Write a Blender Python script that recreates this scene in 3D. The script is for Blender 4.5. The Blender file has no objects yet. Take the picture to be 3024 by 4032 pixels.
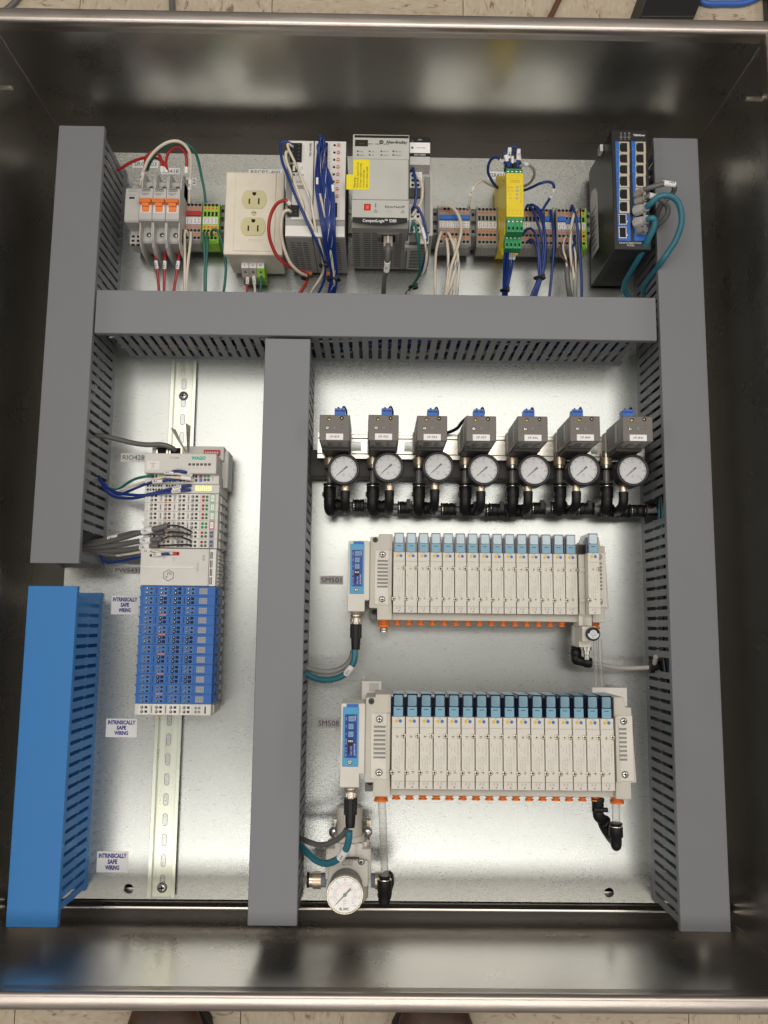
import bpy, math, random
from mathutils import Vector, Matrix, Euler
random.seed(7)
S = 0.001                     # everything below is written in millimetres
SC = bpy.context.scene
COL = SC.collection

# ------------------------------------------------------------------ camera
CAM = Vector((0, 0, 1140.0))
ROT = Euler((0.135544262, -0.011031146, 0.010603642), 'XYZ').to_matrix()
FPX = 3357.2
cd = bpy.data.cameras.new('camera'); cam = bpy.data.objects.new('camera', cd); COL.objects.link(cam)
cam.location = CAM * S; cam.rotation_euler = ROT.to_euler()
cd.sensor_fit = 'VERTICAL'; cd.sensor_height = 36.0; cd.lens = FPX / 4032 * 36.0
cd.clip_start = 0.02; cd.clip_end = 60
SC.camera = cam
SC.render.resolution_x = 768; SC.render.resolution_y = 1024

# ------------------------------------------------------------------ room light
wd = bpy.data.worlds.new('World'); SC.world = wd; wd.use_nodes = True
bg = wd.node_tree.nodes['Background']; bg.inputs[0].default_value = (1.0, 0.93, 0.84, 1); bg.inputs[1].default_value = 0.18
def area(name, x, y, z, sx, sy, power, col=(1.0, 0.95, 0.88)):
    l = bpy.data.lights.new(name, 'AREA'); l.shape = 'RECTANGLE'; l.size = sx * S; l.size_y = sy * S
    l.energy = power; l.color = col
    o = bpy.data.objects.new(name, l); COL.objects.link(o); o.location = Vector((x, y, z)) * S
    return o
area('ceiling_fixture_and_fill', 100, 980, 2300, 2300, 900, 15)
area('ceiling_fixture_and_fill', 50, 430, 2300, 2300, 300, 11)
area('ceiling_fixture_and_fill', -100, -930, 2300, 2400, 260, 15)
area('ceiling_fixture_and_fill', 2500, 300, 2300, 500, 2600, 22)  # added side fill, set clear of the plate's mirror directions
area('ceiling_fixture_and_fill', -2500, 300, 2300, 500, 2600, 22)  # matching fill light added on the left, no fixture known there
SC.view_settings.view_transform = 'Standard'; SC.view_settings.look = 'None'
SC.view_settings.exposure = 0.0; SC.view_settings.gamma = 1.0

# ------------------------------------------------------------------ measuring
def P(u, v, z):
    """point at height z (mm) above the mounting plate seen at photo position u, v"""
    d = ROT @ Vector(((u - 1512) / FPX, -(v - 2016) / FPX, -1.0))
    t = (z - CAM.z) / d.z
    q = CAM + d * t
    return q
def crop(ox, oy, s):
    return lambda x, y, z: P(ox + x / s, oy + y / s, z)
c3 = crop(420, 520, 2.242); c4 = crop(1060, 500, 2.4397); c5 = crop(1640, 560, 2.4397); c6 = crop(2280, 480, 3.0729)
w1 = crop(300, 1620, 2.5136); w2 = crop(300, 2200, 2.5136); g1 = crop(1200, 1560, 2.1829); g2 = crop(1900, 1560, 2.1829)
m1 = crop(1200, 2060, 2.37); m2 = crop(1860, 2060, 2.0738); l1 = crop(1180, 2680, 2.3042); l2 = crop(1860, 2680, 2.0738)
sc_ = crop(0, 0, 1)
def rect(c, x0, y0, x1, y1, z):
    a = c(x0, y0, z); b = c(x1, y1, z)
    return a.x, b.y, b.x, a.y          # X0, Y0, X1, Y1

# ------------------------------------------------------------------ materials
MATS = {}
def mat(name, rgb, rough=0.5, metal=0.0, var=0.0, vscale=60, bump=0.0, bscale=300, alpha=1.0, trans=0.0, spec=0.5, emit=0.0, coat=0.0):
    m = bpy.data.materials.new(name); m.use_nodes = True; nt = m.node_tree; b = nt.nodes['Principled BSDF']
    b.inputs['Base Color'].default_value = (*rgb, 1); b.inputs['Roughness'].default_value = rough
    b.inputs['Metallic'].default_value = metal; b.inputs['Specular IOR Level'].default_value = spec
    b.inputs['Coat Weight'].default_value = coat
    if trans: b.inputs['Transmission Weight'].default_value = trans; b.inputs['IOR'].default_value = 1.3
    if alpha < 1: b.inputs['Alpha'].default_value = alpha
    tc = nt.nodes.new('ShaderNodeTexCoord')
    if var:
        n = nt.nodes.new('ShaderNodeTexNoise'); n.inputs['Scale'].default_value = vscale; n.inputs['Detail'].default_value = 5
        nt.links.new(tc.outputs['Object'], n.inputs['Vector'])
        r = nt.nodes.new('ShaderNodeValToRGB'); r.color_ramp.elements[0].position = .3; r.color_ramp.elements[1].position = .7
        r.color_ramp.elements[0].color = (*[c * (1 - var) for c in rgb], 1); r.color_ramp.elements[1].color = (*[min(1, c * (1 + var)) for c in rgb], 1)
        nt.links.new(n.outputs[0], r.inputs[0]); nt.links.new(r.outputs[0], b.inputs['Base Color'])
        q = nt.nodes.new('ShaderNodeMapRange'); q.inputs['To Min'].default_value = max(0.02, rough - .08); q.inputs['To Max'].default_value = min(1, rough + .1)
        nt.links.new(n.outputs[0], q.inputs[0]); nt.links.new(q.outputs[0], b.inputs['Roughness'])
    if bump:
        n2 = nt.nodes.new('ShaderNodeTexNoise'); n2.inputs['Scale'].default_value = bscale; n2.inputs['Detail'].default_value = 3
        nt.links.new(tc.outputs['Object'], n2.inputs['Vector'])
        bu = nt.nodes.new('ShaderNodeBump'); bu.inputs['Strength'].default_value = bump; bu.inputs['Distance'].default_value = 0.0005
        nt.links.new(n2.outputs[0], bu.inputs['Height']); nt.links.new(bu.outputs[0], b.inputs['Normal'])
    MATS[name] = m
    return m
def plast(name, rgb, rough=0.45): return mat(name, rgb, rough, var=0.06, vscale=35, bump=0.12, bscale=900)

# galvanised mounting plate
def metal_sheet(name, c0, c1, r0, r1, stretch, scale, bump, metal=1.0, wave=0.0, fleck=0.0):
    m = bpy.data.materials.new(name); m.use_nodes = True; nt = m.node_tree; b = nt.nodes['Principled BSDF']
    L = nt.links; N = nt.nodes.new
    tc = N('ShaderNodeTexCoord'); mp = N('ShaderNodeMapping'); mp.inputs['Scale'].default_value = stretch
    L.new(tc.outputs['Object'], mp.inputs['Vector'])
    n = N('ShaderNodeTexNoise'); n.inputs['Scale'].default_value = scale; n.inputs['Detail'].default_value = 6; n.inputs['Roughness'].default_value = .65
    L.new(mp.outputs[0], n.inputs['Vector'])
    n0 = N('ShaderNodeTexNoise'); n0.inputs['Scale'].default_value = 3.0; n0.inputs['Detail'].default_value = 4
    L.new(tc.outputs['Object'], n0.inputs['Vector'])
    mx = N('ShaderNodeMath'); mx.operation = 'MULTIPLY_ADD'; mx.inputs[1].default_value = .55; L.new(n.outputs[0], mx.inputs[0])
    m2_ = N('ShaderNodeMath'); m2_.operation = 'MULTIPLY'; m2_.inputs[1].default_value = .45; L.new(n0.outputs[0], m2_.inputs[0]); L.new(m2_.outputs[0], mx.inputs[2])
    r = N('ShaderNodeValToRGB'); r.color_ramp.elements[0].position = .35; r.color_ramp.elements[1].position = .66
    r.color_ramp.elements[0].color = (*c0, 1); r.color_ramp.elements[1].color = (*c1, 1)
    L.new(mx.outputs[0], r.inputs[0])
    col = r.outputs[0]
    if fleck:                                   # small dark specks and stains on the zinc
        v = N('ShaderNodeTexNoise'); v.inputs['Scale'].default_value = 260; v.inputs['Detail'].default_value = 2
        mp2 = N('ShaderNodeMapping'); mp2.inputs['Scale'].default_value = (.35, 1.5, 1); L.new(tc.outputs['Object'], mp2.inputs['Vector']); L.new(mp2.outputs[0], v.inputs['Vector'])
        rr = N('ShaderNodeValToRGB'); rr.color_ramp.elements[0].position = .66; rr.color_ramp.elements[1].position = .74
        rr.color_ramp.elements[0].color = (0, 0, 0, 1); rr.color_ramp.elements[1].color = (1, 1, 1, 1); L.new(v.outputs[0], rr.inputs[0])
        mm = N('ShaderNodeMixRGB'); mm.inputs[2].default_value = (*[c * .45 for c in c0], 1)
        f_ = N('ShaderNodeMath'); f_.operation = 'MULTIPLY'; f_.inputs[1].default_value = fleck; L.new(rr.outputs[0], f_.inputs[0])
        L.new(f_.outputs[0], mm.inputs[0]); L.new(col, mm.inputs[1]); col = mm.outputs[0]
    L.new(col, b.inputs['Base Color'])
    q = N('ShaderNodeMapRange'); q.inputs['From Min'].default_value = .3; q.inputs['From Max'].default_value = .7
    q.inputs['To Min'].default_value = r0; q.inputs['To Max'].default_value = r1; L.new(mx.outputs[0], q.inputs[0]); L.new(q.outputs[0], b.inputs['Roughness'])
    b.inputs['Metallic'].default_value = metal
    bu = N('ShaderNodeBump'); bu.inputs['Strength'].default_value = bump; bu.inputs['Distance'].default_value = 0.0004
    L.new(n.outputs[0], bu.inputs['Height'])
    if wave:
        b2 = N('ShaderNodeBump'); b2.inputs['Strength'].default_value = wave; b2.inputs['Distance'].default_value = 0.01
        n3 = N('ShaderNodeTexNoise'); n3.inputs['Scale'].default_value = 2.6; n3.inputs['Detail'].default_value = 1.5
        L.new(tc.outputs['Object'], n3.inputs['Vector']); L.new(n3.outputs[0], b2.inputs['Height']); L.new(bu.outputs[0], b2.inputs['Normal'])
        L.new(b2.outputs[0], b.inputs['Normal'])
    else: L.new(bu.outputs[0], b.inputs['Normal'])
    MATS[name] = m
    return m
M_ZINC = metal_sheet('galvanised_steel', (.42, .44, .435), (.525, .545, .525), .24, .34, (1, 3, 1), 260, .18, .95, 0.05, fleck=.4)
M_STEEL = metal_sheet('stainless_steel', (.60, .57, .525), (.72, .69, .645), .24, .34, (.5, .5, .5), 26, .06, 1.0, 0.16)
M_BACK = mat('shade_darkened_back_steel', (.10, .095, .085), .5, .9)  # shade of the gap round the plate is put into this dark colour
M_RIM = metal_sheet('brushed_rim_steel', (.52, .46, .42), (.68, .61, .56), .28, .40, (.4, 6, 1), 40, .15, 1.0)
M_RAIL = metal_sheet('yellow_passivated_zinc', (.55, .57, .46), (.68, .72, .68), .24, .36, (5, .4, 1), 30, .08, .95)
M_ALU = metal_sheet('aluminium_rail', (.66, .63, .56), (.80, .77, .70), .22, .32, (.3, 5, 1), 60, .1, 1.0)
M_DUCT = mat('grey_duct_pvc', (.205, .213, .23), .5, var=.02, vscale=20, bump=.1, bscale=900)
M_BDUCT = mat('blue_duct_pvc', (.036, .215, .56), .5, var=.02, vscale=20, bump=.1, bscale=900)
M_WHITE = plast('white_plastic', (.76, .74, .70), .42)
M_LABEL = mat('label_white', (.86, .85, .84), .5)
M_TAPE = mat('label_clear_tape_grey', (.50, .49, .48), .45)
M_CREAM = plast('cream_plastic', (.75, .69, .58), .4)
M_IVORY = plast('ivory_outlet_face', (.62, .57, .32), .38)
M_BEIGE = plast('valve_beige_plastic', (.69, .66, .595), .42)
M_BEIGE2 = plast('manifold_beige_plastic', (.57, .54, .475), .5)
M_LGREY = plast('light_grey_plastic', (.52, .51, .485), .45)
M_MGREY = plast('mid_grey_plastic', (.24, .235, .225), .5)
M_TGREY = plast('terminal_grey_plastic', (.33, .32, .30), .5)
M_DGREY = plast('dark_grey_plastic', (.075, .073, .07), .5)
M_CGREY = plast('controller_light_grey', (.50, .505, .46), .45)
M_CGREY2 = plast('controller_dark_grey', (.29, .285, .265), .5)
M_IP = plast('transducer_grey_metal', (.15, .135, .12), .42)
M_BLACK = mat('black_plastic', (.010, .010, .010), .42, spec=.35)
M_HOLE = mat('dark_opening', (.006, .006, .006), .8)
M_BLKMETAL = mat('black_enamel', (.014, .014, .015), .36)
M_ORANGE = plast('orange_plastic', (.80, .20, .03), .4)
M_TORANGE = plast('orange_push_tab', (.75, .22, .07), .45)
M_RED = plast('red_plastic', (.45, .02, .015), .4)
M_YEL = plast('yellow_plastic', (.80, .62, .02), .4)
M_LIME = plast('yellow_green_plastic', (.28, .55, .06), .4)
M_GREEN = plast('green_connector', (.03, .30, .11), .4)
M_BLUE = plast('blue_plastic', (.02, .16, .60), .4)
M_BLUE2 = plast('blue_panel', (.02, .13, .50), .4)
M_NAVY = mat('navy_window_side', (.008, .014, .05), .15, coat=.5)
M_CYAN = plast('light_blue_plastic', (.19, .39, .52), .35)
M_WIN = mat('tinted_clear_window', (.21, .34, .42), .12, coat=.9, var=.12, vscale=60)
M_SKY = plast('sky_blue_plate', (.07, .33, .58), .35)
M_DBLUE = mat('printed_blue', (.012, .045, .30), .35)
M_NICKEL = mat('nickel_plated', (.76, .70, .60), .26, .85)
M_BRASS = mat('brass_nickel', (.74, .62, .46), .32, .7)
M_GOLD = mat('gold_brass', (.80, .56, .20), .22, 1.0)
M_CHROME = mat('screw_steel', (.74, .73, .70), .22, .9)
M_INK = mat('black_ink', (.015, .015, .015), .6)
M_GINK = mat('grey_ink', (.30, .28, .25), .6)
M_WINK = mat('white_ink', (.75, .75, .75), .6)
M_BINK = mat('navy_ink', (.03, .02, .26), .6)
M_RINK = mat('red_ink', (.65, .10, .06), .6)
M_TINK = mat('teal_ink', (.02, .42, .30), .6)
M_BRINK = mat('amber_ink', (.55, .33, .02), .6)
M_TUBE = mat('grey_translucent_tube', (.20, .19, .175), .25)
M_CLEAR = mat('clear_tube', (.50, .48, .43), .05, alpha=.32, spec=.8)
def clear_tube_material():
    m = MATS['clear_tube']; nt = m.node_tree; b = nt.nodes['Principled BSDF']
    lw = nt.nodes.new('ShaderNodeLayerWeight'); lw.inputs[0].default_value = .35; mr = nt.nodes.new('ShaderNodeMapRange')
    mr.inputs['To Min'].default_value = .12; mr.inputs['To Max'].default_value = .85; nt.links.new(lw.outputs['Facing'], mr.inputs[0]); nt.links.new(mr.outputs[0], b.inputs['Alpha'])
clear_tube_material()
M_GLASS = mat('gauge_glass', (.9, .9, .9), .03, alpha=.16, spec=1.0, coat=1.0)
M_DIAL = mat('dial_white', (.62, .63, .65), .5)
M_PSU = plast('supply_housing_grey', (.36, .355, .34), .5)
WIRE = {'red': mat('red_wire', (.42, .02, .02), .35), 'white': mat('white_wire', (.68, .61, .50), .38), 'green': mat('green_wire', (.01, .13, .10), .35),
        'blue': mat('blue_wire', (.010, .036, .20), .32), 'grey': mat('grey_cable', (.13, .125, .12), .42), 'lgrey': mat('light_grey_cable', (.30, .29, .27), .42),
        'teal': mat('teal_cable', (.03, .165, .22), .35), 'black': mat('black_wire', (.012, .012, .012), .35), 'brown': mat('brown_wire', (.14, .06, .03), .4)}

# ------------------------------------------------------------------ mesh builder
class MB:
    def __init__(s): s.v = []; s.f = []; s.m = []; s.sm = []; s.mats = []
    def mi(s, m):
        if m not in s.mats: s.mats.append(m)
        return s.mats.index(m)
    def add(s, vs, fs, m, smooth=False):
        o = len(s.v); k = s.mi(m); s.v.extend([tuple(q) for q in vs])
        for f in fs: s.f.append(tuple(i + o for i in f)); s.m.append(k); s.sm.append(smooth)
        return s
    def box(s, x0, y0, z0, x1, y1, z1, m):
        if x0 > x1: x0, x1 = x1, x0
        if y0 > y1: y0, y1 = y1, y0
        if z0 > z1: z0, z1 = z1, z0
        v = [(x0, y0, z0), (x1, y0, z0), (x1, y1, z0), (x0, y1, z0), (x0, y0, z1), (x1, y0, z1), (x1, y1, z1), (x0, y1, z1)]
        return s.add(v, [(0, 3, 2, 1), (4, 5, 6, 7), (0, 1, 5, 4), (1, 2, 6, 5), (2, 3, 7, 6), (3, 0, 4, 7)], m)
    def prism(s, poly, a0, a1, m, ax='z', smooth=False):
        """extrude a polygon; ax z: poly is (x,y); ax x: poly is (y,z); ax y: poly is (x,z)"""
        n = len(poly)
        def q(p, a): return {'z': (p[0], p[1], a), 'x': (a, p[0], p[1]), 'y': (p[0], a, p[1])}[ax]
        v = [q(p, a0) for p in poly] + [q(p, a1) for p in poly]
        ar = sum(poly[i][0] * poly[(i + 1) % n][1] - poly[(i + 1) % n][0] * poly[i][1] for i in range(n))
        flip = (ar < 0) ^ (ax == 'y') ^ (a1 < a0)
        fs = [tuple(range(n))[::-1], tuple(range(n, 2 * n))] + [(i, (i + 1) % n, n + (i + 1) % n, n + i) for i in range(n)]
        if flip: fs = [f[::-1] for f in fs]
        o = len(s.sm); s.add(v, fs, m)
        if smooth:
            for i in range(o + 2, len(s.sm)): s.sm[i] = True
        return s
    def lathe(s, prof, m, o=(0, 0, 0), d=(0, 0, 1), n=20, smooth=True, cap=True):
        """prof: list of (radius, along); axis from o towards d"""
        d = Vector(d).normalized(); o = Vector(o)
        a = d.orthogonal().normalized(); b = d.cross(a)
        v = []
        for r, t in prof:
            for i in range(n):
                w = 2 * math.pi * i / n; v.append(o + d * t + a * (r * math.cos(w)) + b * (r * math.sin(w)))
        fs = []
        for k in range(len(prof) - 1):
            for i in range(n):
                j = (i + 1) % n; fs.append((k * n + i, k * n + j, (k + 1) * n + j, (k + 1) * n + i))
        s.add(v, fs, m, smooth)
        if cap:
            e = (len(prof) - 1) * n
            s.add([v[i] for i in range(n)], [tuple(range(n))[::-1]], m); s.add([v[e + i] for i in range(n)], [tuple(range(n))], m)
        return s
    def cyl(s, p0, p1, r, m, n=16, r1=None):
        p0 = Vector(p0); p1 = Vector(p1); return s.lathe([(r, 0), (r if r1 is None else r1, (p1 - p0).length)], m, p0, p1 - p0, n)
    def disc(s, x, y, z, r, m, n=12, h=.0):
        return s.add([(x + r * math.cos(2 * math.pi * i / n), y + r * math.sin(2 * math.pi * i / n), z) for i in range(n)], [tuple(range(n))], m)
    def quad(s, x0, y0, x1, y1, z, m):
        return s.add([(x0, y0, z), (x1, y0, z), (x1, y1, z), (x0, y1, z)], [(0, 1, 2, 3)], m)
    def tube(s, pts, r, m, n=8, sub=6, caps=True, rs=None):
        pts = [Vector(p) for p in pts]
        if len(pts) > 2 and sub > 1:
            q = []
            for i in range(len(pts) - 1):
                p0 = pts[max(i - 1, 0)]; p1 = pts[i]; p2 = pts[i + 1]; p3 = pts[min(i + 2, len(pts) - 1)]
                for k in range(sub):
                    t = k / sub; t2 = t * t; t3 = t2 * t
                    q.append(.5 * ((2 * p1) + (p2 - p0) * t + (2 * p0 - 5 * p1 + 4 * p2 - p3) * t2 + (3 * p1 - p0 - 3 * p2 + p3) * t3))
            q.append(pts[-1]); pts = q
        v = []; a = None
        for i, p in enumerate(pts):
            d = (pts[min(i + 1, len(pts) - 1)] - pts[max(i - 1, 0)])
            if d.length < 1e-6: d = Vector((0, 0, 1))
            d.normalize()
            a = d.orthogonal() if a is None else a - d * a.dot(d)
            if a.length < 1e-6: a = d.orthogonal()
            a.normalize(); b = d.cross(a)
            rr = r if rs is None else rs[min(int(i * len(rs) / len(pts)), len(rs) - 1)]
            for k in range(n):
                w = 2 * math.pi * k / n; v.append(p + a * (rr * math.cos(w)) + b * (rr * math.sin(w)))
        fs = [(i * n + k, i * n + (k + 1) % n, (i + 1) * n + (k + 1) % n, (i + 1) * n + k) for i in range(len(pts) - 1) for k in range(n)]
        s.add(v, fs, m, True)
        if caps:
            e = (len(pts) - 1) * n
            s.add(v[:n], [tuple(range(n))[::-1]], m); s.add(v[e:e + n], [tuple(range(n))], m)
        s.path = pts
        return s
    def text(s, body, x, y, z, h, m, rot=0, w=None, bold=.0, plane=None):
        """flat lettering centred on x, y at height z; h = cap height in mm; plane: (origin, right, up) for other faces"""
        vs, fs, bw = glyphs(body, bold)
        k = h / .70; kx = k if w is None else w / bw
        c, sn = math.cos(math.radians(rot)), math.sin(math.radians(rot))
        out = []
        for (a, b) in vs:
            a *= kx; b *= k
            if plane is None: out.append((x + a * c - b * sn, y + a * sn + b * c, z))
            else:
                o, r, u = plane; out.append(tuple(Vector(o) + Vector(r) * (a * c - b * sn) + Vector(u) * (a * sn + b * c)))
        return s.add(out, fs, m)
    def mesh(s, name, loc=(0, 0, 0)):
        me = bpy.data.meshes.new(name)
        me.from_pydata([((x - loc[0]) * S, (y - loc[1]) * S, (z - loc[2]) * S) for x, y, z in s.v], [], s.f)
        for m in s.mats: me.materials.append(m)
        me.polygons.foreach_set('material_index', s.m); me.polygons.foreach_set('use_smooth', s.sm)
        me.update(); return me
GL = {}
def glyphs(body, bold):
    k = (body, bold)
    if k in GL: return GL[k]
    cu = bpy.data.curves.new('letters', 'FONT'); cu.body = body; cu.size = 1; cu.resolution_u = 2; cu.offset = bold
    cu.align_x = 'CENTER'; cu.space_line = .95
    o = bpy.data.objects.new('letters', cu); me = bpy.data.meshes.new_from_object(o)
    vs = [(q.co.x, q.co.y) for q in me.vertices]; fs = [tuple(p.vertices) for p in me.polygons]
    if not vs: vs = [(0, 0), (1, 0), (1, 1)]; fs = [(0, 1, 2)]
    x0 = min(a for a, b in vs); x1 = max(a for a, b in vs); y0 = min(b for a, b in vs); y1 = max(b for a, b in vs)
    vs = [(a - (x0 + x1) / 2, b - (y0 + y1) / 2) for a, b in vs]
    bpy.data.meshes.remove(me); bpy.data.objects.remove(o); bpy.data.curves.remove(cu)
    GL[k] = (vs, fs, x1 - x0); return GL[k]

def link(name, me, parent=None, loc=(0, 0, 0), bevel=0, kind=None, label=None, seg=2):
    o = bpy.data.objects.new(name, me); COL.objects.link(o); o.location = Vector(loc) * S
    if parent: o.parent = parent
    if bevel:
        b = o.modifiers.new('bevel', 'BEVEL'); b.width = bevel * S; b.segments = seg; b.limit_method = 'ANGLE'; b.angle_limit = math.radians(50)
        b.harden_normals = False
    if kind: o['kind'] = kind
    if label: o['label'] = label
    return o
class Thing:
    """an Empty at the thing's base; parts are meshes written in plate coordinates"""
    def __init__(s, name, label, cat, loc=(0, 0, 0), group=None):
        s.o = bpy.data.objects.new(name, None); COL.objects.link(s.o); s.loc = Vector(loc); s.o.location = s.loc * S
        s.o.empty_display_size = .01
        s.o['label'] = label; s.o['category'] = cat
        if group: s.o['group'] = group
    def part(s, name, mb, parent=None, bevel=0, kind=None, label=None):
        return link(name, mb.mesh(name, s.loc), parent or s.o, (0, 0, 0), bevel, kind, label)
    def share(s, name, me, at, parent=None, label=None):
        """a part that shares a mesh written about the origin"""
        return link(name, me, parent or s.o, Vector(at) - s.loc, label=label)
def solo(name, mb, label, cat, loc=(0, 0, 0), group=None, bevel=0):
    o = link(name, mb.mesh(name, loc), None, loc, bevel); o['label'] = label; o['category'] = cat
    if group: o['group'] = group
    return o
def struct(name, mb, bevel=0):
    o = link(name, mb.mesh(name), None, (0, 0, 0), bevel); o['kind'] = 'structure'; return o

# shared small meshes -------------------------------------------------
def screw_mesh(r, h, m=None, hole=None):
    m = m or M_CHROME
    b = MB(); b.lathe([(r, 0), (r, h * .35), (r * .86, h * .8), (r * .5, h), (.01, h)], m, n=16, cap=False)
    w = r * .16; L = r * .62
    b.disc(0, 0, .03, r * 1.16, M_DGREY, 16)
    b.box(-L, -w, h * .9, L, w, h * 1.04, M_HOLE); b.box(-w, -L, h * .9, w, L, h * 1.045, M_HOLE)
    return b.mesh('screw')
SCREW4 = screw_mesh(3.4, 1.6); SCREW3 = screw_mesh(2.3, 1.0); SCREWB = screw_mesh(5.6, 3.5); SCREWD = screw_mesh(4.6, 2.2)

# ================================================================== floor
FZ = -100
m = bpy.data.materials.new('vinyl_floor_tile'); m.use_nodes = True; nt = m.node_tree; bs = nt.nodes['Principled BSDF']
tc = nt.nodes.new('ShaderNodeTexCoord'); mp = nt.nodes.new('ShaderNodeMapping'); mp.inputs['Scale'].default_value = (5.5, 2.1, 1)
n1 = nt.nodes.new('ShaderNodeTexNoise'); n1.inputs['Scale'].default_value = 24; n1.inputs['Detail'].default_value = 6; n1.inputs['Distortion'].default_value = 1.1
r1 = nt.nodes.new('ShaderNodeValToRGB'); e = r1.color_ramp.elements
e[0].position = .30; e[0].color = (.26, .17, .11, 1); e[1].position = .40; e[1].color = (.52, .43, .32, 1)
x_ = r1.color_ramp.elements.new(.62); x_.color = (.57, .49, .37, 1); x_ = r1.color_ramp.elements.new(.75); x_.color = (.63, .56, .45, 1)
oi = nt.nodes.new('ShaderNodeObjectInfo'); av = nt.nodes.new('ShaderNodeVectorMath'); av.operation = 'ADD'
nt.links.new(tc.outputs['Object'], mp.inputs[0]); nt.links.new(mp.outputs[0], av.inputs[0]); nt.links.new(oi.outputs['Random'], av.inputs[1])
nt.links.new(av.outputs[0], n1.inputs['Vector']); nt.links.new(n1.outputs[0], r1.inputs[0]); nt.links.new(r1.outputs[0], bs.inputs['Base Color'])
bs.inputs['Roughness'].default_value = .32
M_TILE = m
b = MB(); b.box(-2600, -2600, FZ - 12, 2600, 2600, FZ - 3, mat('tile_joint', (.05, .04, .03), .9)); flo = struct('floor', b)
tb = MB(); tb.box(-152, -152, -3, 152, 152, 0, M_TILE); tm = tb.mesh('floor_tile')
tx0 = P(57, 4010, FZ).x; ty0 = -620
for i in range(-3, 5):
    for j in range(-3, 7):
        o = link('floor_tile', tm, flo, (tx0 + 152.5 + (i) * 305 + 0, ty0 + j * 305 - 152.5, FZ), bevel=.4, seg=1)
        if (i + j) % 2: o.rotation_euler.z = math.pi / 2

# things lying on the floor beyond the rims
def floor_wire(name, pts, r, mt, label, cat):
    b = MB(); b.tube([P(u, v, FZ + r) for u, v in pts], r, mt, n=10); solo(name, b, label, cat)
floor_wire('floor_cable', [(-120, 150), (30, 34), (90, -30), (200, -160)], 4.5, WIRE['grey'], 'grey cable on the tiles beyond the top left corner of the steel box', 'cable')
floor_wire('floor_cable', [(680, 140), (678, 20), (676, -60), (700, -200)], 5.0, WIRE['grey'], 'grey cable running straight up the tiles beyond the left half of the top rim', 'cable')
floor_wire('power_cord', [(2100, 180), (2165, 70), (2200, 0), (2260, -120)], 4.5, WIRE['brown'], 'brown cord slanting over the tiles beside the black leg', 'cord')
floor_wire('floor_cable', [(2700, -90), (2760, 4), (2850, 14), (2950, 6), (3060, -60)], 5.0, mat('bright_blue_cable', (.04, .14, .50), .35), 'bright blue cable curving on the tiles right of the black leg', 'cable')
b = MB()
A0 = P(2506, 110, FZ + 1); A1 = P(2713, 110, FZ + 1); B0 = P(2600, -190, FZ + 1); B1 = P(2830, -190, FZ + 1)
q0 = P(2466, 110, FZ + 1); q1 = P(2575, -190, FZ + 1)
b.add([(q0.x, q0.y, FZ), (A1.x, A1.y, FZ), (B1.x, B1.y, FZ), (q1.x, q1.y, FZ), (A0.x, A0.y, FZ + 26), (A1.x, A1.y, FZ + 26), (B1.x, B1.y, FZ + 26), (B0.x, B0.y, FZ + 26)],
      [(0, 3, 2, 1), (4, 5, 6, 7), (0, 1, 5, 4), (1, 2, 6, 5), (2, 3, 7, 6), (3, 0, 4, 7)], M_BLKMETAL)
solo('stand_leg', b, 'black flat leg of a stand slanting over the tiles behind the top right rim', 'stand leg', bevel=1.5)
b = MB(); a = P(3004, 60, FZ); b.box(a.x, a.y - 60, FZ, a.x + 60, a.y + 400, FZ + 18, M_BLKMETAL)
solo('rubber_mat', b, 'black mat edge on the tiles at the top right corner', 'mat', bevel=2)

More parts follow.
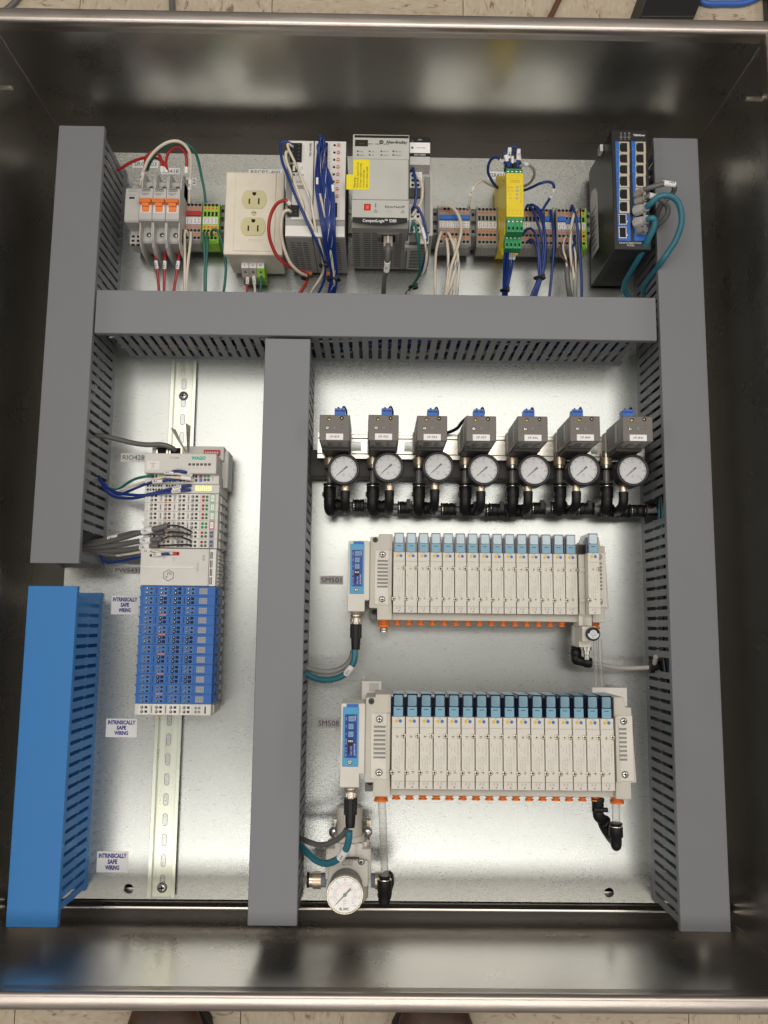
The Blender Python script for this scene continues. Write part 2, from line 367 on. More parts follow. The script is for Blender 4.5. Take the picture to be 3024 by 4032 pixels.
# ---- boots of the photographer
M_LEA = mat('brown_leather', (.075, .036, .022), .5, var=.5, vscale=30, bump=.5, bscale=120)
M_SOLE = mat('boot_sole', (.02, .016, .013), .7); M_LACE = mat('boot_lace', (.02, .018, .016), .8); M_STI = mat('boot_stitch', (.42, .33, .22), .8)
def boot(cx, cy, rot, label):
    t = Thing('boot', label, 'boot', (cx, cy, FZ), 'brown boots of the person standing below the box')
    R = Matrix.Rotation(math.radians(rot), 3, 'Z')
    def W(x, y, z): q = R @ Vector((x, y, 0)); return (cx + q.x, cy + q.y, FZ + z)
    secs = [(0, 22, 40), (-8, 38, 46), (-25, 48, 54), (-55, 54, 62), (-90, 52, 76), (-125, 46, 95), (-160, 42, 118), (-200, 41, 150), (-250, 38, 150), (-288, 24, 140)]
    b = MB(); v = []; n = 20
    for y, hw, hh in secs:
        for k in range(n):
            w = math.pi * 2 * k / n; c = math.cos(w); s_ = math.sin(w)
            v.append(W(hw * (abs(c) ** .8) * (1 if c > 0 else -1), y, 14 + (hh - 14) * (.5 + .5 * s_) if s_ > 0 else 14 + (hh - 14) * .5 * (1 + s_ * 1.0)))
    fs = [(i * n + k, i * n + (k + 1) % n, (i + 1) * n + (k + 1) % n, (i + 1) * n + k) for i in range(len(secs) - 1) for k in range(n)]
    b.add(v, fs, M_LEA, True); b.add(v[:n], [tuple(range(n))[::-1]], M_LEA, True); b.add(v[-n:], [tuple(range(n))], M_LEA, True); t.part('upper', b)
    b = MB(); out = [(0, 10), (22, 4), (42, -14), (56, -50), (54, -100), (42, -160), (42, -250), (26, -292)]
    poly = [W(x, y, 0)[:2] for x, y in out] + [W(-x, y, 0)[:2] for x, y in out[::-1][:-1]]
    b.prism(poly, FZ, FZ + 18, M_SOLE); t.part('sole', b, bevel=2)
    b = MB()
    for k in range(5):
        y = -78 - k * 16; z = 68 + k * 10
        b.tube([W(-24, y, z), (W(-8, y - 6, z + 9)), W(8, y - 8, z + 10), W(24, y - 14, z + 6)], 2.2, M_LACE, n=6)
        b.tube([W(24, y, z), (W(8, y - 6, z + 9)), W(-8, y - 8, z + 10), W(-24, y - 14, z + 6)], 2.2, M_LACE, n=6)
    t.part('lace', b)
    b = MB()
    for sx in (-1, 1):
        for k in range(16):
            a_ = k / 16; b.tube([W(sx * (20 + 26 * a_), -62 - 40 * a_, 66.5 - 2 * a_), W(sx * (20 + 26 * (a_ + .035)), -62 - 40 * (a_ + .035), 66.5 - 2 * a_)], .8, M_STI, n=5, sub=1)
    t.part('stitching', b)
q = P(640, 3985, FZ + 50); boot(q.x - 10, q.y + 10, 14, 'brown leather boot toe under the lower rim, the left one of the pair')
q = P(1735, 3985, FZ + 50); boot(q.x, q.y + 10, -8, 'brown leather boot with light stitching under the lower rim, the right one of the pair')

# ================================================================== enclosure
X0, X1, Y0, Y1 = -465, 464, -371.4, 709.0; ZB = -25; ZR = 225; T = 2.0
enc = Thing('steel_enclosure', 'open stainless steel enclosure box lying on its back on the tiled floor', 'enclosure', (0, 169, FZ))
def pan(lo, hi):       # a pressed wall panel, slightly subdivided
    b = MB(); b.box(*lo, *hi, M_STEEL); return b
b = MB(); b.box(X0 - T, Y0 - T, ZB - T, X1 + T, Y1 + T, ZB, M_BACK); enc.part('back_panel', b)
for cx_, cy_ in ((X0, Y0), (X0, Y1), (X1, Y0), (X1, Y1)):
    b = MB(); sx_ = 1 if cx_ == X0 else -1; sy_ = 1 if cy_ == Y0 else -1; b.cyl((cx_ + sx_ * .6, cy_ + sy_ * .6, ZB), (cx_ + sx_ * .6, cy_ + sy_ * .6, ZR - 8), 1.9, M_RIM, n=12); enc.part('corner_seam', b)
enc.part('side_wall', pan((X0 - T, Y0, ZB), (X0, Y1, ZR)))
enc.part('side_wall', pan((X1, Y0, ZB), (X1 + T, Y1, ZR)))
enc.part('side_wall', pan((X0 - T, Y1, ZB), (X1 + T, Y1 + T, ZR)))
enc.part('side_wall', pan((X0 - T, Y0 - T, ZB), (X1 + T, Y0, ZR)))
# rolled rim: an outline swept along each side
prof = [(0, -14), (0, 0), (.6, 2.2), (2.4, 4), (4.2, 4.6), (8, 4.7), (13.2, 4.8), (15.2, 4.2), (16.8, 2.6), (17.5, 0), (17.5, -8), (16, -9), (15.5, 1), (13, 2.8), (5, 2.8), (3, 1.5), (2, -1), (2, -14)]
def rim(ax, at, sgn, lo, hi):
    b = MB(); n = len(prof)
    ends = []
    for e_ in (0, 1):
        for (o_, z_) in prof:
            ext = (lo - (o_ - 0) if e_ == 0 else hi + (o_ - 0))
            ends.append((ext, at + sgn * o_, ZR + z_) if ax == 'x' else (at + sgn * o_, ext, ZR + z_))
    b.add(ends, [(i, (i + 1) % n, n + (i + 1) % n, n + i) for i in range(n)], M_RIM, True)
    return b
LX0, LX1, LY0, LY1 = -453, 452, -363.6, 697.2
enc.part('rim', rim('x', LY1, 1, LX0, LX1)); enc.part('rim', rim('x', LY0, -1, LX0, LX1))
enc.part('rim', rim('y', LX0, -1, LY0, LY1)); enc.part('rim', rim('y', LX1, 1, LY0, LY1))
for (x, y, dx) in ((P(0, 315, 200).x, P(0, 315, 200).y, 1), (P(3000, 360, 200).x, P(3000, 360, 200).y, -1)):
    b = MB(); xa = X0 if dx > 0 else X1; b.cyl((xa, y, 185), (xa + dx * 20, y, 185), 3.0, M_NICKEL, n=12)
    enc.part('stud', b)
b = MB()
for sx in (-1, 1):
    for sy in (-1, 1): b.box(sx * 380 - 40, 169 + sy * 420 - 40, FZ, sx * 380 + 40, 169 + sy * 420 + 40, ZB - T, M_DGREY)
enc.part('foot', b)
# inner return ledge running round the box floor below the plate
b = MB()
for (ya, yb) in ((-371.4, -350),):
    b.box(X0 + 2, -349.5, ZB, X1 - 2, -345.8, -7, M_STEEL); b.box(X0 + 2, -359, ZB, X1 - 2, -354.5, -9, M_STEEL)
enc.part('floor_ledge', b, bevel=3)

# ================================================================== mounting plate
PX0, PX1, PY0, PY1 = -425, 425, -343, 668.5
q = P(253, 2271, 0); PX0 = q.x
hl = sc_(506, 3500, 0); hr = sc_(2399, 3516, 0)
plate = Thing('mounting_plate', 'galvanised steel mounting plate filling the bottom of the steel box', 'mounting plate', (0, 169, -3))
# sheet with two real bolt holes near its lower edge
def sheet_with_holes(holes, r, z0, z1, m):
    b = MB(); xs = sorted([PX0, PX1] + [h.x + s_ * 14 for h in holes for s_ in (-1, 1)]); yc = (holes[0].y + holes[1].y) / 2
    ys = [PY0, yc - 14, yc + 14, PY1]
    for i in range(len(xs) - 1):
        for j in range(3):
            if j == 1 and i in (1, 3):
                h = holes[0 if i == 1 else 1]; n = 24; cx = (xs[i] + xs[i + 1]) / 2
                out = []; inn = []
                for k in range(n):
                    w = 2 * math.pi * (k + .5) / n; c, s_ = math.cos(w), math.sin(w); t = 14 / max(abs(c), abs(s_))
                    out.append((cx + c * t, yc + s_ * t)); inn.append((cx + c * r, yc + s_ * r))
                v = [(x, y, z1) for x, y in out] + [(x, y, z1) for x, y in inn] + [(x, y, z0) for x, y in inn]
                fs = [(k, (k + 1) % n, n + (k + 1) % n, n + k) for k in range(n)] + [(n + k, n + (k + 1) % n, 2 * n + (k + 1) % n, 2 * n + k) for k in range(n)]
                b.add(v, fs, m)
                for cxs, cys in ((xs[i], ys[1]), (xs[i + 1], ys[1]), (xs[i + 1], ys[2]), (xs[i], ys[2])):
                    kk = min(range(n), key=lambda k: 0 if False else (out[k][0] - cxs) ** 2 + (out[k][1] - cys) ** 2)
                    ks = sorted(range(n), key=lambda k: (out[k][0] - cxs) ** 2 + (out[k][1] - cys) ** 2)[:2]
                    tri = [(cxs, cys, z1), (*out[ks[0]], z1), (*out[ks[1]], z1)]
                    a_ = (tri[1][0] - tri[0][0]) * (tri[2][1] - tri[0][1]) - (tri[1][1] - tri[0][1]) * (tri[2][0] - tri[0][0])
                    b.add(tri, [(0, 1, 2) if a_ > 0 else (0, 2, 1)], m)
            else: b.quad(xs[i], ys[j], xs[i + 1], ys[j + 1], z1, m)
    return b
for h_ in (hl, hr):
    b = MB(); b.box(h_.x - 16, h_.y - 14, ZB, h_.x + 16, h_.y - 1.2, -10, M_RIM); enc.part('plate_support', b, bevel=1)
b = sheet_with_holes([hl, hr], 6.2, -3, 0, M_ZINC)
plate.part('sheet', b)
b = MB()
for (x0, y0, x1, y1) in ((PX0, PY0, PX1, PY0 + 2.5), (PX0, PY1 - 2.5, PX1, PY1), (PX0, PY0, PX0 + 2.5, PY1), (PX1 - 2.5, PY0, PX1, PY1)):
    b.box(x0, y0, -16, x1, y1, -.3, M_ZINC)
plate.part('flange', b)

# ================================================================== wiring ducts
H = 104.6
FW = 8.0
def finger_mesh(m):
    b = MB(); a = FW / 2
    p = [(-a, 9), (a, 9), (a, 47), (a + 1.3, 49.5), (a + 1.3, 52.5), (a, 55), (a, 93), (a - 1, 97), (-a + 1, 97), (-a, 93), (-a, 55), (-a - 1.3, 52.5), (-a - 1.3, 49.5), (-a, 47)]
    b.prism(p, -.9, .9, m, 'x'); return b.mesh('finger')
FING = {M_DUCT: finger_mesh(M_DUCT), M_BDUCT: finger_mesh(M_BDUCT)}
def duct(name, label, ax, s0, s1, t0, t1, m, vis, gaps=(), cover=None, inset0=0, inset1=0):
    """s along the duct, t across it; vis = side (0 low t, 1 high t) whose fingers are separate parts"""
    loc = (t0, s0, 0) if ax == 'y' else (s0, t0, 0)
    th = Thing(name, label, 'cable duct', loc)
    def bx(b, sa, ta, za, sb, tb_, zb):
        if ax == 'y': b.box(ta, sa, za, tb_, sb, zb, m)
        else: b.box(sa, ta, za, sb, tb_, zb, m)
    b = MB(); bx(b, s0 + inset0, t0 + 1.4, .2, s1 - inset1, t1 - 1.4, 2.0)
    bx(b, s0 + inset0, t0 + 1.2, .2, s1 - inset1, t0 + 3.0, 10); bx(b, s0 + inset0, t1 - 3.0, .2, s1 - inset1, t1 - 1.2, 10)
    th.part('channel', b)
    b = MB(); c0, c1 = cover or (s0, s1)
    bx(b, c0, t0, H - 2, c1, t1, H); bx(b, c0, t0 - .3, H - 9, c1, t0 + 1.4, H - .5); bx(b, c0, t1 - 1.4, H - 9, c1, t1 + .3, H - .5)
    th.part('cover', b, bevel=.8)
    n = int((s1 - s0 - inset0 - inset1) / 12.7)
    for side in (0, 1):
        t = t0 + 2.1 if side == 0 else t1 - 2.1
        joined = MB()
        for k in range(n):
            s_ = s0 + inset0 + 7 + k * 12.7
            if side == vis and any(a <= s_ <= c for a, c in gaps): continue
            at = (t, s_, 0) if ax == 'y' else (s_, t, 0)
            if side == vis:
                o = th.share('finger', FING[m], at)
                if ax == 'x': o.rotation_euler.z = math.pi / 2
                o.rotation_euler.y = 0
            else:
                if ax == 'y': joined.box(t - .9, s_ - FW / 2, 9, t + .9, s_ + FW / 2, 97, m)
                else: joined.box(s_ - FW / 2, t - .9, 9, s_ + FW / 2, t + .9, 97, m)
        if joined.v: th.part('finger_row', joined, kind='stuff')
    return th
LA, LB = -418.1, -359.4
duct('cable_duct', 'tall grey slotted duct on the upper left, ending above the blue duct', 'y', 73.9, 643.8, LA, LB, M_DUCT, 1, gaps=((95, 116),), inset0=2, inset1=3)
duct('cable_duct', 'bright blue slotted duct on the lower left', 'y', -343.3, 46.5, LA, LB, M_BDUCT, 1, inset0=12, inset1=4)
duct('cable_duct', 'horizontal grey slotted duct under the top row of devices', 'x', -356.8, 353.0, 364.3, 421.0, M_DUCT, 0, inset0=16, inset1=16)
duct('cable_duct', 'grey slotted duct in the middle, running down from the horizontal duct', 'y', -339.8, 360.2, -141.7, -85.2, M_DUCT, 1, inset0=4, inset1=2)
yg1 = m2(1420, 1150, 50).y
duct('cable_duct', 'full height grey slotted duct on the far right', 'y', -343.0, 640.0, 357.5, 415.4, M_DUCT, 0, gaps=((g2(1500, 1000, 50).y - 4, g2(1500, 920, 50).y + 6), (yg1 - 10, yg1 + 8)), inset0=3, inset1=3)
# loose wires lying in the ducts, glimpsed through the slots
b = MB(); cols = ['blue', 'white', 'red', 'blue', 'blue', 'green', 'grey', 'blue', 'white', 'red']
for k in range(34):
    y = random.uniform(372, 414); z = random.uniform(12, 88); pts = []
    for i in range(15):
        pts.append((-348 + i * 49, min(415, max(370, y + random.uniform(-9, 9))), min(92, max(8, z + random.uniform(-12, 12)))))
    b.tube(pts, 1.7 if k % 7 else 3.2, WIRE[cols[k % 10]], n=6, sub=3)
o = solo('duct_wires', b, 'tangle of blue, white, red and green wires inside the horizontal duct', 'wires'); o['kind'] = 'stuff'
for (x0, x1, ya, yb, cl, num, lab) in ((-412, -366, 90, 640, ['grey', 'blue', 'white', 'grey'], 12, 'grey and blue cables inside the tall left duct'), (-136, -92, -330, 360, ['teal', 'grey', 'lgrey'], 8, 'teal and grey cables inside the middle duct'), (362, 410, -330, 620, ['teal', 'grey', 'black', 'black'], 10, 'teal and black lines inside the far right duct')):
    b = MB()
    for k in range(num):
        x = random.uniform(x0, x1); z = random.uniform(10, 80)
        b.tube([(min(x1, max(x0, x + random.uniform(-8, 8))), ya + (yb - ya) * i / 12, min(90, max(8, z + random.uniform(-12, 12)))) for i in range(13)], 2.8, WIRE[cl[k % len(cl)]], n=6, sub=3)
    o = solo('duct_wires', b, lab, 'wires'); o['kind'] = 'stuff'

# ================================================================== DIN rails
def din_vertical():
    a = P(669.5, 1522, 7.5); x0 = a.x - .0; x1 = x0 + 35; y1 = c3(0, 0, 0).y
    top = P(720, 1425, 0).y; bot = P(640, 3530, 0).y
    t = Thing('din_rail', 'yellowish zinc rail running down behind the white and blue modules', 'mounting rail', ((x0 + x1) / 2, bot, 0))
    xc = (x0 + x1) / 2
    pr = [(-17.5, 7.5), (-17.5, 6.5), (-13.5, 6.5), (-13.5, 0.3), (13.5, 0.3), (13.5, 6.5), (17.5, 6.5), (17.5, 7.5), (12.5, 7.5), (12.5, 1.3), (-12.5, 1.3), (-12.5, 7.5)]
    b = MB(); b.prism([(xc + p, z) for p, z in pr], bot, top, M_RAIL, 'y'); t.part('rail', b, bevel=.4)
    n = 28; k0 = bot + 14; sl = MB(); sl2 = MB()
    for k in range(int((top - bot - 20) / 25)):
        y = bot + 19 + k * 25.0
        def st(r, h): return [(xc + r * math.cos(math.pi * i / 8), y + h + r * math.sin(math.pi * i / 8)) for i in range(9)] + [(xc - r * math.cos(math.pi * i / 8), y - h - r * math.sin(math.pi * i / 8)) for i in range(9)]
        o1 = st(3.2, 4.6); o2 = st(2.7, 4.6); nn = len(o1)
        q = MB(); q.add([(x, yy, 1.36) for x, yy in o1] + [(x, yy, 1.36) for x, yy in o2], [(i, (i + 1) % nn, nn + (i + 1) % nn, nn + i) for i in range(nn)], M_DGREY)
        q.add([(x, yy, 1.34) for x, yy in o2], [tuple(range(nn))], M_ZINC)
        t.part('slot', q)
    for (u, v) in ((725, 1558), (649, 3497)):
        p = P(u, v, 3); t.share('screw', SCREWB, (xc, p.y, 1.4))
    return xc
RXC = din_vertical()
ry = c5(600, 775, 8).y
t = Thing('din_rail', 'horizontal steel rail that carries the top row of devices', 'mounting rail', (0, ry, 0))
b = MB(); pr = [(-17.5, 7.5), (-17.5, 6.5), (-13.5, 6.5), (-13.5, 0.3), (13.5, 0.3), (13.5, 6.5), (17.5, 6.5), (17.5, 7.5), (12.5, 7.5), (12.5, 1.3), (-12.5, 1.3), (-12.5, 7.5)]
xa = c3(190, 700, 8).x; xb = c6(230, 1200, 8).x
b.prism([(ry + p, z) for p, z in pr], xa, xb, M_RAIL, 'x'); t.part('rail', b, bevel=.4)

# ================================================================== plate labels
def plate_label(c, x0, y0, x1, y1, s, label, m=None, ink=None, h=None, rot=0, lines=1, bold=0, z=.5):
    X0_, Y0_, X1_, Y1_ = rect(c, x0, y0, x1, y1, .3)
    cx, cy = (X0_ + X1_) / 2, (Y0_ + Y1_) / 2
    t = Thing('plate_label', label, 'label', (cx, cy, 0.1))
    b = MB(); b.box(X0_, Y0_, .05, X1_, Y1_, .35, m or M_LABEL); t.part('sticker', b)
    b = MB(); b.text(s, cx, cy, .42, h or (Y1_ - Y0_) * .55, ink or M_INK, w=(X1_ - X0_) * .86, bold=bold); t.part('lettering', b)
    return t
plate_label(c3, 230, 248, 455, 318, 'SRC 403', 'white label SRC 403 above the circuit breakers')
plate_label(c3, 480, 315, 645, 375, 'CB418', 'white label behind the breakers, half hidden by a red wire')
plate_label(c3, 690, 402, 793, 472, '412', 'small white label ending in 2 right of the breakers')
plate_label(c3, 1253, 325, 1550, 385, 'RECPT-400', 'white label half hidden behind the top of the cream outlet box')
plate_label(c5, 683, 280, 850, 356, 'ESR431', 'white label ESR left of the yellow relay')
plate_label(w1, 445, 412, 690, 500, 'RIO428', 'white label RIO428 left of the white controller head', M_LABEL)
plate_label(w1, 370, 1535, 650, 1610, 'PWS431', 'grey label PWS431 left of the white power module', M_TAPE)
plate_label(m1, 143, 490, 356, 572, 'SM501', 'grey label SM501 left of the upper valve bank', M_TAPE)
plate_label(l1, 155, 340, 370, 432, 'SM508', 'pale grey label SM508 left of the lower valve bank', mat('label_pale', (.55, .53, .53), .45))
def is_label(c, x0, y0, x1, y1, label):
    X0_, Y0_, X1_, Y1_ = rect(c, x0, y0, x1, y1, .3); w = X1_ - X0_; h = Y1_ - Y0_; cx = (X0_ + X1_) / 2
    t = Thing('warning_sticker', label, 'label', (cx, (Y0_ + Y1_) / 2, .1))
    b = MB(); b.box(X0_, Y0_, .05, X1_, Y1_, .35, M_LABEL); t.part('sticker', b)
    b = MB()
    for k, (s, f) in enumerate((('INTRINSICALLY', .90), ('SAFE', .31), ('WIRING', .45))):
        b.text(s, cx, Y1_ - h * (.20 + .285 * k), .42, h * .20, M_BINK, w=w * f, bold=.05)
    t.part('lettering', b)
is_label(w2, 352, 365, 612, 553, 'INTRINSICALLY SAFE WIRING sticker touching the top of the blue modules')
is_label(w2, 300, 1582, 596, 1768, 'INTRINSICALLY SAFE WIRING sticker just below the blue modules')
is_label(crop(0, 3300, 1.659), 636, 87, 833, 225, 'INTRINSICALLY SAFE WIRING sticker near the bottom bolt hole')

# ================================================================== circuit breakers
def step_profile(yc, zt, nose=21.5, sh=44, zs=55, foot=8):
    return [(yc - sh + 6, foot), (yc + sh - 6, foot), (yc + sh - 2, 22), (yc + sh, 26), (yc + sh, zs - 2), (yc + sh - 2, zs), (yc + nose + 1, zs), (yc + nose, zs + 2), (yc + nose, zt - 2), (yc + nose - 2, zt),
            (yc - nose + 2, zt), (yc - nose, zt - 2), (yc - nose, zs + 2), (yc - nose - 1, zs), (yc - sh + 2, zs), (yc - sh, zs - 2), (yc - sh, 26), (yc - sh + 2, 22)]
ya = c3(470, 490, 78).y; yb = c3(470, 778, 78).y; byc = (ya + yb) / 2; nose = (ya - yb) / 2
bx = [c3(290, 600, 78).x, c3(408, 600, 78).x, c3(526, 600, 78).x, c3(648, 600, 78).x]
# auxiliary block
ax0 = c3(165, 600, 75).x; ax1 = bx[0] - .6
t = Thing('auxiliary_contact', 'plain light grey auxiliary block at the left end of the breakers', 'breaker accessory', ((ax0 + ax1) / 2, byc, 7))
b = MB(); b.prism(step_profile(byc, 75, nose + 1.2, nose + 20, 47, 8), ax0, ax1, M_LGREY, 'x'); t.part('body', b, bevel=.5)
b = MB(); b.prism(step_profile(byc - 4, 74.5, nose - 3, nose + 9, 50, 8), ax0 - .6, ax0 + .4, M_MGREY, 'x'); t.part('side_plate', b)
b = MB(); b.box(ax0 + 5, byc + 8, 75, ax0 + 12, byc + 10.5, 75.3, M_HOLE); t.part('window', b)
b = MB(); b.text('PHOENIX\nCONTACT', (ax0 + ax1) / 2, byc + nose - 3.5, 75.3, 1.5, M_GINK, w=13); b.text('AUXILIARY', (ax0 + ax1) / 2, byc + nose - 9.5, 75.3, 1.4, M_GINK)
t.part('lettering', b)
b = MB()
for k in range(2):
    for j in range(3): b.box(ax0 + 2.5 + 7 * k, byc - nose - 10 - j * 6, 47, ax0 + 6.5 + 7 * k, byc - nose - 7 - j * 6, 47.3, M_HOLE)
t.part('terminal_slot', b)
names = ['20A', '16A', '10A']
for i in range(3):
    x0, x1 = bx[i], bx[i + 1] - .5; xc = (x0 + x1) / 2; w = x1 - x0
    t = Thing('circuit_breaker', ['light grey circuit breaker with orange lever, next to the auxiliary block', 'middle one of the three orange lever circuit breakers', 'right one of the three orange lever circuit breakers, beside the grey terminals'][i], 'circuit breaker', (xc, byc, 7), 'orange lever circuit breakers')
    b = MB(); b.prism(step_profile(byc, 78, nose, 44, 56), x0, x1, M_LGREY, 'x'); t.part('body', b, bevel=.5)
    # partition fins standing above and below the nose
    for side in ((x0 - .2, x0 + 1.3), (x1 - 1.5, x1)):
        b = MB()
        b.prism([(byc + nose, 30), (byc + nose, 71), (byc + 36, 71), (byc + 46, 67), (byc + 52, 58), (byc + 53, 30)], side[0], side[1], M_LGREY, 'x')
        t.part('fin', b, bevel=.3)
        b = MB()
        b.prism([(byc - nose, 72), (byc - nose, 30), (byc - 52, 8), (byc - 58, 12), (byc - 60, 30), (byc - 59, 50), (byc - 54, 62), (byc - 46, 70)], side[0], side[1], M_LGREY, 'x')
        t.part('fin', b, bevel=.3)
    b = MB()
    for s_ in (1, -1):
        b = MB(); b.lathe([(4.4, 0), (4.4, .7), (3.4, .7), (3.2, .2), (.01, .2)], M_LGREY, (xc, byc + s_ * 33, 56), n=18, cap=False)
        b.disc(xc, byc + s_ * 33, 56.45, 3.2, M_HOLE, 14); t.part('terminal_opening', b)
        t.share('screw', SCREW3, (xc + .5, byc + s_ * 33, 56.2))
    b = MB(); b.box(x0 + 2, byc - 12.5, 78, x1 - 2, byc + 5, 78.25, M_WHITE); t.part('lever_recess', b)
    b = MB(); b.prism([(byc + 5.5, 77), (byc + 4, 82.5), (byc - 1, 83.5), (byc - 5, 82), (byc - 5, 80), (byc - 11, 79.4), (byc - 11.5, 77)], x0 + 4.2, x1 - 3.6, M_ORANGE, 'x')
    b.prism([(byc + 5.8, 77), (byc + 4.6, 84), (byc - 1, 85), (byc - 1.8, 77)], x0 + .8, x1 - .8, M_ORANGE, 'x'); t.part('lever', b, bevel=.5)
    b = MB(); b.text('PHOENIX\nCONTACT', xc - .5, byc + nose - 4, 78.3, 1.6, M_INK, w=12.5, bold=.03)
    b.text('TMC 81C ' + names[i] + '\n290757%d' % (i + 2), xc - 1.5, byc + nose - 9.3, 78.3, 1.35, M_INK, w=11); b.box(xc + 2, byc + 6.4, 78.1, xc + 7, byc + 7.4, 78.3, M_RED)
    b.text('4 I ON', xc - 5, byc + 6.9, 78.3, .9, M_GINK); t.part('lettering', b)

# ================================================================== rail terminals
yr = lambda y: c5(360, y, 44).y
ROW = dict(top=yr(618), h1=yr(641), t1=yr(672), br=yr(725), m0=yr(762), m1=yr(826), t2=yr(852), h2=yr(885), t3=yr(918), h3=yr(955), bot=yr(998))
M_YEL2 = plast('terminal_yellow', (.62, .58, .05), .45)
def tmesh(w, m):
    b = MB(); T_, B_ = ROW['top'], ROW['bot']
    b.prism([(B_ + 2, 9), (T_ - 2, 9), (T_ + 1, 26), (T_, 40), (T_ - 3, 44), (B_ + 3, 44), (B_, 40), (B_ - 3.5, 26)], -w / 2 + .12, w / 2 - .12, m, 'x')
    for k in ('h1', 'h2', 'h3'): b.disc(0, ROW[k], 44.1, 2.05, M_HOLE, 12)
    b.box(-1.6, ROW['br'] - 3.4, 44, 1.6, ROW['br'] + 3.2, 44.06, M_HOLE)
    if m is M_LIME:
        y1_ = M_YEL2; b.box(-2.3, ROW['t3'] - 2.6, 43, 2.3, ROW['m1'] - .3, 44.05, y1_); b.box(-2.3, ROW['t1'] - 2.6, 43, 2.3, ROW['t1'] + 2.6, 44.04, y1_)
    return b.mesh('terminal')
TW = 5.2
pitch = (c5(491, 780, 44).x - c5(236, 780, 44).x) / 7
TM = {k: tmesh(pitch, v) for k, v in (('grey', M_TGREY), ('green', M_LIME))}
b = MB(); b.box(-1.45, -1.9, 0, 1.45, 1.9, .7, M_TORANGE); b.box(-.9, -.3, .7, .9, .3, .72, M_HOLE); TAB = b.mesh('release_tab')
b = MB(); b.box(-pitch / 2 + .25, ROW['m1'], 44, pitch / 2 - .25, ROW['m0'], 45.6, M_LABEL); MARK = b.mesh('marker')
def strip(name, label, x_c, kinds, texts, bridge=(), group=None):
    t = Thing(name, label, 'terminal strip', (x_c[0], (ROW['top'] + ROW['bot']) / 2, 7))
    tx = MB()
    for i, (x, kd, s) in enumerate(zip(x_c, kinds, texts)):
        bo = t.share('terminal', TM[kd], (x, 0, 0))
        def sub(nm, me, at): o = link(nm, me, bo, Vector(at) - Vector((x, 0, 0))); return o
        for k in ('t1', 't2', 't3'): sub('release_tab', TAB, (x, ROW[k], 44))
        sub('marker', MARK, (x, 0, 0))
        lt = MB(); lt.text(s, 0, (ROW['m0'] + ROW['m1']) / 2, 45.75, 2.4, M_INK, rot=90, w=8.5); link('lettering', lt.mesh('lettering'), bo)
    for (a, c, m, dy) in bridge:
        b = MB(); b.box(x_c[a] - pitch / 2 + .4, ROW['br'] - 3.6 + dy, 43, x_c[c] + pitch / 2 - .4, ROW['br'] + 3.0 + dy, 46.8, m)
        for k in range(a, c + 1): b.box(x_c[k] - .7, ROW['br'] - 4.2 + dy, 44, x_c[k] + .7, ROW['br'] - 3.5 + dy, 45.6, m)
        t.part('bridge', b, bevel=.3)
    w = pitch / 2 + .1
    for (xa, xb, kd) in ((x_c[0] - w - 1.6, x_c[0] - w, kinds[0]), (x_c[-1] + w, x_c[-1] + w + 1.6, kinds[-1])):
        b = MB(); b.prism([(ROW['bot'] + 2, 9), (ROW['top'] - 2, 9), (ROW['top'] + 1.4, 26), (ROW['top'] + .5, 44.3), (ROW['bot'] - .5, 44.3), (ROW['bot'] - 4.4, 26)], xa, xb, M_MGREY if kd == 'grey' else M_LIME, 'x')
        t.part('end_cover', b)
    return t
xs3 = lambda L: [c3(x, 770, 44).x for x in L]
xs5 = lambda L: [c5(x, 790, 44).x for x in L]
strip('terminal_strip', 'four grey terminals marked 4032 under a dark red bridge, beside the breakers', xs3([718, 751, 784, 818]), ['grey'] * 4, ['4032'] * 4, [(0, 3, M_RED, 0)])
strip('terminal_strip', 'four green and yellow ground terminals beside the red bridge', xs3([868, 901, 934, 967]), ['green'] * 4, ['GND'] * 4)
strip('terminal_strip', 'eight grey terminals marked 4121 under one long blue bridge', xs5([236, 272, 309, 345, 382, 419, 455, 491]), ['grey'] * 8, ['4121'] * 8, [(0, 7, M_BLUE, 0)])
strip('terminal_strip', 'five grey terminals left of the yellow relay, without bridge', xs5([605, 642, 678, 714, 750]), ['grey'] * 5, ['4361', '4362', '4363', '4381', '4382'])
strip('terminal_strip', 'eight grey terminals right of the yellow relay with many blue wires', xs5([1020, 1057, 1094, 1130, 1167, 1204, 1251, 1288]), ['grey'] * 8, ['4191', '4191', '4201', '4391', '4411', '4412', '4442', '4461'], [(6, 7, M_BLUE, 0)])
strip('terminal_strip', 'six grey terminals with stepped blue bridges, left of the single green terminal', xs5([1372, 1409, 1445, 1481, 1517, 1553]), ['grey'] * 6, ['4462', '4462', '4471', '4471', '4121', '4121'], [(0, 1, M_BLUE, 0), (4, 5, M_BLUE, 0), (2, 3, M_BLUE, -4.2)])
strip('terminal_strip', 'single green ground terminal at the right end of the terminals', xs5([1603]), ['green'], ['GND'])
def clamp(x0, x1, c, label):
    X0_ = c(x0, 780, 34).x; X1_ = c(x1, 780, 34).x; yc = c5(360, 775, 34).y
    t = Thing('end_clamp', label, 'end clamp', ((X0_ + X1_) / 2, yc, 7))
    b = MB(); b.prism([(yc - 27, 8), (yc + 26, 8), (yc + 26, 24), (yc + 18, 34), (yc - 18, 34), (yc - 27, 20)], X0_, X1_, M_MGREY, 'x'); t.part('body', b, bevel=.4)
    xc = (X0_ + X1_) / 2; b = MB()
    b.box(xc - 2, yc + 10, 34, xc + 2, yc + 14.5, 34.1, M_HOLE); b.box(xc - 2, yc - 14.5, 34, xc + 2, yc - 10, 34.1, M_HOLE); t.part('slot', b)
    t.share('screw', screw_mesh(3.2, .6, M_DGREY), (xc, yc, 34))
clamp(1000, 1045, c3, 'grey end clamp between the green terminals and the cream outlet')
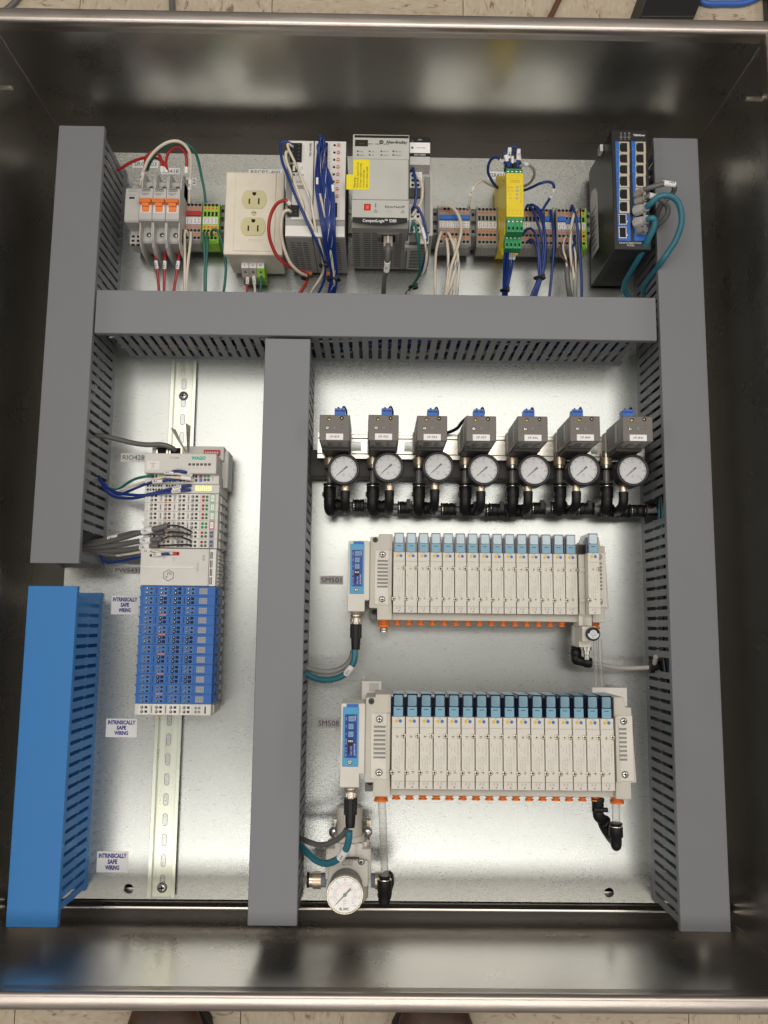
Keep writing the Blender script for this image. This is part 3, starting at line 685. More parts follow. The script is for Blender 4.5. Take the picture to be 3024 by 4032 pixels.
clamp(150, 205, c5, 'grey end clamp between the controller and the eight terminals')
clamp(515, 572, c5, 'grey end clamp right of the long blue bridge')
clamp(1628, 1668, c5, 'grey end clamp between the last green terminal and the black switch')

# ================================================================== outlet box
zf = 74
X0_, Y0_, X1_, Y1_ = rect(c3, 1055, 348, 1550, 1086, zf); xc = (X0_ + X1_) / 2
t = Thing('outlet_box', 'cream double mains outlet on a rail mounted box', 'power outlet', (xc, (Y0_ + Y1_) / 2, 7))
b = MB(); b.box(X0_ + 3, Y0_ + 2, 8, X1_ - 3, Y1_ - 2, zf - 9, M_CREAM); t.part('housing', b, bevel=1.5)
b = MB(); b.box(X0_, Y0_, zf - 9, X1_, Y1_, zf, M_CREAM); t.part('cover_plate', b, bevel=2.0)
a = rect(c3, 1140, 368, 1480, 1056, zf)
b = MB(); b.box(a[0], a[1], zf - .5, a[2], a[3], zf + 1.2, M_CREAM); t.part('insert_plate', b, bevel=.8)
for k, (u, v) in enumerate(((1303, 597), (1294, 836))):
    q = c3(u, v, zf + 1.2); R_ = 16.5
    poly = []
    for i in range(40):
        w = 2 * math.pi * i / 40; poly.append((q.x + R_ * math.cos(w), q.y + max(-12.6, min(12.6, R_ * math.sin(w)))))
    b = MB(); b.prism(poly, zf, zf + 2.4, M_IVORY); o = t.part('outlet_face', b, bevel=.5)
    b = MB()
    b.box(q.x - 7.2, q.y - 6.5, zf + 2.4, q.x - 5.2, q.y + .8, zf + 2.46, M_HOLE); b.box(q.x + 5.2, q.y - 7, zf + 2.4, q.x + 7.2, q.y + 1.6, zf + 2.46, M_HOLE)
    b.add([(q.x + 2.6 * math.cos(math.pi * i / 8), q.y + 8.0 - 2.9 * math.sin(math.pi * i / 8), zf + 2.46) for i in range(9)] + [(q.x - 2.6, q.y + 10, zf + 2.46), (q.x + 2.6, q.y + 10, zf + 2.46)], [tuple(range(11))[::-1]], M_HOLE)
    t.part('slot', b, parent=o)
q = c3(1300, 717, zf + 1.2)
b = MB(); b.lathe([(3.3, 0), (3.3, .8), (2.6, 1.3), (.01, 1.4)], M_IVORY, (q.x, q.y, zf + 1.2), n=18, cap=False); b.box(q.x - 2.8, q.y - .4, zf + 2.2, q.x + 2.8, q.y + .4, zf + 2.65, M_DGREY); t.part('screw', b)
b = MB(); b.text('EM-DUO', c3(1310, 960, zf).x, c3(1310, 960, zf).y, zf + 1.25, 3.2, mat('embossed_cream', (.55, .50, .41), .5)); t.part('embossed_lettering', b)
a = c3(1195, 1116, 38); d = c3(1400, 1116, 38); yb_ = Y0_ - .5; w = (d.x - a.x) / 3
for k, (mm, s) in enumerate(((M_TGREY, 'L'), (M_TGREY, 'N'), (M_LIME, 'PE'))):
    x = a.x + w * k
    b = MB(); b.prism([(yb_ + 4, 10), (yb_ + 4, 43), (yb_ - 5, 43), (yb_ - 13, 33), (yb_ - 15, 26), (yb_ - 15, 10)], x + .15, x + w - .15, mm, 'x'); o = t.part('terminal', b, bevel=.3)
    b = MB(); b.box(x + .4, yb_ - 4.6, 43, x + w - .4, yb_ + 3, 43.7, M_LABEL); b.text(s, x + w / 2, yb_ - .8, 43.8, 2.6, M_INK); t.part('marker', b, parent=o)
    b = MB(); b.disc(0, 0, 0, 1.9, M_CHROME, 12); me = b.mesh('screw'); sc1 = link('screw', me, o, Vector((x + w / 2, yb_ - 8.5, 39)) - t.loc); sc1.rotation_euler.x = math.radians(51)

# ================================================================== DC power supply with protection block
zf = 120
F = lambda x, y: c4(x, y, zf)
X0_, Y1_ = F(175, 127).x, F(175, 127).y; XM = F(434, 130).x; X1_ = F(742, 140).x; YB = F(440, 1050).y; Y2 = F(440, 890).y; Y3 = F(440, 945).y
t = Thing('power_supply', 'white and grey DC power supply with many blue wires, right of the outlet', 'power supply', ((X0_ + X1_) / 2, (Y1_ + YB) / 2, 7))
for (xa, xb, nm) in ((X0_, XM - .3, 'body'), (XM + .3, X1_, 'body')):
    b = MB(); b.prism([(YB, 8), (Y1_, 8), (Y1_, zf - 2), (Y2, zf - 2), (YB, zf - 4)], xa, xb, M_PSU, 'x'); o = t.part(nm, b, bevel=.8)
    b = MB(); b.box(xa + .3, Y2, zf - 2, xb - .3, Y1_ - .3, zf, M_WHITE); t.part('face_plate', b, parent=o, bevel=.6)
    b = MB(); b.box(xa + .3, YB + .3, zf - 3, xb - .3, Y3, zf - 1, M_WHITE); t.part('lower_face', b, parent=o, bevel=.5)
    # vent slots on the downward facing wall
    b = MB(); n = 13
    for k in range(n):
        z = 20 + k * 6.6
        for j in range(3):
            xx = xa + 5 + j * (xb - xa - 10) / 3; b.box(xx, YB - .12, z, xx + (xb - xa - 10) / 3 - 2.2, YB + .4, z + 2.4, M_DGREY)
    b.box(xa + (xb - xa) * .3, YB - .15, 60, xa + (xb - xa) * .55, YB + .2, 88, M_MGREY); t.part('vent_slots', b, parent=o)
a = c4(205, 165, zf); d = c4(312, 340, zf)
def conn(x0, y0, x1, y1, c, z, rows, cols_, h=3.0, m=None):
    A_ = c(x0, y0, z); D_ = c(x1, y1, z)
    b = MB(); b.box(A_.x, D_.y, z - 1, D_.x, A_.y, z + h, m or M_BLACK)
    for i in range(rows):
        for j in range(cols_):
            xx = A_.x + (D_.x - A_.x) * (j + .5) / cols_; yy = D_.y + (A_.y - D_.y) * (i + .5) / rows
            w_ = (D_.x - A_.x) / cols_ * .32; h_ = (A_.y - D_.y) / rows * .3
            b.box(xx - w_, yy - h_, z + h, xx + w_, yy + h_, z + h + .3, M_HOLE if not m else m)
            b.box(xx - w_ * .5, yy - h_ * .5, z + h + .3, xx + w_ * .5, yy + h_ * .5, z + h + .4, M_DGREY)
    return b
b = MB(); q0 = F(148, 150); q1 = F(212, 880); b.box(X0_ - .2, q1.y, zf - 6, q1.x, q0.y, zf + .6, M_MGREY); t.part('side_strip', b, bevel=.5)
for a_ in ((205, 165, 312, 340, 5, 2), (180, 760, 285, 865, 3, 2), (490, 160, 556, 560, 8, 1), (485, 738, 652, 866, 2, 3)):
    t.part('connector', conn(a_[0], a_[1], a_[2], a_[3], c4, zf, a_[4], a_[5]), bevel=.3)
b = MB(); q = F(232, 400); b.box(q.x - 5, q.y - 5, zf, q.x + 5, q.y + 5, zf + 1, M_BLACK); b.box(q.x - .6, q.y - 4, zf + 1, q.x + 2.4, q.y + 4, zf + 1.3, M_LABEL); t.part('dip_switch', b)
b = MB()
b.text('TRIO POWER', F(397, 220).x, F(397, 220).y, zf + .15, 2.5, M_INK, rot=90, bold=.03, w=18.5)
b.text('PHOENIX\nCONTACT', F(305, 578).x, F(305, 578).y, zf + .15, 2.0, M_INK, w=13, bold=.04)
b.text('DC OK', F(300, 461).x, F(300, 461).y, zf + .15, 2.2, M_INK); b.text('24-28V', F(290, 527).x, F(290, 527).y, zf + .15, 2.0, M_INK)
b.text('13\n14', F(313, 396).x, F(313, 396).y, zf + .15, 1.8, M_INK, w=2.4)
for k in range(5): b.text('++---'[k], F(335, 178 + 33 * k).x, F(335, 178 + 33 * k).y, zf + .15, 1, M_INK, w=1.6)
for x, y in ((235, 461), (235, 527)): b.disc(F(x, y).x, F(x, y).y, zf + .15, 1.7, M_HOLE, 14)
for k in range(8): b.text(str(k + 1), F(580, 168 + 34 * k).x, F(580, 168 + 34 * k).y, zf + .15, 1.5, M_INK)
for k, y in enumerate((0, 1, 2)): b.text('OUTPUTS'[k:k + 7], F(468, 280 + 140 * k).x, F(468, 280 + 140 * k).y, zf + .15, 1.4, M_INK, rot=90)
q = F(546, 1000); b.text('0', q.x, q.y, zf - .8, 7, M_GINK, w=3); t.part('lettering', b)
for k in range(8):
    xx, yy = 667 - k * 2.2, 176 + k * 70
    q = F(xx, yy)
    b = MB(); b.lathe([(2.2, 0), (2.2, .8), (.01, .8)], M_TORANGE, (q.x, q.y, zf), n=16, cap=False); b.box(q.x - 2, q.y - .4, zf + .8, q.x + 1.7, q.y + .4, zf + .95, M_LABEL); t.part('dial', b)
    b = MB()
    for (dx, dy, s) in ((-24, -16, '0.5'), (6, -19, '1'), (25, -8, '2'), (25, 10, '4'), (8, 22, '6'), (-18, 20, '10')):
        g = F(xx + dx, yy + dy); b.text(s, g.x, g.y, zf + .15, .9, M_RINK)
    if k < 7: g = F(xx - 38, yy); b.disc(g.x, g.y, zf + .15, 1.6, M_HOLE, 12); g = F(xx - 48, yy - 18); b.text(str(k + 1), g.x, g.y, zf + .15, 1.2, M_INK)
    t.part('dial_marking', b)
for xx in (350, 570):
    q = c4(xx, 1385, 12); b = MB(); b.box(q.x - 9, YB - 4, 7, q.x + 9, YB + 2, 12, M_TORANGE); t.part('rail_latch', b)

# ================================================================== controller
zf = 138
G = lambda x, y, z=zf: c4(x, y, z)
X0_ = G(803, 300).x - .3; X1_ = G(1345, 300).x; Y1_ = G(1075, 72).y; YB = G(1060, 945).y
t = Thing('controller', 'pale green grey programmable controller with a yellow warning tag', 'controller', ((X0_ + X1_) / 2, (Y1_ + YB) / 2, 7))
b = MB(); b.prism([(YB, 8), (Y1_, 8), (Y1_, zf - 1), (YB + 6, zf - 1), (YB, zf - 8)], X0_, X1_, M_CGREY2, 'x'); t.part('body', b, bevel=1)
ym = G(1000, 308).y; yl = G(1000, 698).y; yn = G(1000, 870).y
b = MB(); b.box(X0_, ym + .2, zf - 4, X1_, Y1_, zf, M_CGREY); hd = t.part('display_head', b, bevel=.8)
b = MB(); b.box(X0_ + .2, yl + .2, zf - 4, X1_ - 1, ym - .2, zf + .5, M_CGREY); t.part('door', b, bevel=.8)
b = MB(); b.box(X0_, yn + .1, zf - 4, X1_, yl - .2, zf, M_CGREY); t.part('port_panel', b, bevel=.6)
b = MB(); n = 14; pl = []
for i in range(n + 1):
    f_ = i / n; pl.append((X0_ + (X1_ - X0_) * f_, YB + 8 - 6.5 * math.sin(math.pi * f_)))
b.prism(pl + [(X1_, yn), (X0_, yn)], zf - 4, zf - .4, M_CGREY); t.part('curved_brow', b)
b = MB(); pl = []
for i in range(n + 1):
    f_ = i / n; pl.append((X0_ + 1 + (X1_ - X0_ - 3) * f_, G(1060, 915).y - 4.5 * math.sin(math.pi * f_)))
b.prism(pl + [(X1_ - 2, yn), (X0_ + 1, yn)], zf - .4, zf + .2, M_BLACK); t.part('name_band', b)
b = MB(); q = G(1060, 905); b.text('CompactLogix™ 5380', q.x, q.y, zf + .35, 3.9, M_WINK, w=(G(1225, 900).x - G(900, 900).x), bold=.02); t.part('lettering', b)
b = MB(); q0 = G(820, 78); q1 = G(1340, 110); b.box(q0.x, q1.y, zf, q1.x, q0.y, zf + .15, M_BLACK); t.part('black_stripe', b, parent=hd)
b = MB(); q0 = G(825, 124); q1 = G(948, 187); b.box(q0.x, q1.y, zf, q1.x, q0.y, zf + .5, mat('display_window', (.035, .03, .02), .15))
for k in range(4): x = q0.x + 5 + k * 10.2; b.box(x, q1.y + 3, zf + .5, x + 7, q0.y - 5, zf + .55, M_DGREY)
t.part('display', b, parent=hd)
b = MB(); q = G(1078, 145); b.disc(q.x, q.y, zf + .15, 2.7, M_BLACK, 24); b.text('AB', q.x, q.y, zf + .25, 1.9, M_WINK)
q = G(1224, 151); b.text('Allen-Bradley', q.x, q.y, zf + .15, 3.9, M_INK, w=(G(1325, 150).x - G(1122, 150).x), bold=.03)
for i, s in enumerate(('RUN', 'OK', 'NET A1', 'NET A2', 'FORCE', 'SD', 'LINK A1', 'LINK A2')):
    x = (850, 965, 1078, 1192)[i % 4]; y = 234 + 35 * (i // 4); q = G(x, y); b.box(q.x - 1.0, q.y - 1.0, zf, q.x + 1.0, q.y + 1.0, zf + .3, M_DGREY)
    q = G(x + 38 + (6 if 'NET' in s or 'LINK' in s else -6), y + 3); b.text(s, q.x, q.y, zf + .15, 1.6, M_INK)
t.part('lettering', b, parent=hd)
b = MB(); q = G(943, 773); b.box(q.x - 5.2, q.y - 5.4, zf, q.x + 5.2, q.y + 5.4, zf + .6, M_NICKEL); b.box(q.x - 4.4, q.y - 4.6, zf + .6, q.x + 4.4, q.y + 4.6, zf + .7, M_RED); b.box(q.x - 1.8, q.y - 2.4, zf + .7, q.x + 1.8, q.y + 2.4, zf + .9, mat('orange_red_port', (.85, .12, .05), .4)); t.part('usb_port', b)
b = MB(); q = G(1208, 768); b.text('EtherNet/IP', q.x, q.y, zf + .15, 3.0, M_INK, w=(G(1300, 768).x - G(1112, 768).x), bold=.01)
q = G(1145, 812); b.text('‹ • • • ›', q.x, q.y, zf + .15, 1.8, M_INK, w=8); b.text('A1', q.x, q.y + 2.6, zf + .15, 1.0, M_INK); b.text('A2', q.x, q.y - 2.6, zf + .15, 1.0, M_INK)
for x, y in ((1022, 806), (1282, 812)):
    q = G(x, y); r_ = 5
    o1 = [(q.x, q.y + 2.4), (q.x - 2.6, q.y - 2.2), (q.x + 2.6, q.y - 2.2)]; o2 = [(q.x, q.y + 1.6), (q.x - 1.9, q.y - 1.8), (q.x + 1.9, q.y - 1.8)]
    b.add([(a_, c_, zf + .15) for a_, c_ in o1 + o2], [(0, 1, 4, 3), (1, 2, 5, 4), (2, 0, 3, 5)], M_INK); b.text('!', q.x, q.y - .4, zf + .15, 1.9, M_INK)
q = G(1022, 750); b.box(q.x - .25, q.y - 2.6, zf + .1, q.x + .25, q.y + 2.8, zf + .15, M_INK); b.disc(q.x, q.y - 2.6, zf + .16, .7, M_INK, 10)
b.add([(q.x - 1.5, q.y + .8, zf + .16), (q.x - .2, q.y - 1.2, zf + .16), (q.x - .2, q.y - .8, zf + .16), (q.x - 1.2, q.y + .8, zf + .16)], [(0, 1, 2, 3)], M_INK)
b.add([(q.x + 1.5, q.y + 1.2, zf + .16), (q.x + 1.2, q.y + 1.2, zf + .16), (q.x + .2, q.y - .4, zf + .16), (q.x + .2, q.y - .8, zf + .16)], [(0, 1, 2, 3)], M_INK)
t.part('lettering', b)
# vents on the lower wall, with a socket
b = MB(); W_ = X1_ - X0_
for k in range(17):
    z = 16 + k * 6.1
    for (f0, f1) in ((.03, .13), (.20, .33), (.36, .47), (.49, .60), (.62, .74), (.77, .90)):
        if z > 84 and .45 < f0 < .75: continue
        b.box(X0_ + W_ * f0, YB - .12, z, X0_ + W_ * f1, YB + .3, z + 2.4, M_DGREY)
t.part('vent_slots', b)
b = MB(); xj = G(1140, 1060).x + 1.0; b.box(xj - 14, YB - 1, 90, xj + 14, YB + .5, 118, M_MGREY); b.box(xj - 9, YB - 1.3, 94, xj + 9, YB - .9, 114, M_HOLE); b.box(xj - 13, YB - 1.4, 96, xj - 10, YB - .9, 108, M_DGREY); t.part('network_socket', b)
b = MB(); q0 = G(742, 455, zf + 1); q1 = G(803, 600, zf + 1); q2 = G(966, 313, zf + 1)
b.prism([(q0.x, q1.y), (q2.x, q1.y), (q2.x, q2.y), (X0_ + 1, q2.y), (X0_ + 1, q0.y), (q0.x, q0.y)], zf + .6, zf + .9, mat('warning_yellow', (.85, .70, .01), .5)); wt = t.part('warning_tag', b)
b = MB(); yb0 = q1.y
for k, (s, x, L) in enumerate((('Warning :', 823, 120), ('MOD Power: Supports DC only', 852, 262), ('SA Power: Supply according', 880, 250), ('to the I/O module type.', 909, 190), ("Refer to modules' installs.", 938, 222))):
    q = G(x, 590 - L / 2, zf + 1); b.text(s, q.x, q.y, zf + 1.05, 3.0 if k == 0 else 2.3, M_BRINK if False else M_INK, rot=90, w=L / 2.4397 / 3.19 * 1.0)
t.part('lettering', b, parent=wt)
# module power unit on its right
xa = X1_ + .6; xb = G(1547, 300, 132).x; z2 = 130
def g2_(x, y, z=z2): return c4(x, y, z)
YT = g2_(1440, 98).y
t2 = Thing('power_terminal_module', 'slim white power module on the right flank of the controller', 'controller module', ((xa + xb) / 2, (YT + YB) / 2, 7))
b = MB(); b.prism([(YB, 8), (YT, 8), (YT, z2), (g2_(0, 340).y, z2), (g2_(0, 345).y, z2 - 22), (g2_(0, 1100, z2 - 22).y, z2 - 22), (YB, z2 - 35)], xa, xb, M_CGREY2 if False else M_LGREY, 'x'); t2.part('body', b, bevel=.8)
b = MB(); yA = g2_(0, 128).y; yB_ = g2_(0, 228).y; b.box(xa + .2, yB_, z2, xb - .2, yA, z2 + .4, M_LABEL); t2.part('status_label', b)
b = MB(); b.box(xa, yA + .1, z2, xb, YT, z2 + .3, M_BLACK); b.box(xa, g2_(0, 262).y, z2, xb, yB_ - .1, z2 + .3, M_BLACK); t2.part('black_stripe', b)
b = MB(); xm = (xa + xb) / 2; b.text('CPU', xm, (YT + yA) / 2, z2 + .4, 2.0, M_WINK); b.text('5069-L306ER', xm, (g2_(0, 262).y + yB_) / 2, z2 + .4, 2.4, M_WINK, w=15)
for y, s in ((136, 'MOD POWER'), (201, 'SA POWER')):
    q = g2_(1382, y); b.box(xa + 2.2, q.y - 1.3, z2 + .3, xa + 4.8, q.y + 1.3, z2 + .6, M_DGREY); b.text(s, xm + 1.6, q.y, z2 + .5, 1.6, M_INK, w=11)
t2.part('lettering', b)
for (ya_, yb_, n_) in ((405, 590, 4), (800, 1020, 5)):
    p0 = c4(1362, ya_, 112); p1 = c4(1448, yb_, 112)
    b = MB(); b.box(xa + 1, p1.y, 104, xa + 17, p0.y, 114, M_LABEL)
    for k in range(n_):
        yy = p1.y + (p0.y - p1.y) * (k + .5) / n_; b.disc(xa + 5, yy, 114.1, 1.9, M_HOLE, 12); b.disc(xa + 12, yy, 114.1, 1.9, M_HOLE, 12)
    o = t2.part('plug', b, bevel=.5)
    b = MB(); b.box(xa + 1, p0.y, 104, xa + 17, p0.y + 9, 111, M_WHITE); b.box(xa + 1, p1.y - 12, 103, xa + 15, p1.y, 112, M_DGREY); t2.part('latch', b, parent=o)
b = MB(); q = c4(1468, 450, 110); b.text('MOD Power', xb - 4.2, q.y, 108.3, 2.4, M_GINK, rot=90); b.text('Safety Earth', xb - 4.2, c4(1460, 980, 110).y, 108.3, 2.0, M_GINK, rot=90); t2.part('lettering', b)
b = MB(); b.box(xb, YB + 2, 10, xb + 5, g2_(0, 180).y, 108, M_CGREY); b.box(xb - 6, g2_(0, 1000, 108).y, 108, xb + 1, g2_(0, 470, 108).y, 112, M_MGREY); t2.part('end_cap', b, bevel=.6)
b = MB(); q = c4(1360, 1150, 60)
b.box(xa - 4, YB - 7, 82, xa + 13, YB + 1, 92, M_CGREY); b.box(xa - 3, YB - 3, 92, xa + 3, YB + 1, 96, M_CGREY); b.box(xa + 6, YB - 3, 92, xa + 10, YB + 1, 98, M_CGREY); t2.part('side_hook', b, bevel=.4)
b = MB()
for k in range(16): b.box(xa + 4, YB - .12, 14 + k * 4.6, xb - 3, YB + .3, 16 + k * 4.6, M_HOLE)
t2.part('vent_slots', b)

# ================================================================== yellow safety relay
zf = 118
Q = lambda x, y, z=zf: c5(x, y, z)
X0_ = Q(862, 400).x; X1_ = Q(1028, 400).x; YT = Q(945, 245).y; YY = Q(945, 295).y; YL = Q(945, 716).y; ybase = Q(800, 1115, 12).y
t = Thing('safety_relay', 'tall bright yellow safety relay with green screw connectors', 'relay', ((X0_ + X1_) / 2, (YT + YL) / 2, 7))
yt2 = Q(790, 400, 12).y
b = MB(); b.prism([(ybase, 9), (yt2 - 3, 9), (yt2 + 2, 30), (YT - 9, 95), (YT - 2, zf - 10), (YT, zf - 9), (YY, zf - 2), (YY, zf), (YL, zf), (YL, zf - 16), (YL - 14, zf - 22), (YL - 22, zf - 42), (YL - 30, zf - 48), (ybase - 1, 42), (ybase - 4, 20)], X0_, X1_, M_YEL, 'x'); t.part('housing', b, bevel=.8)
for (y0, z0, y1, z1) in ((YY, zf - 2, YT, zf - 8), (YL - 10, zf - 4, YL - .3, zf - 1), (YL - 24, zf - 22, YL - 14, zf - 18)):
    w = (X1_ - X0_ - 1) / 4
    for k in range(4):
        x = X0_ + .5 + k * w; b = MB()
        zz = max(z0, z1)
        b.box(x + .1, min(y0, y1) - (10 if y1 != YT else 0), zz - 14, x + w - .1, max(y0, y1), zz, M_GREEN); o = t.part('connector', b, bevel=.3)
        b = MB(); yy = (y0 + y1) / 2; b.lathe([(1.9, 0), (1.9, .3), (.01, .35)], M_CHROME, (x + w / 2, yy, zz), n=12, cap=False); b.box(x + w / 2 - 1.5, yy - .25, zz + .3, x + w / 2 + 1.5, yy + .25, zz + .45, M_HOLE)
        if y1 != YT: b.box(x + w / 2 - 1.3, min(y0, y1) - 7, zz, x + w / 2 + 1.3, min(y0, y1) - 3, zz + .1, M_HOLE)
        t.part('screw', b, parent=o)
b = MB(); q = Q(945, 377); b.text('PHOENIX\nCONTACT', q.x, q.y, zf + .15, 1.6, M_BRINK, w=14, bold=.02)
for k, s in enumerate(('Power', 'IN 1/2', 'K1', 'K2')):
    q = Q(912, 432 + 35 * k); b.text(s, q.x - 1, q.y, zf + .15, 2.2, M_BRINK)
for y, s in ((322, 'A1  S11  S12  S34'), (345, 'A2  S21  S22  Y1'), (660, '13  23  33  41'), (688, '14  24  34  42')):
    q = Q(945, y); b.text(s, q.x, q.y, zf + .15, 1.7, M_BRINK, w=17)
q = Q(1003, 500); b.text('PSR-ESAM4-3X1-B', q.x, q.y, zf + .15, 1.5, M_BRINK, rot=90, w=23); t.part('lettering', b)
b = MB(); q0 = Q(876, 592); q1 = Q(1012, 645); b.box(q0.x, q1.y, zf, q1.x, q0.y, zf + .3, M_YEL); t.part('marker_plate', b, bevel=.15)
for k in range(4):
    q = Q(968, 432 + 35 * k); b = MB(); b.lathe([(1.7, 0), (1.6, .8), (.9, 1.3), (.01, 1.4)], M_LGREY, (q.x, q.y, zf), n=14, cap=False); t.part('indicator_lamp', b)
b = MB()
for k in range(6): z = 24 + k * 6; b.box(X0_ - .1, ybase + 2 + k, z, X0_ + .4, ybase + 14 + k, z + 2.4, M_HOLE)
t.part('vent_slots', b)

# ================================================================== network switch
zf = 125
K = lambda x, y, z=zf: c6(x, y, z)
X0_ = K(408, 800).x; X1_ = K(852, 800).x; YT = K(640, 95).y; YB = K(620, 1545).y
t = Thing('network_switch', 'black industrial network switch with blue port panel at the right end', 'network switch', ((X0_ + X1_) / 2, (YT + YB) / 2, 7))
yt2 = K(105, 600, 10).y; ch = K(310, 200, 80).y
b = MB(); b.prism([(YB, 9), (yt2 - 6, 9), (yt2, 14), (YT, 86), (YT, zf), (YB, zf)], X0_, X1_, M_BLKMETAL, 'x'); t.part('housing', b, bevel=1.2)
b = MB(); q0 = K(437, 237); q1 = K(626, 1440); q2 = K(632, 237); q3 = K(826, 1440)
b.box(q0.x, q1.y, zf, q1.x, q0.y, zf + .5, M_BLUE2); b.box(q2.x, q3.y, zf, q3.x, q2.y, zf + .5, M_BLUE2); t.part('port_panel', b)
def port(x0, y0, x1, y1, z=zf + .5):
    A_ = K(x0, y0); D_ = K(x1, y1); b = MB()
    b.box(A_.x, D_.y, z, D_.x, A_.y, z + .9, mat('port_shell', (.72, .63, .48), .3, .6) if 'port_shell' not in MATS else MATS['port_shell'])
    w = D_.x - A_.x; h = A_.y - D_.y
    b.prism([(A_.x + w * .05, D_.y + h * .22), (A_.x + w * .05, D_.y + h * .8), (A_.x + w * .14, D_.y + h * .8), (A_.x + w * .14, D_.y + h * .9), (A_.x + w * .78, D_.y + h * .9), (A_.x + w * .78, D_.y + h * .12), (A_.x + w * .14, D_.y + h * .12), (A_.x + w * .14, D_.y + h * .22)], z + .9, z + .95, M_HOLE)
    b.box(A_.x + w * .08, D_.y + h * .76, z + .95, A_.x + w * .2, D_.y + h * .9, z + 1.0, M_LIME if False else M_GREEN)
    t.part('network_port', b)
for col in ((480, 608, 0), (678, 806, 0)):
    ys = [(247, 387), (387, 517), (517, 650), (650, 800), (808, 955), (960, 1108)]
    for (a_, d_) in ys: port(col[0], a_, col[1], d_)
for (a_, d_) in ((1110, 1240), (1240, 1370)): port(676, a_, 804, d_)
for (a_, d_) in ((1120, 1250), (1275, 1413)):
    A_ = K(475, a_); D_ = K(573, d_); b = MB(); b.box(A_.x, D_.y, zf + .5, D_.x, A_.y, zf + 1.6, M_NICKEL); b.box(A_.x + 1, D_.y + 1, zf + 1.6, D_.x - 1, A_.y - 1, zf + 1.7, M_HOLE)
    b.box(A_.x + 10, D_.y + 3, zf + 1.7, A_.x + 11, D_.y + 5, zf + 1.9, M_LABEL); t.part('fibre_port', b)
b = MB(); q = K(725, 162); b.text('TRENDnet', q.x, q.y, zf + .15, 2.5, M_WINK, w=15, bold=.03)
for i, s in enumerate(('P1', 'P2', 'P3', 'P16', 'P15', 'RLY')):
    q = K(508 + 49 * (i % 3), 137 + 48 * (i // 3)); b.text(s, q.x, q.y, zf + .15, 1.5, M_WINK); q = K(508 + 49 * (i % 3), 160 + 48 * (i // 3)); b.disc(q.x, q.y, zf + .15, .9, M_MGREY, 8)
q = K(620, 1466); b.text('Industrial Gigabit Switch', q.x, q.y, zf + .15, 2.4, M_WINK, w=27.5); q = K(622, 1494); b.text('TI-G162', q.x, q.y, zf + .15, 2.4, M_WINK, w=9.5)
for s, y in (('6', 332), ('5', 461), ('4', 590), ('3', 722), ('2', 893), ('1', 1022)): q = K(459, y); b.text(s, q.x, q.y, zf + .65, 2.1, M_CYAN)
for s, y in (('14', 332), ('13', 465), ('12', 594), ('11', 722), ('10', 899), ('9', 1028), ('8', 1160), ('7', 1290)): q = K(653, y); b.text(s, q.x, q.y, zf + .65, 2.1, M_CYAN)
t.part('lettering', b)
b = MB()
for i in range(9):
    for k in range(16):
        x = X0_ + 9 + i * 3.2; z = 26 + k * 4.4
        b.box(x, YB - .12, z, x + 1.5, YB + .2, z + 1.8, M_HOLE)
t.part('vent_holes', b)
b = MB(); b.prism([(YB + 36, 16), (YB + 36, 52), (YT - 48, 52), (YT - 36, 44), (YT - 30, 24), (YT - 40, 16)], X0_ - .35, X0_ - .05, M_TAPE, 'x')
t.part('side_label', b)
b = MB()
for k in range(7):
    y = YB + 44 + k * 9; b.box(X0_ - .5, y, 22, X0_ - .36, y + 1.8, 46 - (k % 3) * 5, M_INK)
t.part('side_print', b)
b = MB(); q = K(345, 150, 92); b.box(X0_ - 5, YT - 9, 78, X0_ - 1, YT + .5, 90, M_WHITE)
for k in range(3): b.box(X0_ - 5.2, YT - 8.4 + 3 * k, 80, X0_ - 4.9, YT - 6.6 + 3 * k, 88, M_HOLE)
t.part('power_plug', b, bevel=.4)

# ================================================================== aluminium rail with seven I/P transducers
a = g1(113, 320, 42); d = g2(1395, 560, 42); ytop = g1(600, 322, 42).y; ybot = g1(600, 540, 42).y
t = Thing('mounting_bar', 'silver aluminium bar that carries the seven grey transducers', 'mounting bar', ((a.x + d.x) / 2, (ytop + ybot) / 2, 0))
holes = [(g1(398, 400, 42).x, g1(484, 400, 42).x), (g1(856, 400, 42).x, g1(932, 400, 42).x), (g2(930, 400, 42).x, g2(985, 400, 42).x)]
hy0, hy1 = g1(440, 470, 42).y, g1(440, 392, 42).y
b = MB(); b.box(a.x, ybot, 39, d.x, hy0, 42, M_ALU); b.box(a.x, hy1, 39, d.x, ytop, 42, M_ALU)
x = a.x
for h0, h1 in holes: b.box(x, hy0, 39, h0, hy1, 42, M_ALU); x = h1
b.box(x, hy0, 39, d.x, hy1, 42, M_ALU)
t.part('bar', b)
b = MB(); b.box(a.x, ytop - 7.5, 42, d.x, ytop - 6, 42.5, M_MGREY); b.box(a.x, ybot + 6, 42, d.x, ybot + 7.2, 42.5, M_MGREY); b.box(a.x, ytop - 1.5, 38, d.x, ytop, 44, M_ALU); b.box(a.x, ybot, 38, d.x, ybot + 1.5, 44, M_ALU); t.part('edge_bead', b)
b = MB(); b.box(a.x - 12, ybot - 22, 3, d.x - 4, ybot + 14, 30, M_DGREY); t.part('shade_strut', b, bevel=2)  # dark strut, run full width to stand for the bar's shadow
b = MB()
for xx in (a.x + 3, (a.x + d.x) / 2, d.x - 20): b.box(xx, ybot + 14, 0.3, xx + 16, ytop - 6, 39, M_DGREY)
t.part('standoff', b)
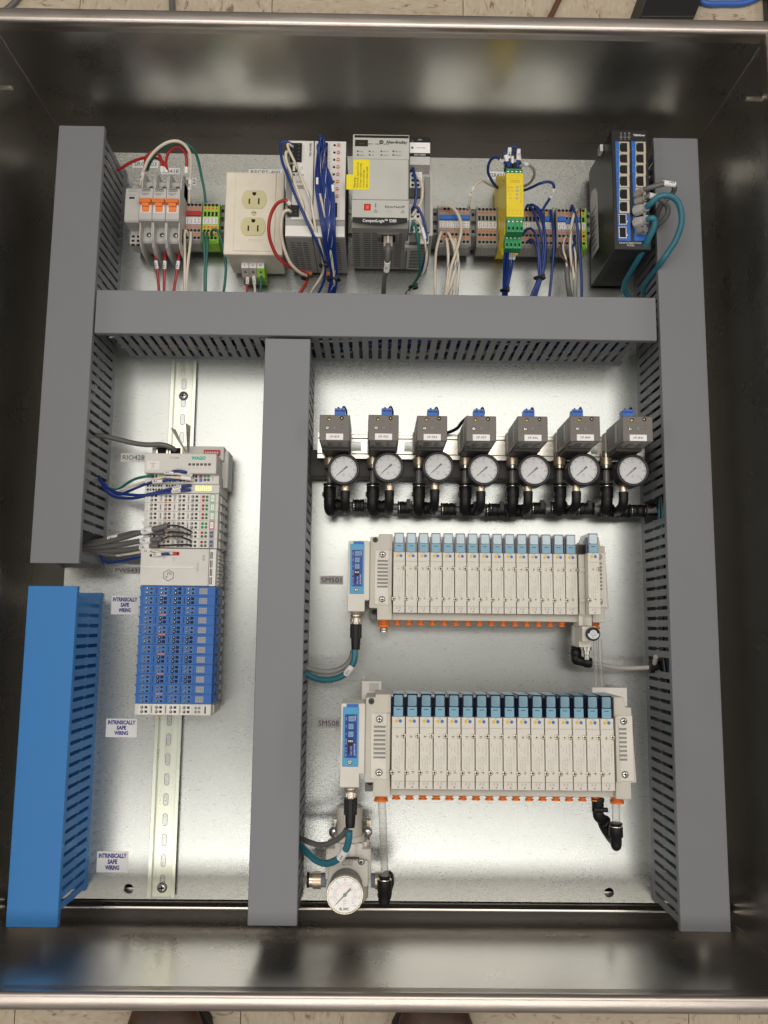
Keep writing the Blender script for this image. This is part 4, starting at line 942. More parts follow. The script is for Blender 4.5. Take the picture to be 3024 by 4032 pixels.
IPS = [(g1, 127, 158, 387, 385, '839', 218, 335, 628, 143, 348, 795), (g1, 551, 158, 803, 385, '902', 588, 718, 610, 140, 728, 792), (g1, 970, 166, 1220, 385, '904', 983, 1147, 607, 143, 1118, 785), (g1, 1390, 168, 1643, 390, '907', 1380, 1540, 632, 146, 1513, 800),
       (g2, 303, 170, 560, 393, '846', 258, 445, 638, 148, 390, 800), (g2, 755, 168, 1008, 390, '844', 662, 870, 630, 148, 805, 800), (g2, 1205, 170, 1465, 393, '841', 1063, 1292, 638, 148, 1210, 805)]
HDR = [g1(290, 935, 33), g1(640, 945, 33), g1(930, 960, 33), g1(1270, 975, 33), g1(1600, 980, 33), g2(330, 985, 33), g2(640, 965, 33), g2(900, 968, 33), g2(1240, 985, 33), g2(1390, 985, 36), g2(1640, 965, 40)]
IPW = [g1(255, 160, 132)]
for n_, (c, x0, y0, x1, y1, no, tx, gx, gy, gr, sx, sy) in enumerate(IPS):
    A_ = c(x0, y0, 132); D_ = c(x1, y1, 132); xc = (A_.x + D_.x) / 2; w = 18.4; yt = A_.y; yb = D_.y
    t = Thing('pressure_transducer', 'grey block transducer with label I/P-' + no + ' and blue plug', 'transducer', (xc, (yt + yb) / 2, 42), 'grey pressure transducers on the aluminium bar')
    b = MB(); b.box(xc - w, yb, 58, xc + w, yt, 132, M_IP); t.part('body', b, bevel=1.0)
    b = MB(); b.box(xc - w - 1.5, yb + 2, 42, xc + w - 6, yt - 3, 58, M_BEIGE2); b.box(xc - w + 2, yb - 3.5, 43, xc + w - 2, yb + 6, 94, M_DGREY); t.part('base_block', b, bevel=1)
    b = MB(); b.box(xc - w + 2.5, yb - .35, 99, xc + w - 2.5, yb + .2, 128, MATS.get('plate_label_grey') or mat('plate_label_grey', (.34, .33, .32), .35))
    for k in range(7):
        for j in range(2):
            L = random.uniform(3, 9) if j else random.uniform(4, 12); xx = xc - w + 9 + j * 13 ; b.box(xx, yb - .45, 102 + k * 3.5, xx + L, yb - .3, 103.3 + k * 3.5, M_INK)
    b.box(xc - w + 3.5, yb - .45, 101, xc - w + 7.5, yb - .3, 106, M_INK); t.part('rating_plate', b)
    b = MB(); b.box(xc - w - .3, yb + 5, 66, xc - w, yt - 4, 92, M_MGREY); b.box(xc - w - .35, yb + 5, 99, xc - w, yt - 4, 106, M_TAPE); b.box(xc - w - .35, yb + 5, 111, xc - w, yt - 4, 122, M_MGREY); t.part('side_label', b)
    k_ = 2.1829 * 3.27
    f_ = lambda x, y: (xc + (x - 257) / k_, (yt + yb) / 2 - (y - 271) / k_)
    b = MB(); p = f_(209, 194); b.lathe([(2.4, 0), (2.2, 1.0), (.01, 1.1)], M_GOLD, (*p, 132), n=14, cap=False); b.box(p[0] - 1.6, p[1] - .2, 133, p[0] + 1.6, p[1] + .2, 133.3, M_HOLE); t.part('adjuster_screw', b)
    b = MB(); p = f_(317, 184); b.disc(*p, 132.1, 2.4, M_HOLE, 14); b.lathe([(1.4, 0), (1.2, .6), (.01, .7)], M_GOLD, (p[0], p[1], 132), n=12, cap=False); t.part('adjuster_screw', b)
    p = f_(193, 271); t.share('screw', SCREW3, (p[0], p[1], 132)); b = MB(); p = f_(257, 271); b.lathe([(2.2, 0), (2.2, .5), (1.2, .5), (1.0, .1), (.01, .1)], M_MGREY, (*p, 132), n=14, cap=False); t.part('vent_plug', b)
    b = MB(); p = f_(258, 350); b.box(p[0] - 10.4, p[1] - 3.9, 132, p[0] + 10.4, p[1] + 3.9, 132.4, M_LABEL); o = t.part('tag', b, bevel=.3)
    b = MB(); b.text('I/P-' + no, p[0], p[1], 132.5, 2.8, M_INK, w=11.5); t.part('lettering', b, parent=o)
    b = MB(); p = f_(257, 215); b.text('OUT', p[0] + 9, p[1] + 1, 132.15, 1, M_DGREY); b.text('ZERO', p[0] + 9, p[1] - 8, 132.15, 1, M_DGREY); b.text('+', p[0], p[1], 132.15, 2.4, M_DGREY); b.text('SPAN', p[0] + 9, p[1] - 3.5, 132.15, 1.2, M_DGREY); t.part('printed_marks', b)
    px_ = f_(302 if n_ == 0 else 257 + (0, -50 + 0, 0, 0, 0, 0, 0)[0], 0)[0]
    bxc = f_({0: 304, 1: 283, 2: 264, 3: 236, 4: 222, 5: 184, 6: 165}[n_], 0)[0] - 0
    zz = 100 - 0 * n_
    pl_ = c({0: 304, 1: 705, 2: 1098, 3: 1494, 4: 394, 5: 808, 6: 1240}[n_], 130, 98)
    b = MB(); b.box(pl_.x - 6.6, yt - 2, 88, pl_.x + 6.6, yt + 15.5, 104, M_BLUE); b.box(pl_.x - 5.8, yt + 11.5, 104, pl_.x - .4, yt + 13, 104.2, M_BINK); b.box(pl_.x + .4, yt + 11.5, 104, pl_.x + 5.8, yt + 13, 104.2, M_BINK); t.part('plug', b, bevel=.5)
    b = MB(); b.tube([(pl_.x + 2, yt + 15, 98), (pl_.x + 5, yt + 19, 99), (pl_.x + 8, yt + 13, 88), (pl_.x + 4, yt + 5, 60), (pl_.x - 8, yt + 2, 50)], 1.1, WIRE['black'], n=6)
    b.tube([(pl_.x - 3, yt + 15, 98), (pl_.x - 2, yt + 18, 96), (pl_.x + 2, yt + 14, 80), (pl_.x - 6, yt + 4, 50)], 1.1, WIRE['black'], n=6); t.part('lead', b)
    # metal fitting and the tube under the transducer
    fy0 = c(tx, 515, 50).y; fy1 = c(tx, 640, 50).y; fx = c(tx, 640, 50).x
    b = MB(); b.cyl((fx, fy0 + 6, 50), (fx, fy0 - 3, 50), 5.5, M_NICKEL); b.cyl((fx, fy0 - 3, 50), (fx, fy1 + 7, 50), 8.4, M_BRASS, n=6); b.cyl((fx, fy1 + 7, 50), (fx, fy1 + 2.5, 50), 5.6, M_NICKEL); b.cyl((fx, fy1 + 2.5, 50), (fx, fy1, 50), 7.2, M_BLACK); t.part('fitting', b)
    # gauge
    G_ = c(gx, gy, 86); R_ = gr / 2.1829 / 3.23
    t = Thing('pressure_gauge', 'small round black rimmed gauge below the transducer labelled I/P-' + no, 'gauge', (G_.x, G_.y, 60), 'seven black rimmed gauges')
    b = MB(); b.lathe([(R_ - 2.5, -26), (R_ - 1.0, -24), (R_ - 1, -4), (R_, -3), (R_, .6), (R_ - 1.0, 1.6), (R_ - 3.5, 1.4), (R_ - 3.8, -1.4)], M_BLKMETAL, (G_.x, G_.y, 86), n=40, cap=False); b.disc(G_.x, G_.y, 60, R_ - 2.5, M_BLKMETAL, 30); t.part('case', b)
    b = MB(); b.disc(G_.x, G_.y, 84.6, R_ - 3.7, M_DIAL, 40); dl = t.part('dial', b)
    b = MB(); rr = R_ - 4.4
    for k in range(61):
        an = math.radians(225 - 270 * k / 60); l_ = 1.9 if k % 10 == 0 else (1.4 if k % 5 == 0 else .9); wd_ = .2 if k % 5 else .36
        ca, sa = math.cos(an), math.sin(an)
        b.add([(G_.x + ca * rr - sa * wd_, G_.y + sa * rr + ca * wd_, 84.7), (G_.x + ca * (rr - l_) - sa * wd_, G_.y + sa * (rr - l_) + ca * wd_, 84.7), (G_.x + ca * (rr - l_) + sa * wd_, G_.y + sa * (rr - l_) - ca * wd_, 84.7), (G_.x + ca * rr + sa * wd_, G_.y + sa * rr - ca * wd_, 84.7)], [(0, 1, 2, 3)], M_INK)
    for k, s in ((1, '5'), (2, '10'), (3, '15'), (4, '20'), (5, '25'), (6, '30')):
        an = math.radians(225 - 45 * k); b.text(s, G_.x + math.cos(an) * (rr - 3.0) if k != 3 else G_.x, G_.y + math.sin(an) * (rr - 2.9), 84.72, 1.6, M_INK)
    for an, s in ((170, '50'), (90, '100'), (20, '150'), (-42, '200')): b.text(s, G_.x + math.cos(math.radians(an)) * (rr - 6.6), G_.y + math.sin(math.radians(an)) * (rr - 6.2), 84.72, 1.6, M_GINK)
    b.text('kPa\npsi', G_.x, G_.y - 7.4, 84.72, 1.4, M_INK, w=3.0); t.part('dial_marks', b, parent=dl)
    b = MB(); an = math.radians(222); ca, sa = math.cos(an), math.sin(an)
    def nd(r, w_): return (G_.x + ca * r - sa * w_, G_.y + sa * r + ca * w_, 85.3)
    b.add([nd(-5.8, 1.3), nd(-5.8, -1.3), nd(0, -.8), nd(12.2, -.3), nd(12.2, .3), nd(0, .8)], [(0, 1, 2, 3, 4, 5)], M_INK); b.lathe([(1.3, 0), (1.1, .8), (.01, .9)], M_GOLD, (G_.x, G_.y, 85.2), n=14, cap=False); t.part('needle', b)
    b = MB(); b.disc(G_.x, G_.y, 86.6, R_ - 2.8, M_GLASS, 40); t.part('glass', b)
    hx = c(sx, sy, 72); b = MB()
    gb = G_.y - R_ + 3
    b.cyl((hx.x, gb, 72), (hx.x, hx.y + 4, 72), 3.4, M_BRASS); b.cyl((hx.x, hx.y + 3, 72), (hx.x, hx.y - 3, 72), 5.6, M_BRASS, n=6); t.part('stem', b)
    # gauge elbow down to the header
    e0 = hx.y - 3; hz = 33; hp = min(HDR, key=lambda q: abs(q.x - hx.x)); hyy = c(sx, 955, 33).y
    b = MB(); b.cyl((hx.x, e0, 72), (hx.x, e0 - 5, 72), 6.2, M_BLACK); b.tube([(hx.x, e0 - 4, 72), (hx.x, e0 - 12, 71), (hx.x, e0 - 19, 62), (hx.x, e0 - 21, 48), (hx.x, e0 - 20, 33)], 5.9, M_BLACK, n=14)
    solo('elbow_fitting', b, 'slim black elbow under the gauge of I/P-' + no, 'pipe elbow', (hx.x, e0, 33), 'slim black elbows under the gauges')
    # grey tube and push-in elbow under the transducer
    ty0 = fy1; cy0 = c(tx, 755, 50).y; cx = c(tx, 850, 50).x
    b = MB(); b.cyl((fx, ty0 + 2, 50), (fx, cy0 - 3, 50), 4.1, M_TUBE, n=14); solo('air_tube', b, 'short grey air tube below the metal fitting of I/P-' + no, 'tube', (fx, cy0, 50), 'short grey air tubes')
    t = Thing('push_in_elbow', 'stout black push-in elbow under the transducer I/P-' + no, 'pipe elbow', (cx, cy0, 33), 'stout black push-in elbows')
    b = MB(); b.cyl((fx, cy0, 50), (fx, cy0 - 1.8, 50), 8.8, M_BLACK, n=20); b.cyl((fx, cy0 - 1.8, 50), (fx, cy0 - 3, 50), 6.0, M_BLACK, n=20); t.part('release_ring', b)
    b = MB(); b.lathe([(7.9, 0), (7.9, .6)], M_NICKEL, (fx, cy0 - 3, 50), (0, -1, 0), 20); t.part('metal_ring', b)
    b = MB(); b.lathe([(7.8, 0), (8.3, 1), (8.3, 14), (7.2, 16), (7.0, 17)], M_BLACK, (fx, cy0 - 3.5, 50), (0, -1, 0), 20)
    b.tube([(fx, cy0 - 18, 50), (fx, cy0 - 24, 49.5), (fx, cy0 - 30, 45), (fx + 1, cy0 - 33, 38), (fx + 2, cy0 - 32, 28)], 7.4, M_BLACK, n=16)
    b.box(fx - 9.5, cy0 - 16, 47, fx - 6, cy0 - 11, 53, M_BLACK); t.part('body', b)
# header: tees and tubes
def along(P0, P1, f): return P0 + (P1 - P0) * f
b = MB(); b.tube(HDR, 4.6, M_TUBE, n=12); solo('header_tube', b, 'grey air tube linking the row of black tees under the gauges', 'tube')
tees = [(g1, 300, 935, 62, 1), (g1, 470, 940, 50, 0), (g1, 660, 948, 60, 0), (g1, 860, 958, 52, 1), (g1, 1060, 962, 52, 0), (g1, 1235, 972, 55, 0), (g1, 1430, 978, 52, 1), (g1, 1610, 980, 48, 0), (g2, 130, 975, 62, 1), (g2, 270, 985, 60, 0), (g2, 475, 965, 50, 1), (g2, 650, 962, 60, 0), (g2, 880, 968, 62, 1), (g2, 1060, 985, 52, 0), (g2, 1210, 990, 42, 0), (g2, 1330, 985, 58, 0), (g2, 1465, 975, 62, 1)]
ux = [(q[0](q[6], 900, 40).x + 6, q[5]) for q in IPS]
near = [min(ux, key=lambda u: abs(u[0] - q[0](q[1], q[2], 33).x))[1] for q in tees]
def tee_label(k):
    same = [i for i in range(len(tees)) if near[i] == near[k]]; w_ = {1: ['only one'], 2: ['left one', 'right one'], 3: ['left one', 'middle one', 'right one'], 4: ['first', 'second', 'third', 'fourth']}[len(same)]
    return 'black tee in the air line, ' + w_[same.index(k)] + ' of those below transducer I/P-' + near[k]
for k, (c, x, y, hw, tab) in enumerate(tees):
    A_ = c(x - hw * 1.18, y, 33); D_ = c(x + hw * 1.18, y, 33)
    t = Thing('pipe_tee', tee_label(k), 'pipe tee', (A_.x, A_.y, 26), 'black tees along the header')
    d_ = (D_ - A_); b = MB(); L = d_.length
    b.lathe([(7.4, 2.2), (8.2, 3), (8.2, L * .45), (7.2, L * .5), (8.2, L * .55), (8.2, L - 3), (7.4, L - 2.2)], M_BLACK, A_, d_, 18)
    if tab: m_ = (A_ + D_) / 2; b.box(m_.x + 2, m_.y - 2, 34, m_.x + 7, m_.y + 10, 43, M_BLACK)
    t.part('body', b)
    b = MB(); b.lathe([(8.8, 0), (8.8, 1.4)], M_BLACK, A_, d_, 18); b2 = MB(); b2.lathe([(8.8, L - 1.4), (8.8, L)], M_BLACK, A_, d_, 18); t.part('release_ring', b); t.part('release_ring', b2)
    b = MB(); b.lathe([(8.0, 1.6), (8.0, 2.2)], M_NICKEL, A_, d_, 18); t.part('metal_ring', b)

# ================================================================== valve banks
PT = 15.4
def valve_meshes():
    r = {}
    b = MB(); b.box(.15, 0, -44, 14.65, 75.6, -.8, M_BEIGE); b.box(.25, 8.3, -.9, 14.55, 63.8, 0, M_BEIGE); b.box(.25, .1, -.9, 14.55, 8.0, -.1, M_BEIGE); b.box(.5, 64.2, -.9, 14.3, 75.4, -.1, M_BEIGE)
    r['body'] = b.mesh('valve')
    b = MB(); b.box(1.2, 75.6, -42, 13.0, 99.8, -.4, M_NAVY); b.box(.15, 75.6, -44, 14.65, 96, -9, M_NAVY); r['coil'] = b.mesh('coil_housing')
    b = MB(); b.box(2.0, 75.8, -.5, 12.2, 86, .2, M_CYAN); b.box(4.5, 83, .2, 9.6, 83.7, .3, M_INK); b.box(1.6, 99.7, -40, 12.6, 100.1, -1.4, M_CYAN); r['cover'] = b.mesh('coil_cover')
    b = MB(); pl = []
    for (cx, cy, a0) in ((10.4, 97.0, 0), (3.8, 97.0, 90), (3.8, 88.4, 180), (10.4, 88.4, 270)):
        for k in range(4): w = math.radians(a0 + 30 * k); pl.append((cx + 1.4 * math.cos(w), cy + 1.4 * math.sin(w)))
    b.prism(pl, -.5, .5, M_WIN); r['window'] = b.mesh('window')
    b = MB(); b.disc(5, 71.0, .02, 1.9, mat('dot_yellow', (.72, .47, .05), .5), 14); r['dy'] = b.mesh('yellow_dot')
    b = MB(); b.disc(9.4, 71.0, .02, 1.9, mat('dot_blue', (.06, .16, .50), .5), 14); r['db'] = b.mesh('blue_dot')
    b = MB(); g = mat('faint_print', (.40, .36, .30), .6)
    b.text('SMC', 2.2, 46, .12, 1.3, g, rot=-90); b.text('SY5100-5U1', 11.6, 38, .12, 1.2, g, rot=-90, w=22); b.text('0.15-0.7MPa', 8, 42, .12, 1.0, g, rot=-90)
    b.text('DC24V', 4.4, 42, .12, 1.0, g, rot=-90)
    for (x0, y0, x1, y1) in ((3.5, 22, 3.7, 31), (3.5, 31, 6, 31.2), (3.5, 22, 6, 22.2), (6, 20, 8.6, 20.2), (6, 20, 6.2, 34), (8.4, 20, 8.6, 34), (6, 34, 8.6, 34.2), (6, 27, 8.6, 27.2), (9, 30, 9.2, 34)): b.box(x0, y0, .05, x1, y1, .12, g)
    b.text('PUSH\nTURN', 7.2, 74.0, .12, .7, g, w=3.2); r['print'] = b.mesh('printing')
    b = MB(); b.text('NC', 5.0, 5.7, .12, 1.5, M_RINK, rot=-90, w=2.6); b.text('NC', 8.6, 5.7, .12, 1.5, mat('cyan_ink', (.02, .25, .42), .5), rot=-90, w=2.6); b.lathe([(.9, 0), (.9, .1), (.6, .1), (.01, .1)], M_GINK, (7.6, 2.4, 0), n=10, cap=False); r['nc'] = b.mesh('port_marks')
    b = MB(); b.lathe([(4.6, 0), (4.6, -2.6), (3.2, -2.6), (3.2, -4.6), (4.8, -4.6), (4.8, -6)], M_ORANGE, (0, 0, 0), (0, 1, 0), 16); r['fit'] = b.mesh('release_ring')
    return r
VM = valve_meshes()
def valve_bank(label, O, zf, xe, spaced):
    ox, oy = O.x, O.y; kw = 1.14 if spaced else 1.26
    t = Thing('valve_bank', label, 'valve bank', (ox + 120, oy + 45, zf - 80))
    def at(b, nm, parent=None, bevel=0): return t.part(nm, b, parent=parent, bevel=bevel)
    T_ = lambda *q: (ox + q[0], oy + q[1], zf + q[2])
    def bx(b, x0, y0, z0, x1, y1, z1, m): b.box(ox + x0, oy + y0, zf + z0, ox + x1, oy + y1, zf + z1, m)
    b = MB(); bx(b, -1, 0, -60, xe - (7 if spaced else 1), 75, -20, M_HOLE); at(b, 'gap_shade_fill')  # black filler standing for the shade in the gaps between valves
    b = MB(); bx(b, -2, -3, -80, xe, 92, -44, M_BEIGE2); bx(b, -1, -9, -62, xe, 0, -14, M_BEIGE2); at(b, 'manifold_base', bevel=1)
    b = MB(); pl = [(-18.4, 98.5), (-.9, 98.5), (-.9, -9), (-19.5, -9), (-19.5, 5.5), (-29.5, 5.5), (-29.5, 88), (-28.5, 95), (-18.4, 95)]
    b.prism([(ox + x, oy + y) for x, y in pl], zf - 80, zf - 6, M_BEIGE2); e0 = at(b, 'end_block', bevel=1)
    b = MB(); bx(b, -28, 90, -7, -19, 95.5, -12, M_BEIGE2); t.share('screw', screw_mesh(3.0, 1.2, M_DGREY), T_(-22.8, 91, -6), parent=None)
    b = MB(); bx(b, -22.8, 9.7, -6, -2.2, 78.3, -4.4, M_BEIGE); o = at(b, 'side_plate', bevel=.4)
    b = MB(); bx(b, -5.2, 11, -6, -2, 78.5, -2.4, M_BEIGE2)
    for yy in (72, 15): bx(b, -17.5, yy - 3.7, -4.5, -9.5, yy + 5, -3.2, M_BEIGE)
    at(b, 'side_rail', bevel=.4)
    for k in range(8):
        b = MB(); bx(b, -19.8, 65.5 - k * 4.6, -4.4, -6.6, 67.2 - k * 4.6, -3.0, M_BEIGE); bx(b, -19.8, 63.2 - k * 4.6, -4.4, -6.6, 65.5 - k * 4.6, -4.3, M_MGREY); at(b, 'louvre')
    for yy in (72.5, 16.5): t.share('screw', SCREW4, T_(-13.5, yy, -3.2))
    b = MB(); bx(b, -29, -9, -62, -20, 6, -36, M_MGREY); at(b, 'foot_tab', bevel=1); t.share('screw', screw_mesh(3.0, 1.2, M_DGREY), T_(-23.5, 1.0, -36))
    # right end block
    b = MB(); pl = [(xe, 98), (xe + 9 * kw, 98), (xe + 10.5 * kw, 87), (xe + 15.5 * kw, 87), (xe + 18.5 * kw, 7.5), (xe + 13.5 * kw, 7.5), (xe + 13.5 * kw, -9.5), (xe, -9.5)]
    b.prism([(ox + x, oy + y) for x, y in pl], zf - 80, zf - 6, M_BEIGE2); at(b, 'end_block', bevel=1)
    b = MB(); bx(b, xe + 2, 9.7, -6, xe + 15.8 * kw, 78.3, -4.4, M_BEIGE); at(b, 'side_plate', bevel=.4)
    b = MB(); bx(b, xe + .2, 9, -6, xe + 3.6, 78, -1.5, M_BEIGE2); at(b, 'side_rail', bevel=.4)
    for k in range(8):
        b = MB(); bx(b, xe + 4.5, 65.5 - k * 4.6, -4.4, xe + 13, 67.2 - k * 4.6, -3.0, M_BEIGE); bx(b, xe + 4.5, 63.2 - k * 4.6, -4.4, xe + 13, 65.5 - k * 4.6, -4.3, M_MGREY); at(b, 'louvre')
    for yy in (72.5, 16.5): t.share('screw', SCREW4, T_(xe + 8 * kw, yy, -4.0))
    # communication unit
    b = MB(); pl = [(-56.3, 88.9), (-29.5, 88.9), (-29.5, 15), (-35, 15), (-35, .9), (-56.6, .9)]
    b.prism([(ox + x, oy + y) for x, y in pl], zf - 60, zf - 1, M_BEIGE); cu = at(b, 'bus_module', bevel=1.2)
    b = MB(); bx(b, -54, 22.8, -1, -36.4, 85.2, .4, M_SKY); at(b, 'blue_cover', parent=cu, bevel=1)
    b = MB(); bx(b, -50, 85, -1, -37, 88.4, .2, M_BLUE2); bx(b, -51.6, 32, .4, -38.4, 77.5, .9, M_DBLUE); at(b, 'printed_panel', parent=cu, bevel=.6)
    for k in range(3):
        b = MB(); yy = 73 - 8.1 * k; bx(b, -47.6, yy - 2.7, .9, -42.2, yy + 2.7, 1.6, M_CYAN); b.lathe([(1.8, 0), (1.7, .5), (.01, .5)], M_WIN, T_(-44.9, yy, 1.6), n=14, cap=False); at(b, 'rotary_switch', parent=cu)
    b = MB(); bx(b, -48, 45, .9, -42.6, 52, 1.5, M_BLACK)
    for k in range(3): bx(b, -47.4 + k * 1.7, 48.6, 1.5, -46.4 + k * 1.7, 50.6, 1.8, M_WHITE)
    bx(b, -48, 36, .9, -46.2, 45, 1.2, M_BLACK); at(b, 'dip_switch', parent=cu)
    b = MB(); b.text('SMC', *T_(-40.6, 73.2, 1.05), 2.3, M_WINK, rot=-90); b.text('EtherNet/IP', *T_(-40.6, 40.5, 1.05), 2.0, M_WINK, rot=-90, w=12)
    for s, yy in (('X100', 73), ('X10', 65), ('X1', 57), ('SETTING', 49), ('NS', 42), ('MS', 39), ('PWR', 35)): b.text(s, *T_(-50.2, yy, 1.05), 1.1, M_WINK, rot=-90)
    b.text('LINK1 LINK2', *T_(-44.4, 39.5, 1.05), 1.2, M_WINK, rot=-90); at(b, 'lettering', parent=cu)
    t.share('screw', SCREW3, T_(-45.6, 27.5, .4))
    # connector plug
    cx, cy, cz = ox - 45.8, oy + 1, zf - 16
    t2 = Thing('cable_connector', 'nickel and black round connector under the bus module of the ' + ('upper' if spaced else 'lower') + ' valve bank', 'connector', (cx, cy, cz))
    b = MB(); b.lathe([(6.6, 0), (6.6, 3.4), (7.2, 3.6), (7.2, 6.4), (6.4, 6.6), (6.4, 9)], M_NICKEL, (cx, cy, cz), (0, -1, 0), 24); t2.part('socket', b)
    b = MB(); n = 36; ring = []
    for k in range(n): w = 2 * math.pi * k / n; r_ = 7.4 if k % 2 else 6.9; ring.append((cx + r_ * math.cos(w), cz + r_ * math.sin(w)))
    b.prism(ring, cy - 9, cy - 13.5, M_NICKEL, 'y'); b.cyl((cx, cy - 13.5, cz), (cx, cy - 16, cz), 5.4, M_NICKEL); t2.part('knurled_nut', b)
    b = MB(); n = 24; ring = []
    for k in range(n): w = 2 * math.pi * k / n; r_ = 7.5 if k % 2 else 7.1; ring.append((cx + r_ * math.cos(w), cz + r_ * math.sin(w)))
    b.prism(ring, cy - 15.5, cy - 33, M_BLACK, 'y'); b.lathe([(5.9, 0), (5.7, 6), (5.2, 13), (4.9, 14)], M_BLACK, (cx, cy - 33, cz), (0, -1, 0), 20); t2.part('boot', b)
    # valves
    n = 16; pos = [k * PT for k in range(15)] + [PT * 15 + (8.2 if spaced else 0)]
    for k, x in enumerate(pos):
        dz = 18 if (spaced and k == 15) else 0
        L = T_(x, 0, dz); v = t.share('valve', VM['body'], L)
        if dz: v['label'] = 'valve standing higher than the rest on its own regulator'
        def sub(nm, me, p=(0, 0, 0)): return link(nm, me, v, p)
        m_ = v.modifiers.new('bevel', 'BEVEL'); m_.width = .0005; m_.segments = 2; m_.limit_method = 'ANGLE'
        sub('coil_housing', VM['coil']); sub('coil_cover', VM['cover']); sub('window', VM['window']); sub('yellow_dot', VM['dy']); sub('blue_dot', VM['db']); sub('printing', VM['print']); sub('port_marks', VM['nc'])
        for p in ((13.0, 55.6, -.2), (1.0, 17.4, -.2)): sub('screw', SCREW4_S, p)
        for p in ((6.0, 55.2, -.1), (8.2, 18.2, -.1)): sub('screw', SCREW2_S, p)
        if k < (15 if spaced else 16):
            fx = x + 6.1 * 1 + (0 if not spaced else 0); t.share('release_ring', VM['fit'], T_(fx - (k * .45), -9, -26))
    for (fx, pl) in ((-10.7, 1), (xe + 7, 0)):
        b = MB(); b.lathe([(7.2, 0), (7.2, 4), (5.6, 4), (5.6, 5.6), (7.6, 5.6), (7.8, 8.6)], M_ORANGE, T_(fx, -9, -28), (0, -1, 0), 24); at(b, 'large_release_ring')
    return t
M_SCR = mat('pale_nickel_screw', (.74, .68, .57), .34, .6)
SCREW4_S = screw_mesh(2.9, 1.3, M_SCR); SCREW2_S = screw_mesh(1.9, .5, M_SCR)
O1 = m1(822, 835, 76); O1 = Vector((O1.x, O1.y, 0)); O2 = l1(838, 985, 168); O2 = Vector((O2.x, O2.y + 1.6, 0))
valve_bank('upper beige bank of sixteen valves with light blue windows, the last one raised', O1, 76, 249.5, True)
VB2 = valve_bank('lower, nearer beige bank of sixteen evenly spaced valves', O2, 168, 248, False)
VB2.o.scale = (1.008, 1.035, 1)
t = Thing('tube_plug', 'nickel plug in the large orange port at the lower left of the upper valve bank', 'plug', (O1.x - 10.7, O1.y - 17, 48))
b = MB(); b.lathe([(4.2, 0), (4.2, 2), (5.2, 2), (5.2, 3.4), (4.4, 3.6), (4.4, 4.4), (5.2, 4.6), (5.2, 7)], M_NICKEL, (O1.x - 10.7, O1.y - 17, 48), (0, -1, 0), 20); t.part('body', b)
# regulator spacer under the raised valve
rx = O1.x + 15 * PT; zf = 76
t = Thing('spacer_regulator', 'beige spacer regulator with a tiny gauge under the raised last valve', 'regulator', (rx + 10, O1.y, 32))
b = MB(); b.box(rx + .8, O1.y, 32, rx + 8, O1.y + 75, zf + 2, M_BEIGE2); b.box(rx + 8.1, O1.y + .5, zf - 30, rx + 23, O1.y + 75, zf - 26.5, M_BEIGE2)
b.box(rx + .9, O1.y + 53, zf + 2, rx + 8, O1.y + 58, zf + 4, M_BEIGE2); b.box(rx + .9, O1.y + 15, zf + 2, rx + 8, O1.y + 20, zf + 4, M_BEIGE2); t.part('spacer', b, bevel=.6)
p = m2(895, 760, 72); q = m2(988, 1015, 72); y2 = m2(940, 840, 72).y
b = MB(); b.box(p.x - 4, y2, 40, q.x - 1, O1.y + 2, 72, M_BEIGE); b.box(p.x + 2, y2, 72, q.x - 9, p.y, 75, M_BEIGE2); b.box(p.x - 3, q.y, 36, q.x - 1, y2 + .1, 66, M_BEIGE); t.part('regulator_body', b, bevel=.8)
q2_ = m2(1012, 965, 88); p2_ = m2(900, 842, 88); b = MB(); b.box(p2_.x, q2_.y, 60, q2_.x + 1, p2_.y, 86, M_BEIGE); t.part('gauge_port', b, bevel=.8)
gc = m2(990, 905, 96); b = MB(); b.lathe([(8.2, -8), (8.4, -1), (8.0, 0), (7.3, 0), (7.2, -.8)], M_BLKMETAL, (gc.x, gc.y, 96), n=28, cap=False); t.part('gauge_case', b)
b = MB(); b.disc(gc.x, gc.y, 95.3, 7.2, M_BLACK, 28); b.add([(gc.x + 7.1 * math.cos(math.pi + math.pi * i / 14), gc.y + .5 + 6.6 * math.sin(math.pi + math.pi * i / 14), 95.4) for i in range(15)], [tuple(range(15))], M_DIAL)
b.add([(gc.x + 4.6 * math.cos(math.pi * i / 10), gc.y + .6 + 4.4 * math.sin(math.pi * i / 10), 95.4) for i in range(11)], [tuple(range(11))], M_DIAL); b.text('X10 PSI', gc.x, gc.y - 1.4, 95.5, 1.3, M_INK); b.text('SMC', gc.x, gc.y - 3.8, 95.5, 1.1, M_INK); b.text('5 10', gc.x, gc.y + 2.6, 95.5, 1.1, M_INK); t.part('gauge_dial', b)
p = m2(932, 1025, 52); b = MB(); b.cyl((p.x, q.y + 1, 52), (p.x, q.y - 4, 52), 7.0, M_CHROME, n=6); b.cyl((p.x, q.y - 4, 52), (p.x, q.y - 8, 52), 4.2, M_NICKEL); t.part('lock_nut', b)
b = MB(); pr = [(3.6, 0)]
for k in range(9): pr += [(3.6, k * 1.3), (3.0, k * 1.3 + .6)]
b.lathe(pr, M_CHROME, (p.x, q.y - 5, 52), (0, -1, 0), 16); t.part('adjuster_screw', b)
